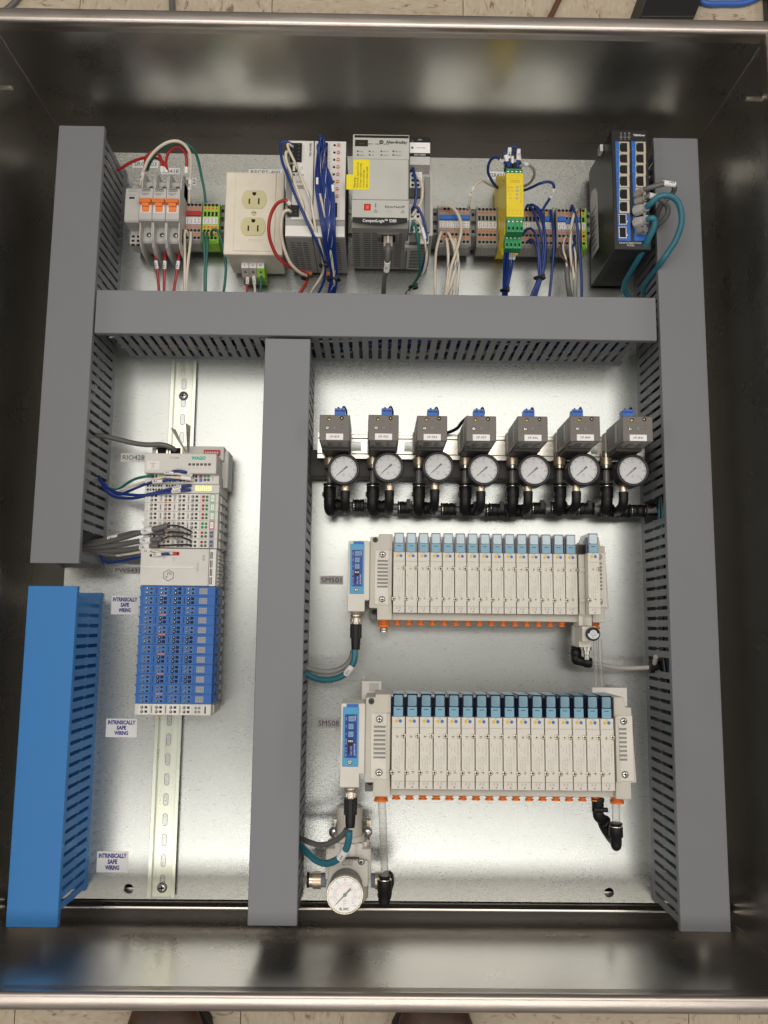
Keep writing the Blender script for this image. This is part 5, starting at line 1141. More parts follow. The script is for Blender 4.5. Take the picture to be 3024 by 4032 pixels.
# elbow and white tube right of it
e0 = m2(845, 1005, 40); e1 = m2(850, 1130, 40); e2 = m2(960, 1150, 40)
t = Thing('push_in_elbow', 'black push-in elbow where the white tube ends below the upper valve bank', 'pipe elbow', (e1.x, e1.y, 30))
b = MB(); b.lathe([(6.6, 0), (6.6, 2), (5.6, 2), (5.6, 3), (6.9, 3.4), (6.9, 12), (6.0, 13)], M_BLACK, (e0.x, e0.y, 40), (0, -1, 0), 18); b.tube([(e0.x, e0.y - 12, 40), (e0.x, e0.y - 17, 40), (e0.x + 5, e1.y + 1, 40), (e2.x - 3, e2.y + 2, 40)], 6.2, M_BLACK, n=14); t.part('body', b)
b = MB(); dd = Vector((1, -.12, 0)); b.lathe([(6.9, -4), (6.9, 2), (6.9, 2.2), (5.6, 2.4), (6.4, 3.4), (6.4, 4.8)], M_BLACK, (e2.x - 3, e2.y + 2, 40), dd, 18); t.part('release_ring', b)
b = MB(); b.tube([m2(960, 1148, 40), m2(1060, 1160, 38), m2(1180, 1180, 34), m2(1300, 1184, 30), m2(1420, 1178, 30), m2(1475, 1170, 34), m2(1500, 1090, 50)], 3.1, mat('white_tube', (.50, .48, .45), .3), n=12); solo('air_tube', b, 'milky white air tube running from the black elbow into the right duct', 'tube')
b = MB(); b.cyl(m2(1445, 1175, 34), m2(1560, 1175, 34), 7.5, M_BLACK, n=16); solo('tube_union', b, 'black tube union seated in the gap of the right duct', 'pipe union')
b = MB(); b.tube([m2(835, 835, 40), m2(836, 930, 40), m2(845, 1003, 40)], 4.2, mat('milky_tube', (.6, .58, .54), .3, alpha=.6), n=12); solo('air_tube', b, 'milky tube between the upper valve bank and the black elbow', 'tube')
for (x, u, lab) in ((1000, 1010, 'left one of the two thin clear tubes dropping behind the lower valve bank'), (1040, 1062, 'right one of the two thin clear tubes dropping behind the lower valve bank')):
    b = MB(); b.tube([m2(x, 945, 50), m2(x + 8, 1150, 55), m2(u, 1400, 62)], 2.4, M_CLEAR, n=12); solo('clear_tube', b, lab, 'tube')
# brackets behind the lower bank
t = Thing('standoff_bracket', 'white painted bracket holding the lower valve bank off the plate', 'bracket', (O2.x, O2.y + 100, 0))
b = MB(); p = l1(565, 5, 78); q = l1(740, 165, 78); b.box(p.x, q.y - 80, 76, q.x, p.y, 79, M_WHITE); b.box(p.x, q.y - 80, .4, p.x + 3, p.y, 76, M_WHITE); t.part('plate', b, bevel=.5)
b = MB(); b.box(p.x + 9, p.y - 12, 79, q.x - 3, p.y - 2, 79.3, M_LGREY); t.part('slot', b)
p = l2(975, 35, 78); q = l2(1262, 130, 78); b = MB(); b.box(p.x, q.y - 80, 76, q.x, p.y - 3, 79, M_WHITE); b.box(q.x - 3, q.y - 80, .4, q.x, p.y - 3, 76, M_WHITE); t.part('plate', b, bevel=.5)
# lower right elbows and clear tubes
tq = l2(1170, 1000, 140); bq = l2(1170, 1160, 140)
b = MB(); b.cyl((tq.x, tq.y + 4, 140), (tq.x, bq.y - 3, 140), 4.6, M_CLEAR, n=16); solo('clear_tube', b, 'short clear tube at the lower right port of the lower valve bank', 'tube')
t = Thing('push_in_elbow', 'large black elbow hanging lowest on the clear tube under the lower valve bank', 'pipe elbow', (bq.x, bq.y, 110))
b = MB(); b.lathe([(7.6, 0), (7.6, 2), (6, 2), (6, 3.4)], M_BLACK, (bq.x, bq.y, 140), (0, -1, 0), 20); t.part('release_ring', b)
b = MB(); b.lathe([(7.6, 3.4), (7.6, 4.2)], M_NICKEL, (bq.x, bq.y, 140), (0, -1, 0), 20); t.part('metal_ring', b)
b = MB(); b.lathe([(7.9, 4.2), (8.0, 15), (6.4, 16), (6.2, 24), (5.0, 28), (2.5, 30.2), (.01, 30.5)], M_BLACK, (bq.x, bq.y, 140), (0, -1, 0), 20)
b.tube([(bq.x, bq.y - 20, 138), (bq.x - 2, bq.y - 18, 128), (bq.x - 7, bq.y - 8, 118), (bq.x - 9, bq.y + 1, 116)], 6.6, M_BLACK, n=14); t.part('body', b)
t = Thing('push_in_elbow', 'black elbow with side peg under the last port of the lower valve bank', 'pipe elbow', (bq.x - 18, bq.y + 15, 110))
p = l2(1030, 960, 140)
b = MB(); b.lathe([(7.4, 0), (7.4, 3), (6.8, 4), (6.8, 14), (6, 15)], M_BLACK, (p.x - 1, p.y, 140), (0, -1, 0), 18); p2 = l2(1075, 1150, 126)
b.tube([(p.x - 1, p.y - 12, 140), (p.x, p.y - 20, 138), (p2.x - 3, p2.y + 3, 128), (p2.x + 2, p2.y - 3, 124)], 6.2, M_BLACK, n=14); t.part('body', b)
b = MB(); pp = l2(1000, 1055, 146); pq = l2(1105, 1055, 146); b.cyl((pp.x, pp.y, 146), (pq.x, pp.y, 146), 2.6, M_BLACK, n=12); t.part('peg', b)
b = MB(); b.lathe([(6.2, 0), (7.6, .3), (7.6, 3)], M_BLACK, (p2.x - 1, p2.y + 1, 127), (1, -1, -.5), 18); t.part('release_ring', b)
b = MB(); b.cyl((p2.x - 1, p2.y, 126), (bq.x - 7, bq.y - 4, 118), 4.0, M_CLEAR, n=14); solo('clear_tube', b, 'stub of clear tube joining the two black elbows', 'tube')

# ================================================================== main regulator with gauge, bottom centre
zc = 60
R = lambda x, y, z: l1(x, y, z)
cx = R(440, 1700, 85).x
t = Thing('air_regulator', 'beige air regulator with ribbed knob at the bottom of the plate', 'regulator', (cx, R(440, 1800, 40).y, 0))
yk0 = R(455, 1160, 85).y; yk1 = R(455, 1460, 85).y
b = MB(); n = 48; ring = [(cx + (15.9 if k % 2 else 15.4) * math.cos(2 * math.pi * k / n), 62 + (15.9 if k % 2 else 15.4) * math.sin(2 * math.pi * k / n)) for k in range(n)]
b.prism(ring, yk0 - 2, yk0 - 16, M_BEIGE2, 'y'); b.lathe([(12.5, 0), (15.2, 2)], M_BEIGE2, (cx, yk0, 62), (0, -1, 0), 36); b.lathe([(15.2, 16), (15.6, 36), (15, 37)], M_BEIGE2, (cx, yk0, 62), (0, -1, 0), 36, cap=False); t.part('knob', b)
b = MB(); b.lathe([(15, 0), (18.5, 0), (18.5, 4), (20, 5), (20, 8)], M_BEIGE, (cx, yk1 + 3, 62), (0, -1, 0), 36)
yr0 = yk1 - 3
for k in range(14):
    w = 2 * math.pi * k / 14; b.box(cx + 21 * math.cos(w) - 3, yr0 - 13, 62 + 21 * math.sin(w) - 3, cx + 21 * math.cos(w) + 3, yr0, 62 + 21 * math.sin(w) + 3, M_BEIGE)
b.lathe([(21, 0), (22.6, 1), (22.6, 14), (21, 15)], M_BEIGE, (cx, yr0, 62), (0, -1, 0), 36); t.part('lock_ring', b)
b = MB(); b.lathe([(23.4, 0), (24, .5), (24, 2), (23.4, 2.2)], M_DGREY, (cx, yr0 - 15, 62), (0, -1, 0), 36); t.part('clamp_band', b)
p = R(285, 1325, 45); q = R(645, 1470, 45); b = MB(); b.box(p.x, q.y - 40, 2, q.x, p.y, 5, M_NICKEL)
b.box(p.x, yr0 - 18, 5, p.x + 2.5, yr0 - 4, 48, M_NICKEL); b.box(q.x - 2.5, yr0 - 18, 5, q.x, yr0 - 4, 48, M_NICKEL); t.part('bracket', b, bevel=1)
for x in (312, 612): s_ = R(x, 1380, 48); b = MB(); b.lathe([(6.5, 0), (6.5, 1), (5.4, 3.4), (3, 4.6), (.01, 5)], M_CHROME, (s_.x, s_.y, 44), n=20, cap=False); b.cyl((s_.x, s_.y, 5), (s_.x, s_.y, 44), 3, M_NICKEL, n=10); t.part('screw', b)
yb0 = yr0 - 17; yb1 = R(440, 2030, 85).y; p = R(262, 1700, 85); q = R(625, 1700, 85)
b = MB(); b.box(p.x, yb1 + 20, 26, q.x, yb0, 90, M_BEIGE); t.part('body', b, bevel=3)
b = MB(); b.box(p.x - 4, yb1 + 26, 34, q.x + 3, yb1 + 62, 82, M_BEIGE); b.lathe([(24, 0), (24, 22), (20, 27), (12, 29)], M_BEIGE, (cx, yb1 + 24, 60), (0, -1, 0), 30); t.part('port_block', b, bevel=2.5)
b = MB(); qq = R(430, 1655, 90); b.text('AR30K-N03-Z\nSET 7-125 psi\nMAX 150 psi', qq.x, qq.y, 90.2, 1.5, M_INK, w=14); t.part('lettering', b)
qs = R(560, 1640, 88); t.share('screw', SCREW4, (qs.x, qs.y, 90))
GZ = 132; g = R(410, 1945, GZ); R_ = 21.2
b = MB(); b.lathe([(12, -42), (19, -38), (R_ - 1.2, -22), (R_ - 1, -4)], M_MGREY, (g.x, g.y, GZ), n=40, cap=False); t.part('gauge_case', b)
b = MB(); b.lathe([(R_ - 1, -4), (R_, -3.4), (R_, .4), (R_ - .8, 1.4), (R_ - 1.9, 1.2), (R_ - 2.1, -1)], M_NICKEL, (g.x, g.y, GZ), n=48, cap=False); t.part('gauge_bezel', b)
b = MB(); b.disc(g.x, g.y, GZ - 1, R_ - 2, M_LABEL, 48); gd = t.part('gauge_dial', b)
b = MB()
for k in range(33):
    an = math.radians(225 - 270 * k / 32); ca, sa = math.cos(an), math.sin(an)
    for (rr, l_, wd_, mm) in ((13.6, 1.7 if k % 4 == 0 else 1.0, .32 if k % 4 == 0 else .2, M_INK), (10.9, 1.2, .12, M_RINK)):
        b.add([(g.x + ca * rr - sa * wd_, g.y + sa * rr + ca * wd_, GZ - .9), (g.x + ca * (rr - l_) - sa * wd_, g.y + sa * (rr - l_) + ca * wd_, GZ - .9), (g.x + ca * (rr - l_) + sa * wd_, g.y + sa * (rr - l_) - ca * wd_, GZ - .9), (g.x + ca * rr + sa * wd_, g.y + sa * rr - ca * wd_, GZ - .9)], [(0, 1, 2, 3)], mm)
for k in range(9):
    an = math.radians(225 - 270 * k / 8)
    b.text(str(k * 20), g.x + math.cos(an) * 16.2, g.y + math.sin(an) * 16.2, GZ - .88, 1.7, M_INK, rot=math.degrees(an) - 90 if k not in (0, 8) else 0)
for k in range(1, 7): an = math.radians(225 - 270 * k / 5.6); b.text('%.1f' % (k * .2), g.x + math.cos(an) * 8.4, g.y + math.sin(an) * 8.4, GZ - .88, 1.3, M_RINK)
for i in range(48):
    a0 = math.radians(225 - 270 * i / 48); a1 = math.radians(225 - 270 * (i + 1) / 48)
    b.add([(g.x + r_ * math.cos(w_), g.y + r_ * math.sin(w_), GZ - .89) for r_, w_ in ((11.1, a0), (10.9, a0), (10.9, a1), (11.1, a1))], [(0, 1, 2, 3)], M_RINK)
b.text('psi', g.x, g.y - 9.4, GZ - .88, 2.0, M_INK); b.text('MPa', g.x, g.y - 6.6, GZ - .88, 1.9, M_RINK); b.text('SMC', g.x + 1.6, g.y - 15.2, GZ - .88, 2.7, M_INK, w=7, bold=.04); b.disc(g.x - 4.6, g.y - 15.2, GZ - .88, 1.7, M_INK, 16)
b.add([(g.x - 5.6, g.y - 15.7, GZ - .86), (g.x - 5.4, g.y - 16.1, GZ - .86), (g.x - 3.6, g.y - 14.7, GZ - .86), (g.x - 3.8, g.y - 14.3, GZ - .86)], [(0, 1, 2, 3)], M_LABEL); t.part('dial_marks', b, parent=gd)
b = MB(); an = math.radians(226); ca, sa = math.cos(an), math.sin(an); nd = lambda r, w_: (g.x + ca * r - sa * w_, g.y + sa * r + ca * w_, GZ - .3)
b.add([nd(-9.5, 1.4), nd(-9.5, -1.4), nd(-4, -1), nd(0, -.9), nd(14.5, -.35), nd(14.5, .35), nd(0, .9), nd(-4, 1)], [tuple(range(8))], M_INK); b.lathe([(2.1, 0), (2.0, .6), (.01, .8)], M_INK, (g.x, g.y, GZ - .5), n=18, cap=False); t.part('needle', b)
b = MB(); b.disc(g.x, g.y, GZ + .7, R_ - 1.9, M_GLASS, 48); t.part('gauge_glass', b)
# side fittings
yf = R(160, 1808, 58).y; xl = p.x - 4; xr = q.x + 3
t2 = Thing('tube_fitting', 'brass and black tube fitting on the left port of the air regulator', 'pipe fitting', (xl - 12, yf, 58))
b = MB(); b.cyl((xl, yf, 58), (xl - 6, yf, 58), 8.2, M_CYAN if False else mat('thread_seal_blue', (.22, .26, .34), .6), n=24); t2.part('thread', b)
b = MB(); b.cyl((xl - 6, yf, 58), (xl - 16, yf, 58), 10, M_BRASS, n=6); b.cyl((xl - 16, yf, 58), (xl - 20, yf, 58), 8.4, M_NICKEL, n=20); t2.part('nut', b); b = MB(); b.cyl((xl - 20, yf, 58), (xl - 23, yf, 58), 8.8, M_BLACK, n=20); t2.part('release_ring', b)
b = MB(); b.tube([(xl - 22, yf, 58), (xl - 34, yf, 56), (xl - 46, yf, 50)], 4.5, M_CLEAR, n=14); solo('clear_tube', b, 'clear tube from the middle duct into the left port of the air regulator', 'tube')
t2 = Thing('tube_fitting', 'brass fitting on the right port of the air regulator', 'pipe fitting', (xr + 8, yf, 58))
b = MB(); b.cyl((xr, yf, 58), (xr + 5, yf, 58), 8.2, MATS['thread_seal_blue'], n=24); t2.part('thread', b); b = MB(); b.cyl((xr + 5, yf, 58), (xr + 13, yf, 58), 10, M_BRASS, n=6); t2.part('nut', b)
ty = R(770, 1790, 92); tt = R(750, 1090, 140)
t2 = Thing('push_in_elbow', 'large ribbed black elbow right of the air regulator', 'pipe elbow', (ty.x, ty.y, 60))
b = MB(); b.lathe([(7.4, -3), (7.4, -1), (6.2, -1), (6.2, 1)], M_BLACK, (ty.x, ty.y, 92), (0, -1, 0), 20); t2.part('release_ring', b); b = MB(); b.lathe([(8.2, 1), (8.2, 1.8)], M_NICKEL, (ty.x, ty.y, 92), (0, -1, 0), 20); t2.part('metal_ring', b)
b = MB(); b.lathe([(8.6, 1.8), (8.6, 14), (7.2, 15), (7, 26), (5.5, 30), (3, 32), (.01, 32.4)], M_BLACK, (ty.x, ty.y, 92), (0, -1, 0), 22)
b.tube([(ty.x, ty.y - 20, 90), (ty.x + 2, ty.y - 16, 78), (ty.x + 4, ty.y - 6, 68), (ty.x + 2, yf, 60), (xr + 12, yf, 58)], 8.4, M_BLACK, n=16, rs=[8.4, 8.0, 8.6, 8.0, 8.6, 8.0, 8.4]); t2.part('body', b)
b = MB(); b.tube([(tt.x - 1, tt.y + 6, 140), R(755, 1300, 134), R(762, 1500, 118), R(770, 1700, 100), (ty.x, ty.y, 92)], 4.6, M_CLEAR, n=16); solo('clear_tube', b, 'long clear tube from the orange port down to the large ribbed elbow', 'tube')

# ================================================================== remote I/O column on the left rail
ZM = 72
XL = w2(638, 315, ZM).x; XR = XL + 92.5
KX = lambda px: XL + (px - 640) * .1253
M_MOD = plast('module_pale_grey', (.64, .62, .58), .45)
M_BMOD = plast('module_blue', (.016, .115, .41), .42)
M_BMOD2 = plast('module_blue_raised', (.026, .15, .47), .42)
MODH = 12.0
def module_mesh(h, m, m2_, low):
    b = MB(); b.box(XL, .15, 40, XR, h - .15, ZM, m); b.box(XL + 3, .25, 12, XR - 1.5, h - .25, 40, low); b.box(XR, 1.5, 30, XR + 1.6, h - 2, 58, m); b.box(XR, 2.5, 14, XR + 1.2, h - 3, 30, low)
    b.box(XL - 3.6, h * .55, 42, XL, h - 1.2, 60, m); b.box(XL - 4.6, h - 3, 42, XL - 2.6, h - 1.2, 60, m)
    for a_ in (690, 832, 972, 1102): b.box(KX(a_ - 14), .5, ZM, KX(a_ + 88), h - .5, ZM + .5, m2_)
    for a_ in (812, 950, 1090, 1196): b.box(KX(a_ - 14), 2.2, ZM + .1, KX(a_ - 8), h - 2.4, ZM + .12, M_HOLE)
    return b.mesh('io_module')
def clamp_mesh(front, back):
    """one wire entry: a round hole with a lip and a square release slot"""
    b = MB(); z = ZM + .5
    b.lathe([(2.3, 0), (2.3, .35), (1.6, .35), (1.5, .02)], front, (2.3, 2.1, z), n=14, cap=False); b.disc(2.3, 2.1, z + .03, 1.6, back, 14); b.disc(2.0, 2.4, z + .2, .8, front if back is not M_HOLE else M_CHROME, 8)
    b.box(5.4, .5, z, 9.2, 4.0, z + .3, front); b.box(6.0, .8, z + .3, 8.9, 3.4, z + .34, back); return b.mesh('wire_clamp')
CL = {'b': clamp_mesh(M_DGREY, M_HOLE), 'w': clamp_mesh(M_LGREY, M_BLACK), 'k': clamp_mesh(M_NAVY, M_HOLE), 's': clamp_mesh(mat('clamp_blue_grey', (.16, .25, .42), .3, .3), M_HOLE)}
MODB = module_mesh(MODH, M_BMOD, M_BMOD2, M_LGREY)
def led_mesh(m_, s_):
    b = MB(); b.box(0, 0, ZM, 10, 7.2, ZM + .6, m_)
    for k in range(4): b.box(1 + 2.3 * k, 1, ZM + .6, 2.2 + 2.3 * k, 6.2, ZM + .65, s_)
    return b.mesh('indicator_window')
LEDB = led_mesh(plast('window_grey', (.30, .33, .42), .4), M_MGREY)
b = MB(); b.box(0, 0, ZM, 8.6, 1.0, ZM + .9, M_TORANGE); OT = b.mesh('release_tab')
yb0 = w2(1000, 270, ZM).y
t = Thing('safe_io_block', 'block of twelve bright blue input modules on the left rail', 'I/O modules', (XL + 46, yb0, 12))
for k in range(12):
    y = yb0 - (k + 1) * MODH
    mo = t.share('io_module', MODB, (0, y, 0))
    def sub(nm, me, x, yy, z=0, lab=None): return link(nm, me, mo, (x, yy - y, z), label=lab)
    odd = k % 2 == 1
    for j, a_ in enumerate((690, 832, 972, 1102)):
        kind = 's' if (j == 0 or (j in (1, 3) and not odd) or k >= 10) else 'k'
        for r_ in (0, 1): sub('wire_clamp', CL[kind], KX(a_), y + 1.2 + 5 * r_)
    sub('indicator_window', LEDB, KX(1224), y + 2.2)
    if not odd: sub('release_tab', OT, KX(836), y - .4)

y = yb0 - 12 * MODH - 13.2
t = Thing('end_module', 'white end module closing the bottom of the blue module block', 'I/O module', (XL + 46, y, 12))
me = module_mesh(13.2, M_MOD, M_WHITE, M_LGREY); mo = t.share('body', me, (0, y, 0))
for a_ in (690, 832, 972, 1102):
    for r_ in (0, 1): link('wire_clamp', CL['w'], mo, (KX(a_), 1.8 + 5.2 * r_, 0))
link('release_tab', OT, mo, (KX(836), -1.4, 0))
for i in (0, 1):
    for j in (0, 1): b = MB(); b.lathe([(1.7, 0), (1.7, .3), (1.2, .3), (.01, .1)], M_MGREY, (KX(1232) + i * 4.2, y + 4 + j * 4.6, ZM), n=12, cap=False); t.part('indicator_lamp', b)
b = MB(); b.box(KX(1318), y + 2, ZM, KX(1330), y + 10.5, ZM + .4, M_BLACK); t.part('marker_slot', b)
# power module
yp1 = w1(1000, 1357, ZM + 4).y; yp0 = yb0 + .3
t = Thing('isolator_supply', 'wide blank pale power module with hexagonal Ex mark above the blue modules', 'I/O module', (XL + 46, yp0, 12))
b = MB(); b.box(XL - 1, yp0, 40, KX(1310), yp1, ZM + 4, M_MOD); b.box(XL + 2, yp0 + .2, 12, XR - 2, yp1 - .2, 40, M_LGREY); t.part('body', b, bevel=.8)
b = MB(); b.box(KX(1312), yp0, 40, XR, yp1, ZM + 2, M_WHITE); o = t.part('edge_strip', b, bevel=.5)
b = MB()
for k in range(4): hh = (yp1 - yp0 - 4) / 4; b.box(KX(1322), yp0 + 2 + k * hh, ZM + 2, KX(1345), yp0 + 1 + k * hh + hh - .6, ZM + 2.1, M_BLACK); b.box(KX(1332), yp0 + 2 + k * hh, ZM + 2.05, KX(1337), yp0 + 1 + k * hh + hh - .6, ZM + 2.3, M_WHITE)
t.part('slot', b, parent=o)
for k in range(9):
    b = MB(); yy = yp0 + 2 + k * (yp1 - yp0 - 4) / 9; b.box(XR - 2, yy, 24 + (k % 3) * 4, XR + 1.4, yy + 3.2, 60, M_MOD); t.part('side_rib', b)
b = MB(); q0 = w1(662, 1528, ZM + 4); q1 = w1(1170, 1552, ZM + 4); b.box(q0.x, q1.y, ZM + 3.5, q1.x, q0.y, ZM + 5, M_WHITE); b.box(q0.x + 2, q0.y, ZM + 4, q1.x - 1, q0.y + 5, ZM + 4.4, M_MOD); t.part('finger_ridge', b, bevel=.5)
b = MB(); q = w2(913, 165, ZM + 4); r0, r1 = 7.3, 6.6
hx = [(q.x + r * math.cos(math.radians(30 + 60 * i)), q.y + r * math.sin(math.radians(30 + 60 * i)), ZM + 4.15) for r in (r0, r1) for i in range(6)]
b.add(hx, [(i, (i + 1) % 6, 6 + (i + 1) % 6, 6 + i) for i in range(6)], M_INK)
b.text('x', q.x - 2.4, q.y - 1.8, ZM + 4.15, 4.0, M_INK); b.text('Ɛ', q.x + 1, q.y + 2, ZM + 4.15, 5.0, M_INK, rot=-90)
q = w2(1202, 80, ZM + 4); b.text('750-606', q.x, q.y, ZM + 4.15, 2.4, M_GINK, rot=-90); q = w1(868, 1450, ZM + 4); b.text('0V', q.x, q.y, ZM + 4.15, 2, M_GINK, rot=-90); q = w1(965, 1462, ZM + 4); b.text('24V', q.x, q.y, ZM + 4.15, 2, M_GINK, rot=-90); t.part('lettering', b)
for (x0, x1, m_) in ((862, 935, M_BLUE), (950, 1020, M_RED)):
    q0 = w1(x0, 1390, ZM + 4); q1 = w1(x1, 1425, ZM + 4); b = MB(); b.box(q0.x, q1.y, ZM + 3.5, q1.x, q0.y, ZM + 5, m_); b.box(q1.x - 3, q1.y + .8, ZM + 5, q1.x - 1, q0.y - .8, ZM + 5.1, M_HOLE); t.part('supply_clamp', b, bevel=.3)
for yy in (1432, 1465): q = w1(1262, yy, ZM + 4); b = MB(); b.lathe([(1.7, 0), (1.6, .6), (.01, .7)], M_LGREY, (q.x, q.y, ZM + 4), n=12, cap=False); t.part('indicator_lamp', b)
# white controller head
ZC = 84
yc1 = w1(1000, 415, ZC).y; yc0 = w1(1000, 612, ZC).y; yd0 = w1(1000, 716, ZM + 2).y; ye0 = w1(1000, 808, ZM).y
xcl = w1(677, 500, ZC).x; xcr = w1(1388, 500, ZC).x
t = Thing('fieldbus_coupler', 'pale controller head with green logo at the top of the module column', 'fieldbus coupler', ((xcl + xcr) / 2, yc0, 12))
b = MB(); b.box(xcl, yc0, 40, xcr, yc1, ZC, M_MOD); b.box(xcl + 8, yd0, 12, XR + 6, yc1 + 12, 44, M_MOD); t.part('body', b, bevel=1.0)
b = MB(); q0 = w1(755, 338, 50); q1 = w1(1462, 412, 50); b.box(q0.x, yc1 - 2, 30, q1.x, q0.y, 50, M_MOD); o = t.part('rear_shelf', b, bevel=.8)
for (x0, x1) in ((797, 910), (925, 1052)):
    q0 = w1(x0, 348, 50); q1 = w1(x1, 410, 50); b = MB(); b.box(q0.x, yc1 + .2, 44, q1.x, q0.y, 52, M_GOLD if False else M_NICKEL); b.box(q0.x + 2, yc1 + .2, 52, q1.x - 2, q0.y - 2, 52.1, M_HOLE); t.part('network_port', b)
q0 = w1(1268, 382, 50); q1 = w1(1425, 440, 50); b = MB(); b.box(q0.x, q1.y, 49, q1.x, q0.y, 52, M_RED)
for k in range(8): xx = q0.x + 1.5 + k * (q1.x - q0.x - 3) / 8; b.box(xx, q0.y - 5, 52, xx + 1.1, q0.y - 2.6, 52.4, M_WHITE)
t.part('dip_switch', b)
b = MB(); q = w1(1212, 462, ZC); b.text('WAGO', q.x, q.y, ZC + .15, 4.0, M_TINK, w=18, bold=.06); q = w1(972, 458, ZC); b.text('750-882', q.x, q.y, ZC + .15, 2.6, M_GINK); q = w1(760, 535, ZC); b.text('ETHERNET\nDNS\nSMTP', q.x, q.y, ZC + .35, 1.9, M_GINK, w=7)
for k in range(6): q = w1(1122 + 39.5 * k, 560, ZC); b.text('LNK'[k % 3] + str(k), q.x, q.y, ZC + .15, 1.2, M_GINK)
t.part('lettering', b)
b = MB(); q0 = w1(702, 490, ZC); q1 = w1(822, 580, ZC); b.box(q0.x, q1.y, ZC, q1.x, q0.y, ZC + .3, M_WHITE); t.part('cover_flap', b, bevel=.12)
for k in range(6): q = w1(1124 + 39 * k, 525, ZC); b = MB(); b.box(q.x - 1.7, q.y - 1.5, ZC - .1, q.x + 1.7, q.y + 1.5, ZC + .3, M_DGREY); t.part('indicator_lamp', b)
b = MB()
for i in range(5):
    for j in range(4): b.box(xcr - .2, yc0 + 3 + j * 4.6, 44 + i * 7, xcr + .15, yc0 + 5.8 + j * 4.6, 48.5 + i * 7, M_LABEL); b.box(xcr - .1, yc0 + 3.4 + j * 4.6, 44.4 + i * 7, xcr + .25, yc0 + 5.4 + j * 4.6, 48 + i * 7, M_MGREY)
t.part('side_grille', b)
# two supply rows of the head
b = MB(); b.box(XL - .5, yd0, 40, XR, yc0 - .2, ZM + 2, M_MOD); o = t.part('supply_row', b, bevel=.5)
S2 = MB()
for (xx, cl) in ((820, M_LIME), (958, M_BLUE), (1096, M_RED), (1220, M_RED)):
    for r_ in (0, 1):
        if cl is M_LIME and r_ == 1: continue
        c_ = cl if r_ == 0 or xx < 1200 else M_BLUE
        q0 = w1(xx, 625 + 38 * r_, ZM + 2); b = MB(); b.box(q0.x, q0.y - 4.2, ZM + 1.5, q0.x + 3.6, q0.y, ZM + 3, c_); t.part('colour_key', b, parent=o)
for xx in (760, 895, 1035, 1155):
    for r_ in (0, 1):
        q0 = w1(xx, 643 + 38 * r_, ZM + 2); b = MB(); b.disc(q0.x, q0.y, ZM + 2.06, 2.0, M_HOLE, 12); b.box(q0.x + 3, q0.y - 1.8, ZM + 2, q0.x + 5.6, q0.y + 1.8, ZM + 2.1, M_BLACK); t.part('wire_clamp', b, parent=o)
for i in (0, 1):
    for j in (0, 1): q = w1(1275 + 34 * i, 642 + 36 * j, ZM + 2); b = MB(); b.disc(q.x, q.y, ZM + 2.4, 1.7, M_GREEN if j == 0 else M_DGREY, 12); b.cyl((q.x, q.y, ZM + 1.9), (q.x, q.y, ZM + 2.35), 1.9, M_MGREY, n=12); t.part('indicator_lamp', b, parent=o)
b = MB(); q0 = w1(1345, 630, ZM + 2); q1 = w1(1370, 700, ZM + 2); b.box(q0.x, q1.y, ZM + 2, q1.x, q0.y, ZM + 2.5, M_WHITE); b.box(q0.x + 1, q1.y + 1, ZM + 2.5, q0.x + 1.8, q0.y - 1, ZM + 2.6, M_HOLE); t.part('marker_slot', b, parent=o)
t = Thing('filter_module', 'pale module with a strip of gold contacts just under the controller head', 'I/O module', (XL + 46, ye0, 12))
hh = yd0 - ye0
b = MB(); b.box(XL - 1, ye0 + .1, 12, XR + .5, yd0 - .1, ZM, M_MOD); o = t.part('body', b, bevel=.5)
for xx in (710, 765, 820, 898, 955, 1030, 1075):
    for yy in (735, 774): q = w1(xx, yy, ZM); b = MB(); b.lathe([(2.1, 0), (2.1, .4), (1.4, .4)], M_LGREY, (q.x, q.y, ZM), n=12, cap=False); b.disc(q.x, q.y, ZM + .1, 1.5, M_HOLE, 10); b.box(q.x + 2.4, q.y - 1.5, ZM, q.x + 4.2, q.y + 1.5, ZM + .2, M_DGREY); t.part('wire_clamp', b, parent=o)
b = MB(); q0 = w1(1185, 738, ZM); q1 = w1(1338, 785, ZM); b.box(q0.x, q1.y, ZM, q1.x, q0.y, ZM + .8, M_GOLD)
for k in range(7):
    for j in (0, 1): xx = q0.x + 1.6 + k * (q1.x - q0.x - 2) / 7; yy = q1.y + .8 + j * 2.9; b.box(xx, yy, ZM + .8, xx + 1.3, yy + 1.7, ZM + .9, M_MGREY)
t.part('contact_strip', b, parent=o)
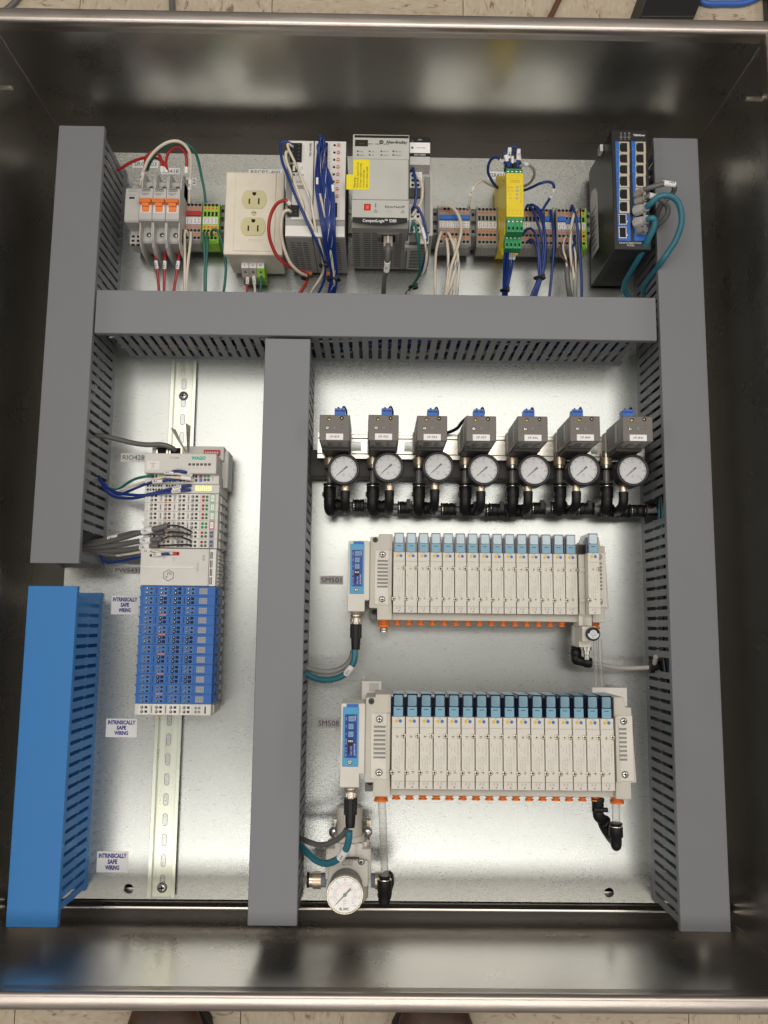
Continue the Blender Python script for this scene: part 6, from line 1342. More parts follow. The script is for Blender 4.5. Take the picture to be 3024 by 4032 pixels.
# six white I/O modules
ys = [w1(1000, v, ZM).y for v in (812, 903, 990, 1078, 1170, 1260, 1352)]
tags = [('G', 'green marker tag, first under the gold contacts'), ('G', 'green marker tag, between two other green tagged modules'), ('G', 'green marker tag, just above the red tagged one'), ('R', 'red marker tag'), ('B', 'pale blue marker tag, directly below the red tagged one'), ('B', 'pale blue marker tag, last above the power module')]
tm_ = {'G': mat('tag_green', (.30, .52, .36), .45), 'R': mat('tag_red', (.62, .10, .07), .45), 'B': mat('tag_blue', (.33, .38, .56), .45)}
LR = mat('lamp_red', (.50, .03, .02), .3); LG = mat('lamp_green', (.02, .27, .09), .3); LD = mat('lamp_off', (.13, .12, .10), .3)
for k in range(6):
    h = ys[k] - ys[k + 1]
    t = Thing('io_module', 'pale input module with ' + tags[k][1], 'I/O module', (XL + 46, ys[k + 1], 12), 'six pale modules in the left column')
    mo = t.share('body', module_mesh(h, M_MOD, M_WHITE, M_LGREY), (0, ys[k + 1], 0))
    for a_ in (690, 832, 972, 1102):
        for r_ in (0, 1): link('wire_clamp', CL['w'], mo, (KX(a_), .9 + 4.9 * r_, 0))
    link('release_tab', OT, mo, (KX(832), -.5, 0))
    for i in (0, 1):
        for j in (0, 1):
            c_ = {'G': (LR, LG), 'R': (LG, LG), 'B': (LR, LG) if j else (LD, LD)}[tags[k][0]][i]
            b = MB(); b.lathe([(1.75, 0), (1.6, .7), (.01, .9)], c_, (KX(1226) + i * 4.6, ys[k + 1] + 3.3 + j * 4.6, ZM), n=12, cap=False); t.part('indicator_lamp', b)
    b = MB(); b.box(KX(1298), ys[k + 1] + .8, ZM, KX(1346), ys[k + 1] + h - .8, ZM + 1.2, tm_[tags[k][0]]); b.box(KX(1306), ys[k + 1] + 2, ZM + 1.2, KX(1338), ys[k + 1] + h - 2, ZM + 1.25, M_LABEL if k < 4 else M_DGREY)
    b.text('1-7' if k < 4 else '|||', (KX(1322)), ys[k + 1] + h / 2, ZM + 1.4, 2.2, M_INK if k < 4 else M_LABEL, rot=-90); t.part('marker_tag', b)
# flags standing behind the head
b = MB(); a = [w1(932, 160, 95), w1(985, 178, 95), w1(1030, 280, 75), w1(1095, 405, 55), w1(1080, 405, 55), w1(1000, 280, 75)]
b.add([tuple(p) for p in a], [(0, 5, 2, 1), (5, 4, 3, 2)], mat('strip_pale', (.50, .49, .42), .4)); b.add([(p.x, p.y, p.z - .4) for p in a], [(0, 1, 2, 5), (5, 2, 3, 4)], MATS['strip_pale'])
solo('pull_tab', b, 'pale plastic pull tab leaning left behind the controller head', 'pull tab')
b = MB(); a = [w1(1085, 115, 100), w1(1127, 145, 100), w1(1115, 405, 52), w1(1098, 400, 52)]
M_LIL = mat('tag_lilac', (.40, .35, .36), .5)
b.add([tuple(p) for p in a], [(0, 3, 2, 1)], M_LIL); b.add([(p.x + .4, p.y, p.z - .3) for p in a], [(0, 1, 2, 3)], M_LIL)
for k in range(9): f_ = .2 + k * .07; p = a[0].lerp(a[3], f_); q = a[1].lerp(a[2], f_); m0 = p.lerp(q, .25); m1_ = p.lerp(q, .25 + .5 * ((k % 3) + 1) / 3); b.add([(m0.x, m0.y, m0.z + .4), (m1_.x, m1_.y, m1_.z + .4), (m1_.x, m1_.y - .9, m1_.z + .3), (m0.x, m0.y - .9, m0.z + .3)], [(0, 3, 2, 1)], M_INK)
solo('paper_tag', b, 'lilac printed tag standing behind the controller head', 'tag')

# ================================================================== wires
def wire(c, r, colr, label, pts, sleeves=(), cat='wire', group=None, name=None, stripe=None, n=8):
    P_ = [c(x, y, z) for x, y, z in pts]
    nm = name or ('cable' if r > 2 else 'wire')
    t = Thing(nm, label, cat if cat != 'wire' else ('cable' if r > 2 else 'wire'), tuple(P_[-1]), group)
    b = MB(); b.tube(P_, r, WIRE[colr], n=n, sub=6); path = b.path; t.part('insulation', b)
    L = [0]
    for i in range(1, len(path)): L.append(L[-1] + (path[i] - path[i - 1]).length)
    def pos(f):
        d = f * L[-1]
        for i in range(1, len(path)):
            if L[i] >= d: k = (d - L[i - 1]) / max(1e-6, L[i] - L[i - 1]); return path[i - 1].lerp(path[i], k), (path[i] - path[i - 1]).normalized()
        return path[-1], (path[-1] - path[-2]).normalized()
    if stripe:                                    # thin coloured tracer spiralling round the insulation
        b = MB(); pp = []
        for i in range(int(L[-1] / 3) + 2):
            f = min(1, i * 3 / L[-1]); p, d = pos(f); a = d.orthogonal().normalized(); e_ = d.cross(a)
            up = Vector((0, 0, 1)); s_ = d.cross(up)
            if s_.length < .2: s_ = a
            s_.normalize(); w = i * .42; q = p + (s_ * math.sin(w) + s_.cross(d) * math.cos(w)) * (r * .86); pp.append(q)
        b.tube(pp, r * .28, WIRE[stripe], n=4, sub=1, caps=False); t.part('tracer', b)
    for s_ in sleeves:
        f, ln, txt = s_
        p, d = pos(f); b = MB(); b.cyl(p - d * ln / 2, p + d * ln / 2, r + .55, M_LABEL, n=12); o = t.part('sleeve', b)
        if txt:
            b = MB(); up = Vector((0, 0, 1)); dd = d - up * d.dot(up)
            if dd.length > .3:
                dd.normalize(); side = up.cross(dd)
                if dd.x < -.3: dd = -dd; side = -side
                b.text(txt, 0, 0, 0, min(2.4, r * 1.35), M_INK, w=ln * .8, plane=(p + up * (r + .8), dd, side)); t.part('lettering', b, parent=o)
    return t
def tie(c, x, y, z, w, h, label):
    p = c(x, y, z); t = Thing('cable_tie', label, 'cable tie', tuple(p)); b = MB(); n = 20
    rg = [(p.x + w / 2 * math.cos(2 * math.pi * k / n), p.y, p.z + h / 2 * math.sin(2 * math.pi * k / n)) for k in range(n + 1)]
    b.tube(rg, 1.5, M_BLACK, n=6, sub=1, caps=False); t.part('strap', b)
    b = MB(); b.box(p.x + w * .1, p.y - 3, p.z + h / 2 - .5, p.x + w * .1 + 4.5, p.y + 3, p.z + h / 2 + 3.5, M_BLACK); t.part('head', b, bevel=.5)
W = wire
# --- breakers and outlet
W(c3, 2.1, 'white', 'thick cream wire arching over the breakers to the red bridged terminals', [(300, 468, 62), (312, 400, 68), (330, 330, 76), (370, 240, 84), (440, 155, 92), (530, 95, 98), (620, 80, 98), (690, 115, 92), (735, 190, 84), (745, 290, 74), (738, 420, 60), (730, 520, 52), (728, 628, 44)], [(.07, 12, '4032'), (.86, 13, '4032')])
W(c3, 1.9, 'green', 'dark green wire arching from behind the breakers to the green terminals', [(360, 335, 60), (385, 270, 70), (440, 190, 82), (520, 130, 90), (620, 98, 92), (700, 105, 90), (765, 155, 84), (805, 240, 74), (835, 380, 62), (862, 520, 52), (874, 628, 44)])
W(c3, 2.0, 'red', 'red jumper looping between the first and second breaker', [(340, 345, 66), (340, 270, 74), (365, 205, 80), (410, 176, 84), (455, 195, 82), (482, 250, 76), (490, 345, 68)], [(.95, 7, '')])
W(c3, 2.0, 'red', 'red wire coming out of the left duct to the second breaker', [(95, 335, 52), (125, 322, 56), (200, 275, 62), (290, 238, 68), (380, 222, 72), (450, 235, 74), (505, 275, 72), (530, 350, 68)], [(.97, 7, '')])
W(c3, 2.0, 'red', 'red jumper looping high over the third breaker', [(534, 345, 68), (524, 260, 76), (545, 185, 82), (590, 140, 86), (640, 132, 86), (685, 170, 82), (705, 240, 76), (702, 355, 68)], [(.96, 8, '')])
for k, (x0, x1, x2, x3) in enumerate(((420, 433, 448, 462), (518, 514, 510, 507), (643, 635, 618, 594))):
    W(c3, 1.9, 'red', ('left', 'middle', 'right')[k] + ' one of the three red wires leaving the breakers downward', [(x0, 1055, 40), (x1, 1130, 42), (x2, 1240, 40), (x3, 1400, 36), (x3, 1460, 34)], [(.32, 11, '4181')], group='red wires leaving the breakers')
W(c3, 1.9, 'white', 'left one of the two cream wires under the red bridged terminals', [(716, 915, 43), (702, 872, 50), (688, 900, 50), (690, 1050, 46), (690, 1250, 42), (688, 1440, 38)])
W(c3, 1.9, 'white', 'right one of the two cream wires under the red bridged terminals', [(742, 885, 46), (740, 960, 50), (722, 1120, 46), (708, 1280, 42), (706, 1440, 38)])
W(c3, 1.6, 'green', 'left one of the two green wires running side by side below the green terminals', [(856, 885, 45), (858, 960, 50), (866, 1120, 46), (866, 1280, 42), (864, 1440, 38)])
W(c3, 1.6, 'green', 'right one of the two green wires running side by side below the green terminals', [(884, 885, 45), (890, 960, 50), (884, 1120, 46), (876, 1280, 42), (874, 1440, 38)])
W(c3, 1.8, 'green', 'green wire hooking out of the green terminals toward the outlet', [(928, 918, 44), (925, 880, 52), (945, 862, 56), (975, 870, 58), (1005, 930, 56), (1035, 1050, 52), (1052, 1180, 48), (1045, 1320, 42), (1030, 1420, 38)])
for k, (cc, x, xe, z) in enumerate((('red', 1243, 1236, 32), ('white', 1301, 1312, 32), ('green', 1366, 1354, 32))):
    W(c3, 1.7, cc, cc.replace('white', 'cream') + ' wire under the outlet terminal marked ' + 'LN%s'[k].replace('%', 'earth'), [(x, 1222, z), (x, 1290, 34), (x + (xe - x) * .5, 1360, 34), (xe, 1450, 34)], [] if k == 2 else [(.42, 10, '4183')])
    b = MB()
# --- power supply
W(c4, 2.2, 'red', 'thick red wire bulging left of the power supply', [(205, 758, 121), (180, 720, 126), (140, 706, 126), (75, 738, 122), (20, 830, 114), (-5, 960, 106), (10, 1090, 96), (70, 1230, 84), (170, 1325, 74), (270, 1375, 64), (345, 1405, 54), (372, 1440, 46), (345, 1520, 38), (285, 1610, 34)], [(.03, 5, '')])
W(c4, 2.1, 'white', 'thick cream wire curving down the left side of the power supply', [(210, 820, 121), (180, 800, 126), (140, 822, 124), (117, 900, 118), (118, 1040, 108), (148, 1180, 96), (205, 1310, 82), (290, 1395, 66), (352, 1425, 52), (368, 1450, 46)])
W(c4, 1.8, 'blue', 'blue wire looping from the top left of the power supply down to the tie', [(225, 180, 122), (175, 145, 128), (125, 145, 128), (108, 200, 128), (125, 330, 128), (180, 480, 130), (260, 680, 130), (340, 860, 128), (410, 1010, 122), (480, 1150, 108), (525, 1290, 84), (538, 1420, 60), (510, 1520, 46), (462, 1620, 36)])
W(c4, 1.7, 'white', 'cream wire with blue tracer from the top connector of the power supply', [(230, 190, 122), (180, 165, 128), (190, 220, 128), (265, 380, 130), (330, 540, 130), (400, 720, 128), (440, 940, 122), (490, 1130, 108), (525, 1290, 84), (525, 1400, 62)], stripe='blue')
W(c4, 1.9, 'white', 'cream wire starting just below the top connector of the power supply', [(210, 255, 122), (165, 240, 127), (165, 320, 128), (220, 470, 129), (290, 660, 129), (360, 840, 127), (425, 980, 120), (480, 1110, 108), (515, 1270, 86), (520, 1380, 64), (480, 1470, 50), (420, 1560, 40), (395, 1620, 36)], stripe='grey')
tie(c4, 525, 1335, 74, 11, 9, 'black cable tie round the thin bundle under the power supply'); tie(c4, 345, 1455, 44, 9, 8, 'black cable tie on the red and cream pair under the power supply')
tops = [(492, 82, 0), (505, 95, 1), (488, 175, 2), (520, 105, 3), (478, 165, 4), (530, 120, 5), (545, 180, 6), (512, 230, 7), (540, 290, 8), (525, 360, 9)]
for k, (x, y, _) in enumerate(tops):
    f = k / 9; xm = 455 + 150 * ((k * 7) % 10) / 9; xe = 588 + 62 * ((k * 7) % 10) / 9; z0 = 130 + (k % 3) * 3
    W(c4, 1.55, 'blue', 'blue wire of the thick bundle hanging over the right half of the power supply', [(525, y + 90, 122), (x, y + 25, z0), (x - 2, y, z0 + 2), (x - 8, y + 60, z0), (xm - 10, 500, z0), (xm + 20, 760, z0 - 1), (xm * .6 + xe * .4 + 5, 1000, z0 - 6), (xm * .3 + xe * .7, 1220, 96), (xe, 1360, 76), (xe + 3, 1470, 58), (560 + 78 * f, 1640, 38)], [(.30, 9, '')] if k in (3, 7) else [], group='blue wires of the thick bundle', stripe='white' if k % 3 == 2 else None)
W(c4, 1.7, 'white', 'cream wire half hidden in the blue bundle over the power supply', [(488, 632, 124), (490, 650, 130), (520, 780, 130), (548, 920, 126), (580, 1120, 110), (605, 1300, 86), (625, 1450, 62), (620, 1600, 40)], stripe='blue')
tie(c4, 620, 1470, 58, 16, 12, 'thick black cable tie round the blue bundle under the power supply')
# --- controller
t = W(c4, 3.3, 'grey', 'grey network cable plugged into the underside of the controller', [(1142, 1130, 112), (1142, 1180, 114), (1136, 1270, 106), (1128, 1360, 92), (1108, 1460, 74), (1100, 1560, 56), (1098, 1640, 44)], [(.36, 16, 'PLC426')], n=12)
b = MB(); p = c4(1142, 1060, 106); q = c4(1142, 1145, 112); b.box(p.x - 5.8, q.y, 100, p.x + 5.8, p.y + 4, 112, mat('clear_plug', (.50, .45, .40), .1, alpha=.6)); b.box(p.x - 1, q.y + 2, 111, p.x + 1, p.y, 113.5, M_CREAM); t.part('clear_plug', b, bevel=.6)
W(c4, 1.8, 'blue', 'blue wire down the upper plug beside the controller', [(1362, 425, 114), (1378, 392, 122), (1392, 450, 124), (1408, 540, 124), (1412, 640, 122), (1402, 720, 120), (1372, 830, 116)])
W(c4, 1.8, 'white', 'cream wire marked MOD down the right edge of the controller', [(1410, 460, 114), (1440, 490, 120), (1468, 560, 120), (1470, 660, 120), (1448, 740, 120), (1395, 820, 118), (1372, 855, 116)], [(.12, 8, '')])
W(c4, 1.8, 'blue', 'long blue wire bowing right below the controller plugs', [(1372, 800, 116), (1390, 768, 122), (1430, 780, 122), (1470, 860, 120), (1498, 960, 116), (1512, 1090, 108), (1500, 1240, 92), (1462, 1380, 72), (1410, 1480, 56), (1350, 1560, 44), (1290, 1640, 36)], [])
W(c4, 1.8, 'green', 'green wire hooking down from the lower controller plug', [(1368, 1010, 116), (1372, 950, 122), (1392, 920, 124), (1412, 970, 122), (1432, 1120, 112), (1446, 1270, 94), (1444, 1400, 72), (1400, 1490, 56), (1340, 1570, 44)])
W(c4, 1.8, 'white', 'cream wire with printed sleeve right of the green controller wire', [(1372, 905, 118), (1410, 890, 122), (1450, 930, 120), (1482, 1020, 114), (1505, 1150, 104), (1510, 1270, 90), (1478, 1400, 70), (1420, 1490, 54), (1350, 1570, 44), (1310, 1640, 36)], [(.2, 14, '')], stripe='grey')
tie(c4, 1385, 1540, 48, 11, 10, 'black cable tie on the wires below the controller')
# --- terminal strips
def down(lst, colr, lab, grp, r=1.7, stripe=None):
    for k, pts in enumerate(lst): W(c5, r, colr, lab, pts, group=grp, stripe=stripe)
L_ = ['leftmost', 'second', 'third', 'fourth', 'fifth']
for k, pts in enumerate(([(238, 890, 44), (236, 868, 50), (212, 940, 52), (188, 1050, 50), (178, 1200, 46), (178, 1350, 40), (180, 1500, 36)], [(272, 960, 44), (285, 930, 50), (300, 1020, 52), (305, 1160, 48), (296, 1320, 42), (270, 1500, 36)],
                         [(292, 890, 44), (305, 875, 50), (345, 960, 52), (370, 1060, 50), (372, 1180, 46), (340, 1340, 42), (300, 1500, 36)], [(300, 960, 44), (330, 925, 50), (380, 1000, 52), (400, 1120, 50), (405, 1250, 46), (390, 1400, 40), (388, 1500, 36)],
                         [(345, 955, 44), (370, 930, 50), (385, 1010, 50), (372, 1200, 46), (345, 1350, 40), (325, 1500, 36)])):
    W(c5, 2.0, 'white', L_[k] + ' of the five cream wires fanning down from the 4121 terminals', pts, group='cream wires under the 4121 terminals', stripe='blue' if k else None)
W(c5, 2.1, 'white', 'thick cream wire crossing over the long blue bridge', [(240, 640, 44), (255, 618, 50), (310, 612, 54), (370, 650, 58), (410, 720, 60), (430, 810, 60), (420, 910, 58), (385, 1040, 54), (345, 1160, 50), (315, 1290, 44), (290, 1500, 36)])
W(c5, 1.7, 'white', 'cream wire rising from the 4121 terminals to behind the yellow relay', [(492, 640, 44), (505, 580, 52), (530, 480, 60), (570, 405, 64), (625, 370, 64), (680, 392, 58), (740, 425, 48), (800, 440, 40)], [(.30, 13, '4121')], stripe='blue')
W(c5, 1.9, 'blue', 'blue wire looping left of the yellow relay', [(870, 215, 112), (830, 185, 108), (775, 150, 100), (725, 158, 92), (692, 215, 84), (688, 290, 74), (718, 360, 64), (760, 420, 52), (820, 470, 40)], [(.10, 8, 'L')])
WIRE['clear'] = mat('smoky_wire', (.40, .36, .30), .2, alpha=.75)
W(c5, 1.9, 'clear', 'smoky clear wire looping right of the yellow relay', [(990, 235, 112), (1030, 215, 110), (1080, 222, 104), (1125, 260, 94), (1130, 320, 82), (1095, 385, 64), (1030, 425, 46), (980, 440, 40)], [(.12, 7, '')])
W(c5, 2.0, 'blue', 'blue hairpin wire on top of the yellow relay', [(892, 235, 110), (890, 160, 114), (892, 95, 118), (905, 58, 120), (938, 42, 121), (968, 58, 120), (980, 100, 118), (975, 170, 114), (968, 240, 110)], [(.30, 13, 'K'), (.72, 13, 'K')])
W(c5, 1.7, 'blue', 'short blue wire bending left on top of the yellow relay', [(880, 240, 110), (870, 180, 114), (850, 110, 116), (862, 95, 116), (885, 110, 114)], [(.45, 8, '')])
W(c5, 1.7, 'blue', 'short blue wire behind the hairpin on top of the yellow relay', [(930, 240, 108), (920, 180, 110), (925, 120, 112), (950, 100, 112), (985, 130, 110), (992, 200, 108)], [(.25, 9, ''), (.8, 9, '')])
b = MB()
for x in (868, 905, 940, 985): p = c5(x, 232, 108); b.box(p.x - 3, p.y - 5, 102, p.x + 3, p.y + 4, 111, M_BLACK)
o = solo('wire_ferrules', b, 'row of black wire ends on the top edge of the yellow relay', 'wire ends'); o['kind'] = 'stuff'
W(c5, 1.9, 'blue', 'blue wire swinging out right of the yellow relay with sleeve 4411', [(980, 470, 40), (1040, 460, 50), (1110, 432, 62), (1190, 395, 72), (1260, 380, 74), (1308, 398, 72), (1320, 440, 68), (1300, 500, 62), (1268, 560, 56), (1235, 610, 50), (1200, 668, 46)], [(.72, 13, '4411')])
for k, pts in enumerate(([(880, 845, 92), (872, 900, 96), (858, 1000, 92), (845, 1120, 80), (838, 1280, 60), (835, 1430, 46), (825, 1500, 38)], [(905, 845, 92), (893, 900, 96), (885, 1010, 92), (872, 1140, 78), (858, 1290, 60), (850, 1430, 46), (845, 1500, 38)], [(915, 950, 74), (905, 1040, 72), (895, 1150, 66), (880, 1290, 56), (860, 1430, 46), (858, 1500, 38)], [(958, 950, 74), (950, 1030, 72), (932, 1120, 66), (910, 1230, 58), (885, 1350, 50), (868, 1430, 46), (865, 1500, 38)], [(900, 880, 90), (880, 980, 88), (862, 1130, 74), (848, 1290, 58), (842, 1430, 46), (835, 1500, 38)])):
    W(c5, 1.7, 'blue', 'blue wire of the small bundle hanging from the yellow relay', pts, [(.16, 16, '4221')] if k < 2 else ([(.22, 14, '4901')] if k < 4 else []), group='blue wires hanging from the yellow relay')
tie(c5, 848, 1425, 46, 11, 9, 'black cable tie round the wires below the yellow relay')
for k, pts in enumerate(([(1052, 640, 44), (1070, 605, 52), (1110, 640, 56), (1150, 740, 58), (1190, 860, 58), (1218, 980, 56), (1222, 1120, 52), (1205, 1290, 46), (1120, 1500, 36)], [(1085, 640, 44), (1100, 600, 52), (1150, 630, 56), (1200, 740, 58), (1232, 880, 58), (1242, 1020, 54), (1232, 1160, 50), (1205, 1290, 46), (1140, 1500, 36)],
                         [(1130, 650, 44), (1150, 620, 52), (1200, 680, 58), (1225, 800, 60), (1240, 960, 58), (1225, 1130, 52), (1195, 1290, 46), (1110, 1500, 36)], [(1020, 895, 44), (1045, 850, 50), (1090, 830, 54), (1130, 860, 56), (1162, 950, 56), (1180, 1080, 52), (1185, 1290, 46), (1100, 1500, 36)],
                         [(1060, 965, 44), (1100, 935, 50), (1145, 985, 54), (1168, 1080, 52), (1172, 1200, 48), (1172, 1300, 44), (1090, 1500, 36)], [(1165, 650, 44), (1180, 655, 52), (1212, 740, 58), (1222, 900, 58), (1210, 1080, 52), (1195, 1290, 44), (1130, 1500, 34)])):
    W(c5, 1.8, 'blue', 'blue wire of the bundle right of the yellow relay', pts, group='blue wires on the terminals right of the yellow relay')
tie(c5, 1182, 1305, 46, 14, 10, 'black cable tie round the blue bundle right of the yellow relay')
W(c5, 1.9, 'blue', 'single straight blue wire right of the blue bundle', [(1285, 655, 44), (1292, 680, 50), (1310, 800, 54), (1320, 930, 54), (1316, 1080, 50), (1300, 1250, 44), (1276, 1500, 36)])
W(c5, 1.9, 'blue', 'blue wire at the far right of the terminals', [(1485, 650, 44), (1492, 612, 52), (1520, 680, 56), (1545, 820, 56), (1560, 980, 54), (1578, 1180, 48), (1586, 1340, 42), (1586, 1500, 36)])
W(c5, 2.0, 'white', 'cream wire with dashed tracer hanging over the last grey terminals', [(1550, 660, 44), (1535, 650, 50), (1510, 700, 56), (1485, 840, 58), (1476, 1000, 56), (1486, 1130, 52), (1510, 1280, 46), (1535, 1500, 36)], stripe='black')
W(c5, 3.6, 'grey', 'left one of the two stubby grey cables under the last grey terminals', [(1444, 1205, 46), (1448, 1290, 46), (1458, 1390, 42), (1478, 1510, 36)], n=12)
W(c5, 3.0, 'lgrey', 'right one of the two stubby grey cables under the last grey terminals', [(1526, 1255, 44), (1524, 1340, 44), (1522, 1420, 40), (1522, 1510, 36)], n=12)
W(c5, 1.2, 'brown', 'thin brown core bowing out left of the last grey terminals', [(1440, 905, 44), (1410, 960, 50), (1368, 1020, 52), (1368, 1070, 52), (1400, 1110, 50), (1436, 1140, 48), (1444, 1210, 46)])
W(c5, 1.4, 'white', 'thin white core entering the left stubby grey cable', [(1442, 905, 46), (1412, 960, 50), (1412, 1040, 50), (1435, 1120, 48), (1445, 1215, 46)])
W(c5, 1.4, 'white', 'thin white core entering the right stubby grey cable', [(1480, 915, 46), (1500, 980, 50), (1524, 1060, 50), (1528, 1160, 48), (1526, 1260, 44)])
W(c5, 1.2, 'brown', 'thin brown core entering the right stubby grey cable', [(1520, 960, 46), (1500, 1040, 50), (1510, 1160, 50), (1524, 1260, 44)])
W(c5, 1.6, 'blue', 'short blue wire between the two stubby grey cables', [(1515, 915, 46), (1520, 960, 50), (1500, 1010, 52), (1500, 1120, 50), (1520, 1200, 46), (1526, 1260, 44)])
# --- switch cables
def plug(c, p0, p1, w, m, label):
    A_ = c(*p0); D_ = c(*p1); d = (D_ - A_); t = Thing('network_plug', label, 'network plug', tuple(A_)); L = d.length; d.normalize()
    b = MB(); b.lathe([(w * .72, 0), (w * .72, L * .3), (w * .62, L * .75), (w * .45, L)], m, A_, d, 8, smooth=False); t.part('body', b, bevel=.5)
    b = MB(); b.lathe([(w * .55, L), (w * .55, L + 2.6)], m, A_, d, 18); t.part('strain_relief', b); return t
plug(c6, (690, 1080, 128), (800, 1035, 142), 9.5, M_TAPE, 'upper beige plug of the teal cable in the black switch'); plug(c6, (690, 1225, 128), (805, 1185, 142), 9.5, M_TAPE, 'lower beige plug of the teal cable in the black switch')
plug(c6, (700, 880, 128), (770, 830, 140), 7.0, MATS['clear_plug'], 'clear plug of the looping grey cable in the black switch'); plug(c6, (700, 970, 128), (780, 930, 138), 7.0, MATS['clear_plug'], 'clear plug of the second grey cable in the black switch'); plug(c6, (715, 1320, 127), (790, 1300, 136), 7.0, M_MGREY, 'smoky grey plug at the lowest port of the black switch')
W(c6, 3.2, 'grey', 'grey cable looping out over the right duct with white sleeve RIO428', [(770, 825, 140), (840, 800, 145), (950, 770, 148), (1050, 748, 148), (1120, 760, 146), (1155, 800, 142), (1140, 850, 136), (1080, 920, 130), (1000, 1000, 124), (950, 1100, 116), (920, 1200, 106)], [(.36, 16, 'RIO428')], n=12)
W(c6, 3.2, 'grey', 'grey cable hooking back below the looping one at the switch', [(780, 930, 138), (850, 895, 142), (930, 915, 140), (1010, 960, 136), (1070, 1030, 130), (1070, 1110, 126), (1020, 1190, 120), (950, 1250, 112), (880, 1330, 98)], [(.14, 9, 'PLC')], n=12)
W(c6, 3.7, 'teal', 'teal cable making the widest loop from the switch over the right duct', [(820, 1030, 146), (870, 985, 152), (950, 912, 158), (1040, 888, 160), (1130, 910, 158), (1200, 980, 154), (1238, 1110, 148), (1232, 1260, 142), (1170, 1430, 134), (1090, 1560, 126), (1000, 1690, 116), (900, 1830, 90), (820, 1930, 66), (780, 2020, 50), (790, 2120, 40), (800, 2200, 34)], n=14)
W(c6, 3.7, 'teal', 'teal cable hanging straight from the lower beige plug of the switch', [(825, 1180, 146), (880, 1165, 150), (912, 1190, 148), (900, 1290, 142), (840, 1420, 132), (770, 1560, 116), (690, 1700, 96), (610, 1840, 72), (560, 1940, 56), (545, 2020, 46), (575, 2090, 40), (620, 2150, 36)], n=14)
# --- cables to the left module column
W(w1, 3.3, 'grey', 'grey network cable from the left duct to the head of the module column', [(40, 200, 45), (130, 235, 55), (250, 240, 60), (400, 272, 62), (560, 312, 62), (700, 330, 62), (830, 328, 62), (920, 348, 60), (980, 385, 54)], n=12)
W(w1, 1.9, 'blue', 'lowest sagging blue wire running to the gold contact module', [(200, 640, 40), (245, 690, 46), (290, 780, 50), (370, 840, 54), (480, 858, 60), (600, 855, 66), (760, 820, 74), (900, 800, 78), (1010, 788, 78), (1135, 775, 74)], [(.88, 11, '4201')])
W(w1, 1.9, 'blue', 'second blue wire running to the gold contact module', [(200, 640, 38), (240, 680, 44), (300, 750, 50), (400, 800, 56), (520, 822, 62), (680, 828, 70), (840, 790, 76), (1010, 750, 78), (1140, 730, 74)], [(.88, 11, '4201')])
W(w1, 1.9, 'blue', 'upper blue wire with long sleeve running to the supply row of the controller head', [(210, 640, 38), (260, 700, 46), (340, 780, 52), (430, 820, 58), (540, 780, 64), (660, 730, 70), (760, 700, 76), (850, 690, 80), (940, 672, 82), (1040, 672, 76)], [(.78, 14, '4181')])
W(w1, 1.7, 'white', 'cream wire under the green one to the controller head', [(215, 650, 38), (280, 720, 46), (360, 790, 52), (440, 775, 58), (560, 735, 64), (700, 690, 70), (800, 665, 76), (895, 645, 76)])
W(w1, 1.8, 'green', 'green wire rising to the left end of the controller head', [(220, 650, 38), (290, 740, 46), (370, 775, 52), (430, 765, 58), (500, 715, 64), (580, 670, 68), (670, 648, 72), (760, 640, 76)])
W(w1, 2.0, 'white', 'cream wire with printed sleeve on top of the supply row of the controller head', [(870, 605, 84), (960, 610, 86), (1050, 625, 84), (1155, 645, 76)], [(.2, 12, '4121')])
W(w1, 2.0, 'white', 'cream sleeve wire slanting over the supply row of the controller head', [(900, 650, 80), (1000, 655, 84), (1090, 662, 82), (1160, 682, 76)], [(.7, 12, '')])
W(w1, 2.0, 'blue', 'short blue loop lying on the supply row of the controller head', [(905, 625, 78), (950, 600, 86), (1010, 590, 88), (1080, 602, 86), (1160, 640, 76)], [(.82, 8, '')])
gl = [('CBL8391', [(30, 1320, 40), (120, 1325, 48), (300, 1290, 56), (480, 1245, 66), (650, 1195, 78), (780, 1165, 84), (905, 1130, 86)], .80, (905, 1130, 86), [(990, 1130, 84), (1060, 1150, 80), (1140, 1188, 75)], 'topmost'),
      ('CBL8461', [(30, 1330, 36), (150, 1300, 46), (300, 1270, 54), (420, 1240, 60), (560, 1205, 66), (700, 1200, 72), (870, 1198, 76)], .44, (870, 1198, 76), [(950, 1190, 80), (1040, 1200, 78), (1135, 1222, 75)], 'second'),
      ('CBL9021', [(30, 1340, 36), (160, 1350, 46), (330, 1335, 54), (480, 1310, 60), (620, 1285, 68), (760, 1270, 76), (850, 1262, 80)], .82, (850, 1262, 80), [(930, 1238, 82), (1030, 1240, 80), (1140, 1282, 75)], 'third'),
      ('CBL9071', [(40, 1350, 34), (160, 1370, 42), (320, 1380, 50), (480, 1375, 58), (620, 1355, 66), (740, 1335, 74), (815, 1330, 78)], .84, (815, 1330, 78), [(920, 1325, 80), (1030, 1318, 80), (1138, 1322, 75)], 'fourth')]
for s, pts, f, e0, core, nm in gl:
    t = W(w1, 3.4, 'grey', nm + ' of the grey cables fanning out of the left duct, sleeved ' + s, pts, [(f, 15, s)], n=12)
    b = MB(); b.tube([w1(*e0)] + [w1(*q) for q in core], 1.3, WIRE['black'], n=6); t.part('core_wire', b)
    b = MB(); b.tube([w1(*e0)] + [w1(q[0] - 40 - 30 * i, q[1] + 4 * i, q[2] - 1) for i, q in enumerate(core)], 1.1, WIRE['lgrey'], n=6); t.part('core_wire', b)
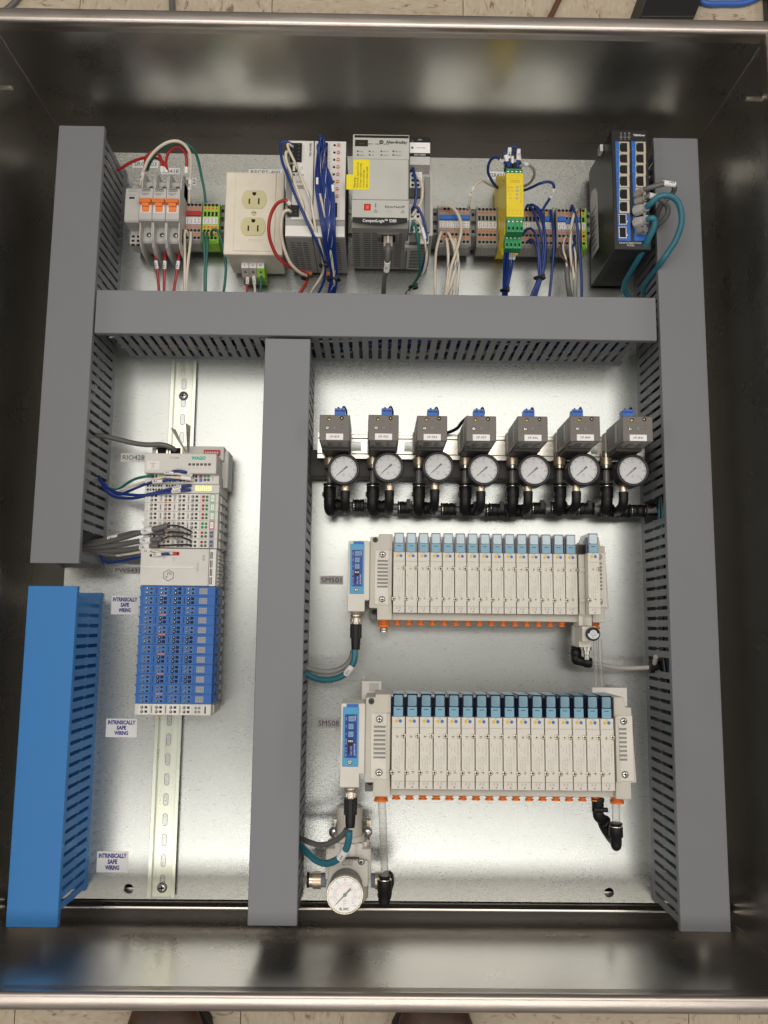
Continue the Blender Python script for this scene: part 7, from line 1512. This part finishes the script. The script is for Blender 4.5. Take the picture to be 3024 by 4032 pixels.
for k, yy in enumerate((1395, 1420)):
    W(w1, 3.0, 'grey', ('plain grey cable below the sleeved ones', 'lowest plain grey cable by the power module')[k], [(60, 1360, 36), (180, 1385, 42), (320, yy, 48), (480, yy - 2, 52), (600, yy - 20, 54), (700, yy - 40, 56)], n=10)
W(w1, 1.8, 'blue', 'blue wire dipping low and rising to the power module', [(190, 1370, 36), (235, 1400, 40), (262, 1470, 44), (310, 1494, 48), (400, 1488, 54), (540, 1460, 62), (700, 1432, 72), (820, 1415, 80), (930, 1405, 78)], [(.87, 12, '4111')])
W(w1, 1.8, 'white', 'cream wire lying above the dipping blue wire to the power module', [(200, 1360, 36), (260, 1405, 42), (340, 1425, 48), (480, 1418, 56), (620, 1395, 66), (740, 1380, 76), (860, 1400, 78), (960, 1405, 78)], [(.72, 10, '4121')], stripe='blue')
# --- network cables of the valve banks
W(m1, 3.9, 'teal', 'teal cable with sleeve SM501 dropping from the upper connector', [(466, 1175, 60), (468, 1230, 60), (455, 1300, 58), (410, 1375, 54), (330, 1435, 50), (230, 1462, 46), (120, 1455, 42), (20, 1410, 40), (-60, 1360, 38)], [(.28, 15, 'SM501')], n=14)
W(m1, 3.5, 'lgrey', 'light grey cable behind the teal one of the upper connector', [(450, 1190, 46), (440, 1250, 44), (400, 1310, 42), (330, 1360, 40), (240, 1385, 38), (140, 1382, 36), (50, 1360, 34), (-50, 1325, 32)], n=14)
W(l1, 4.0, 'teal', 'teal cable with sleeve SM508 crossing in front of the air regulator', [(448, 1365, 152), (446, 1430, 150), (428, 1510, 144), (380, 1590, 136), (310, 1640, 126), (230, 1658, 114), (150, 1630, 102), (80, 1570, 88), (0, 1490, 70), (-70, 1430, 50)], [(.22, 15, 'SM508')], n=14)
W(l1, 3.2, 'grey', 'grey cable above the teal one, crossing in front of the regulator knob', [(425, 1350, 146), (400, 1390, 142), (340, 1440, 132), (260, 1480, 120), (180, 1490, 106), (100, 1470, 92), (30, 1440, 76), (-60, 1400, 56)], n=12)
# grey tubes of the transducer leads and the black lead between them
W(g1, 2.2, 'black', 'black lead curving behind the transducer labelled I/P-907', [(1180, 320, 48), (1240, 310, 52), (1310, 275, 60), (1350, 225, 74), (1400, 180, 92)], cat='wire', name='wire')
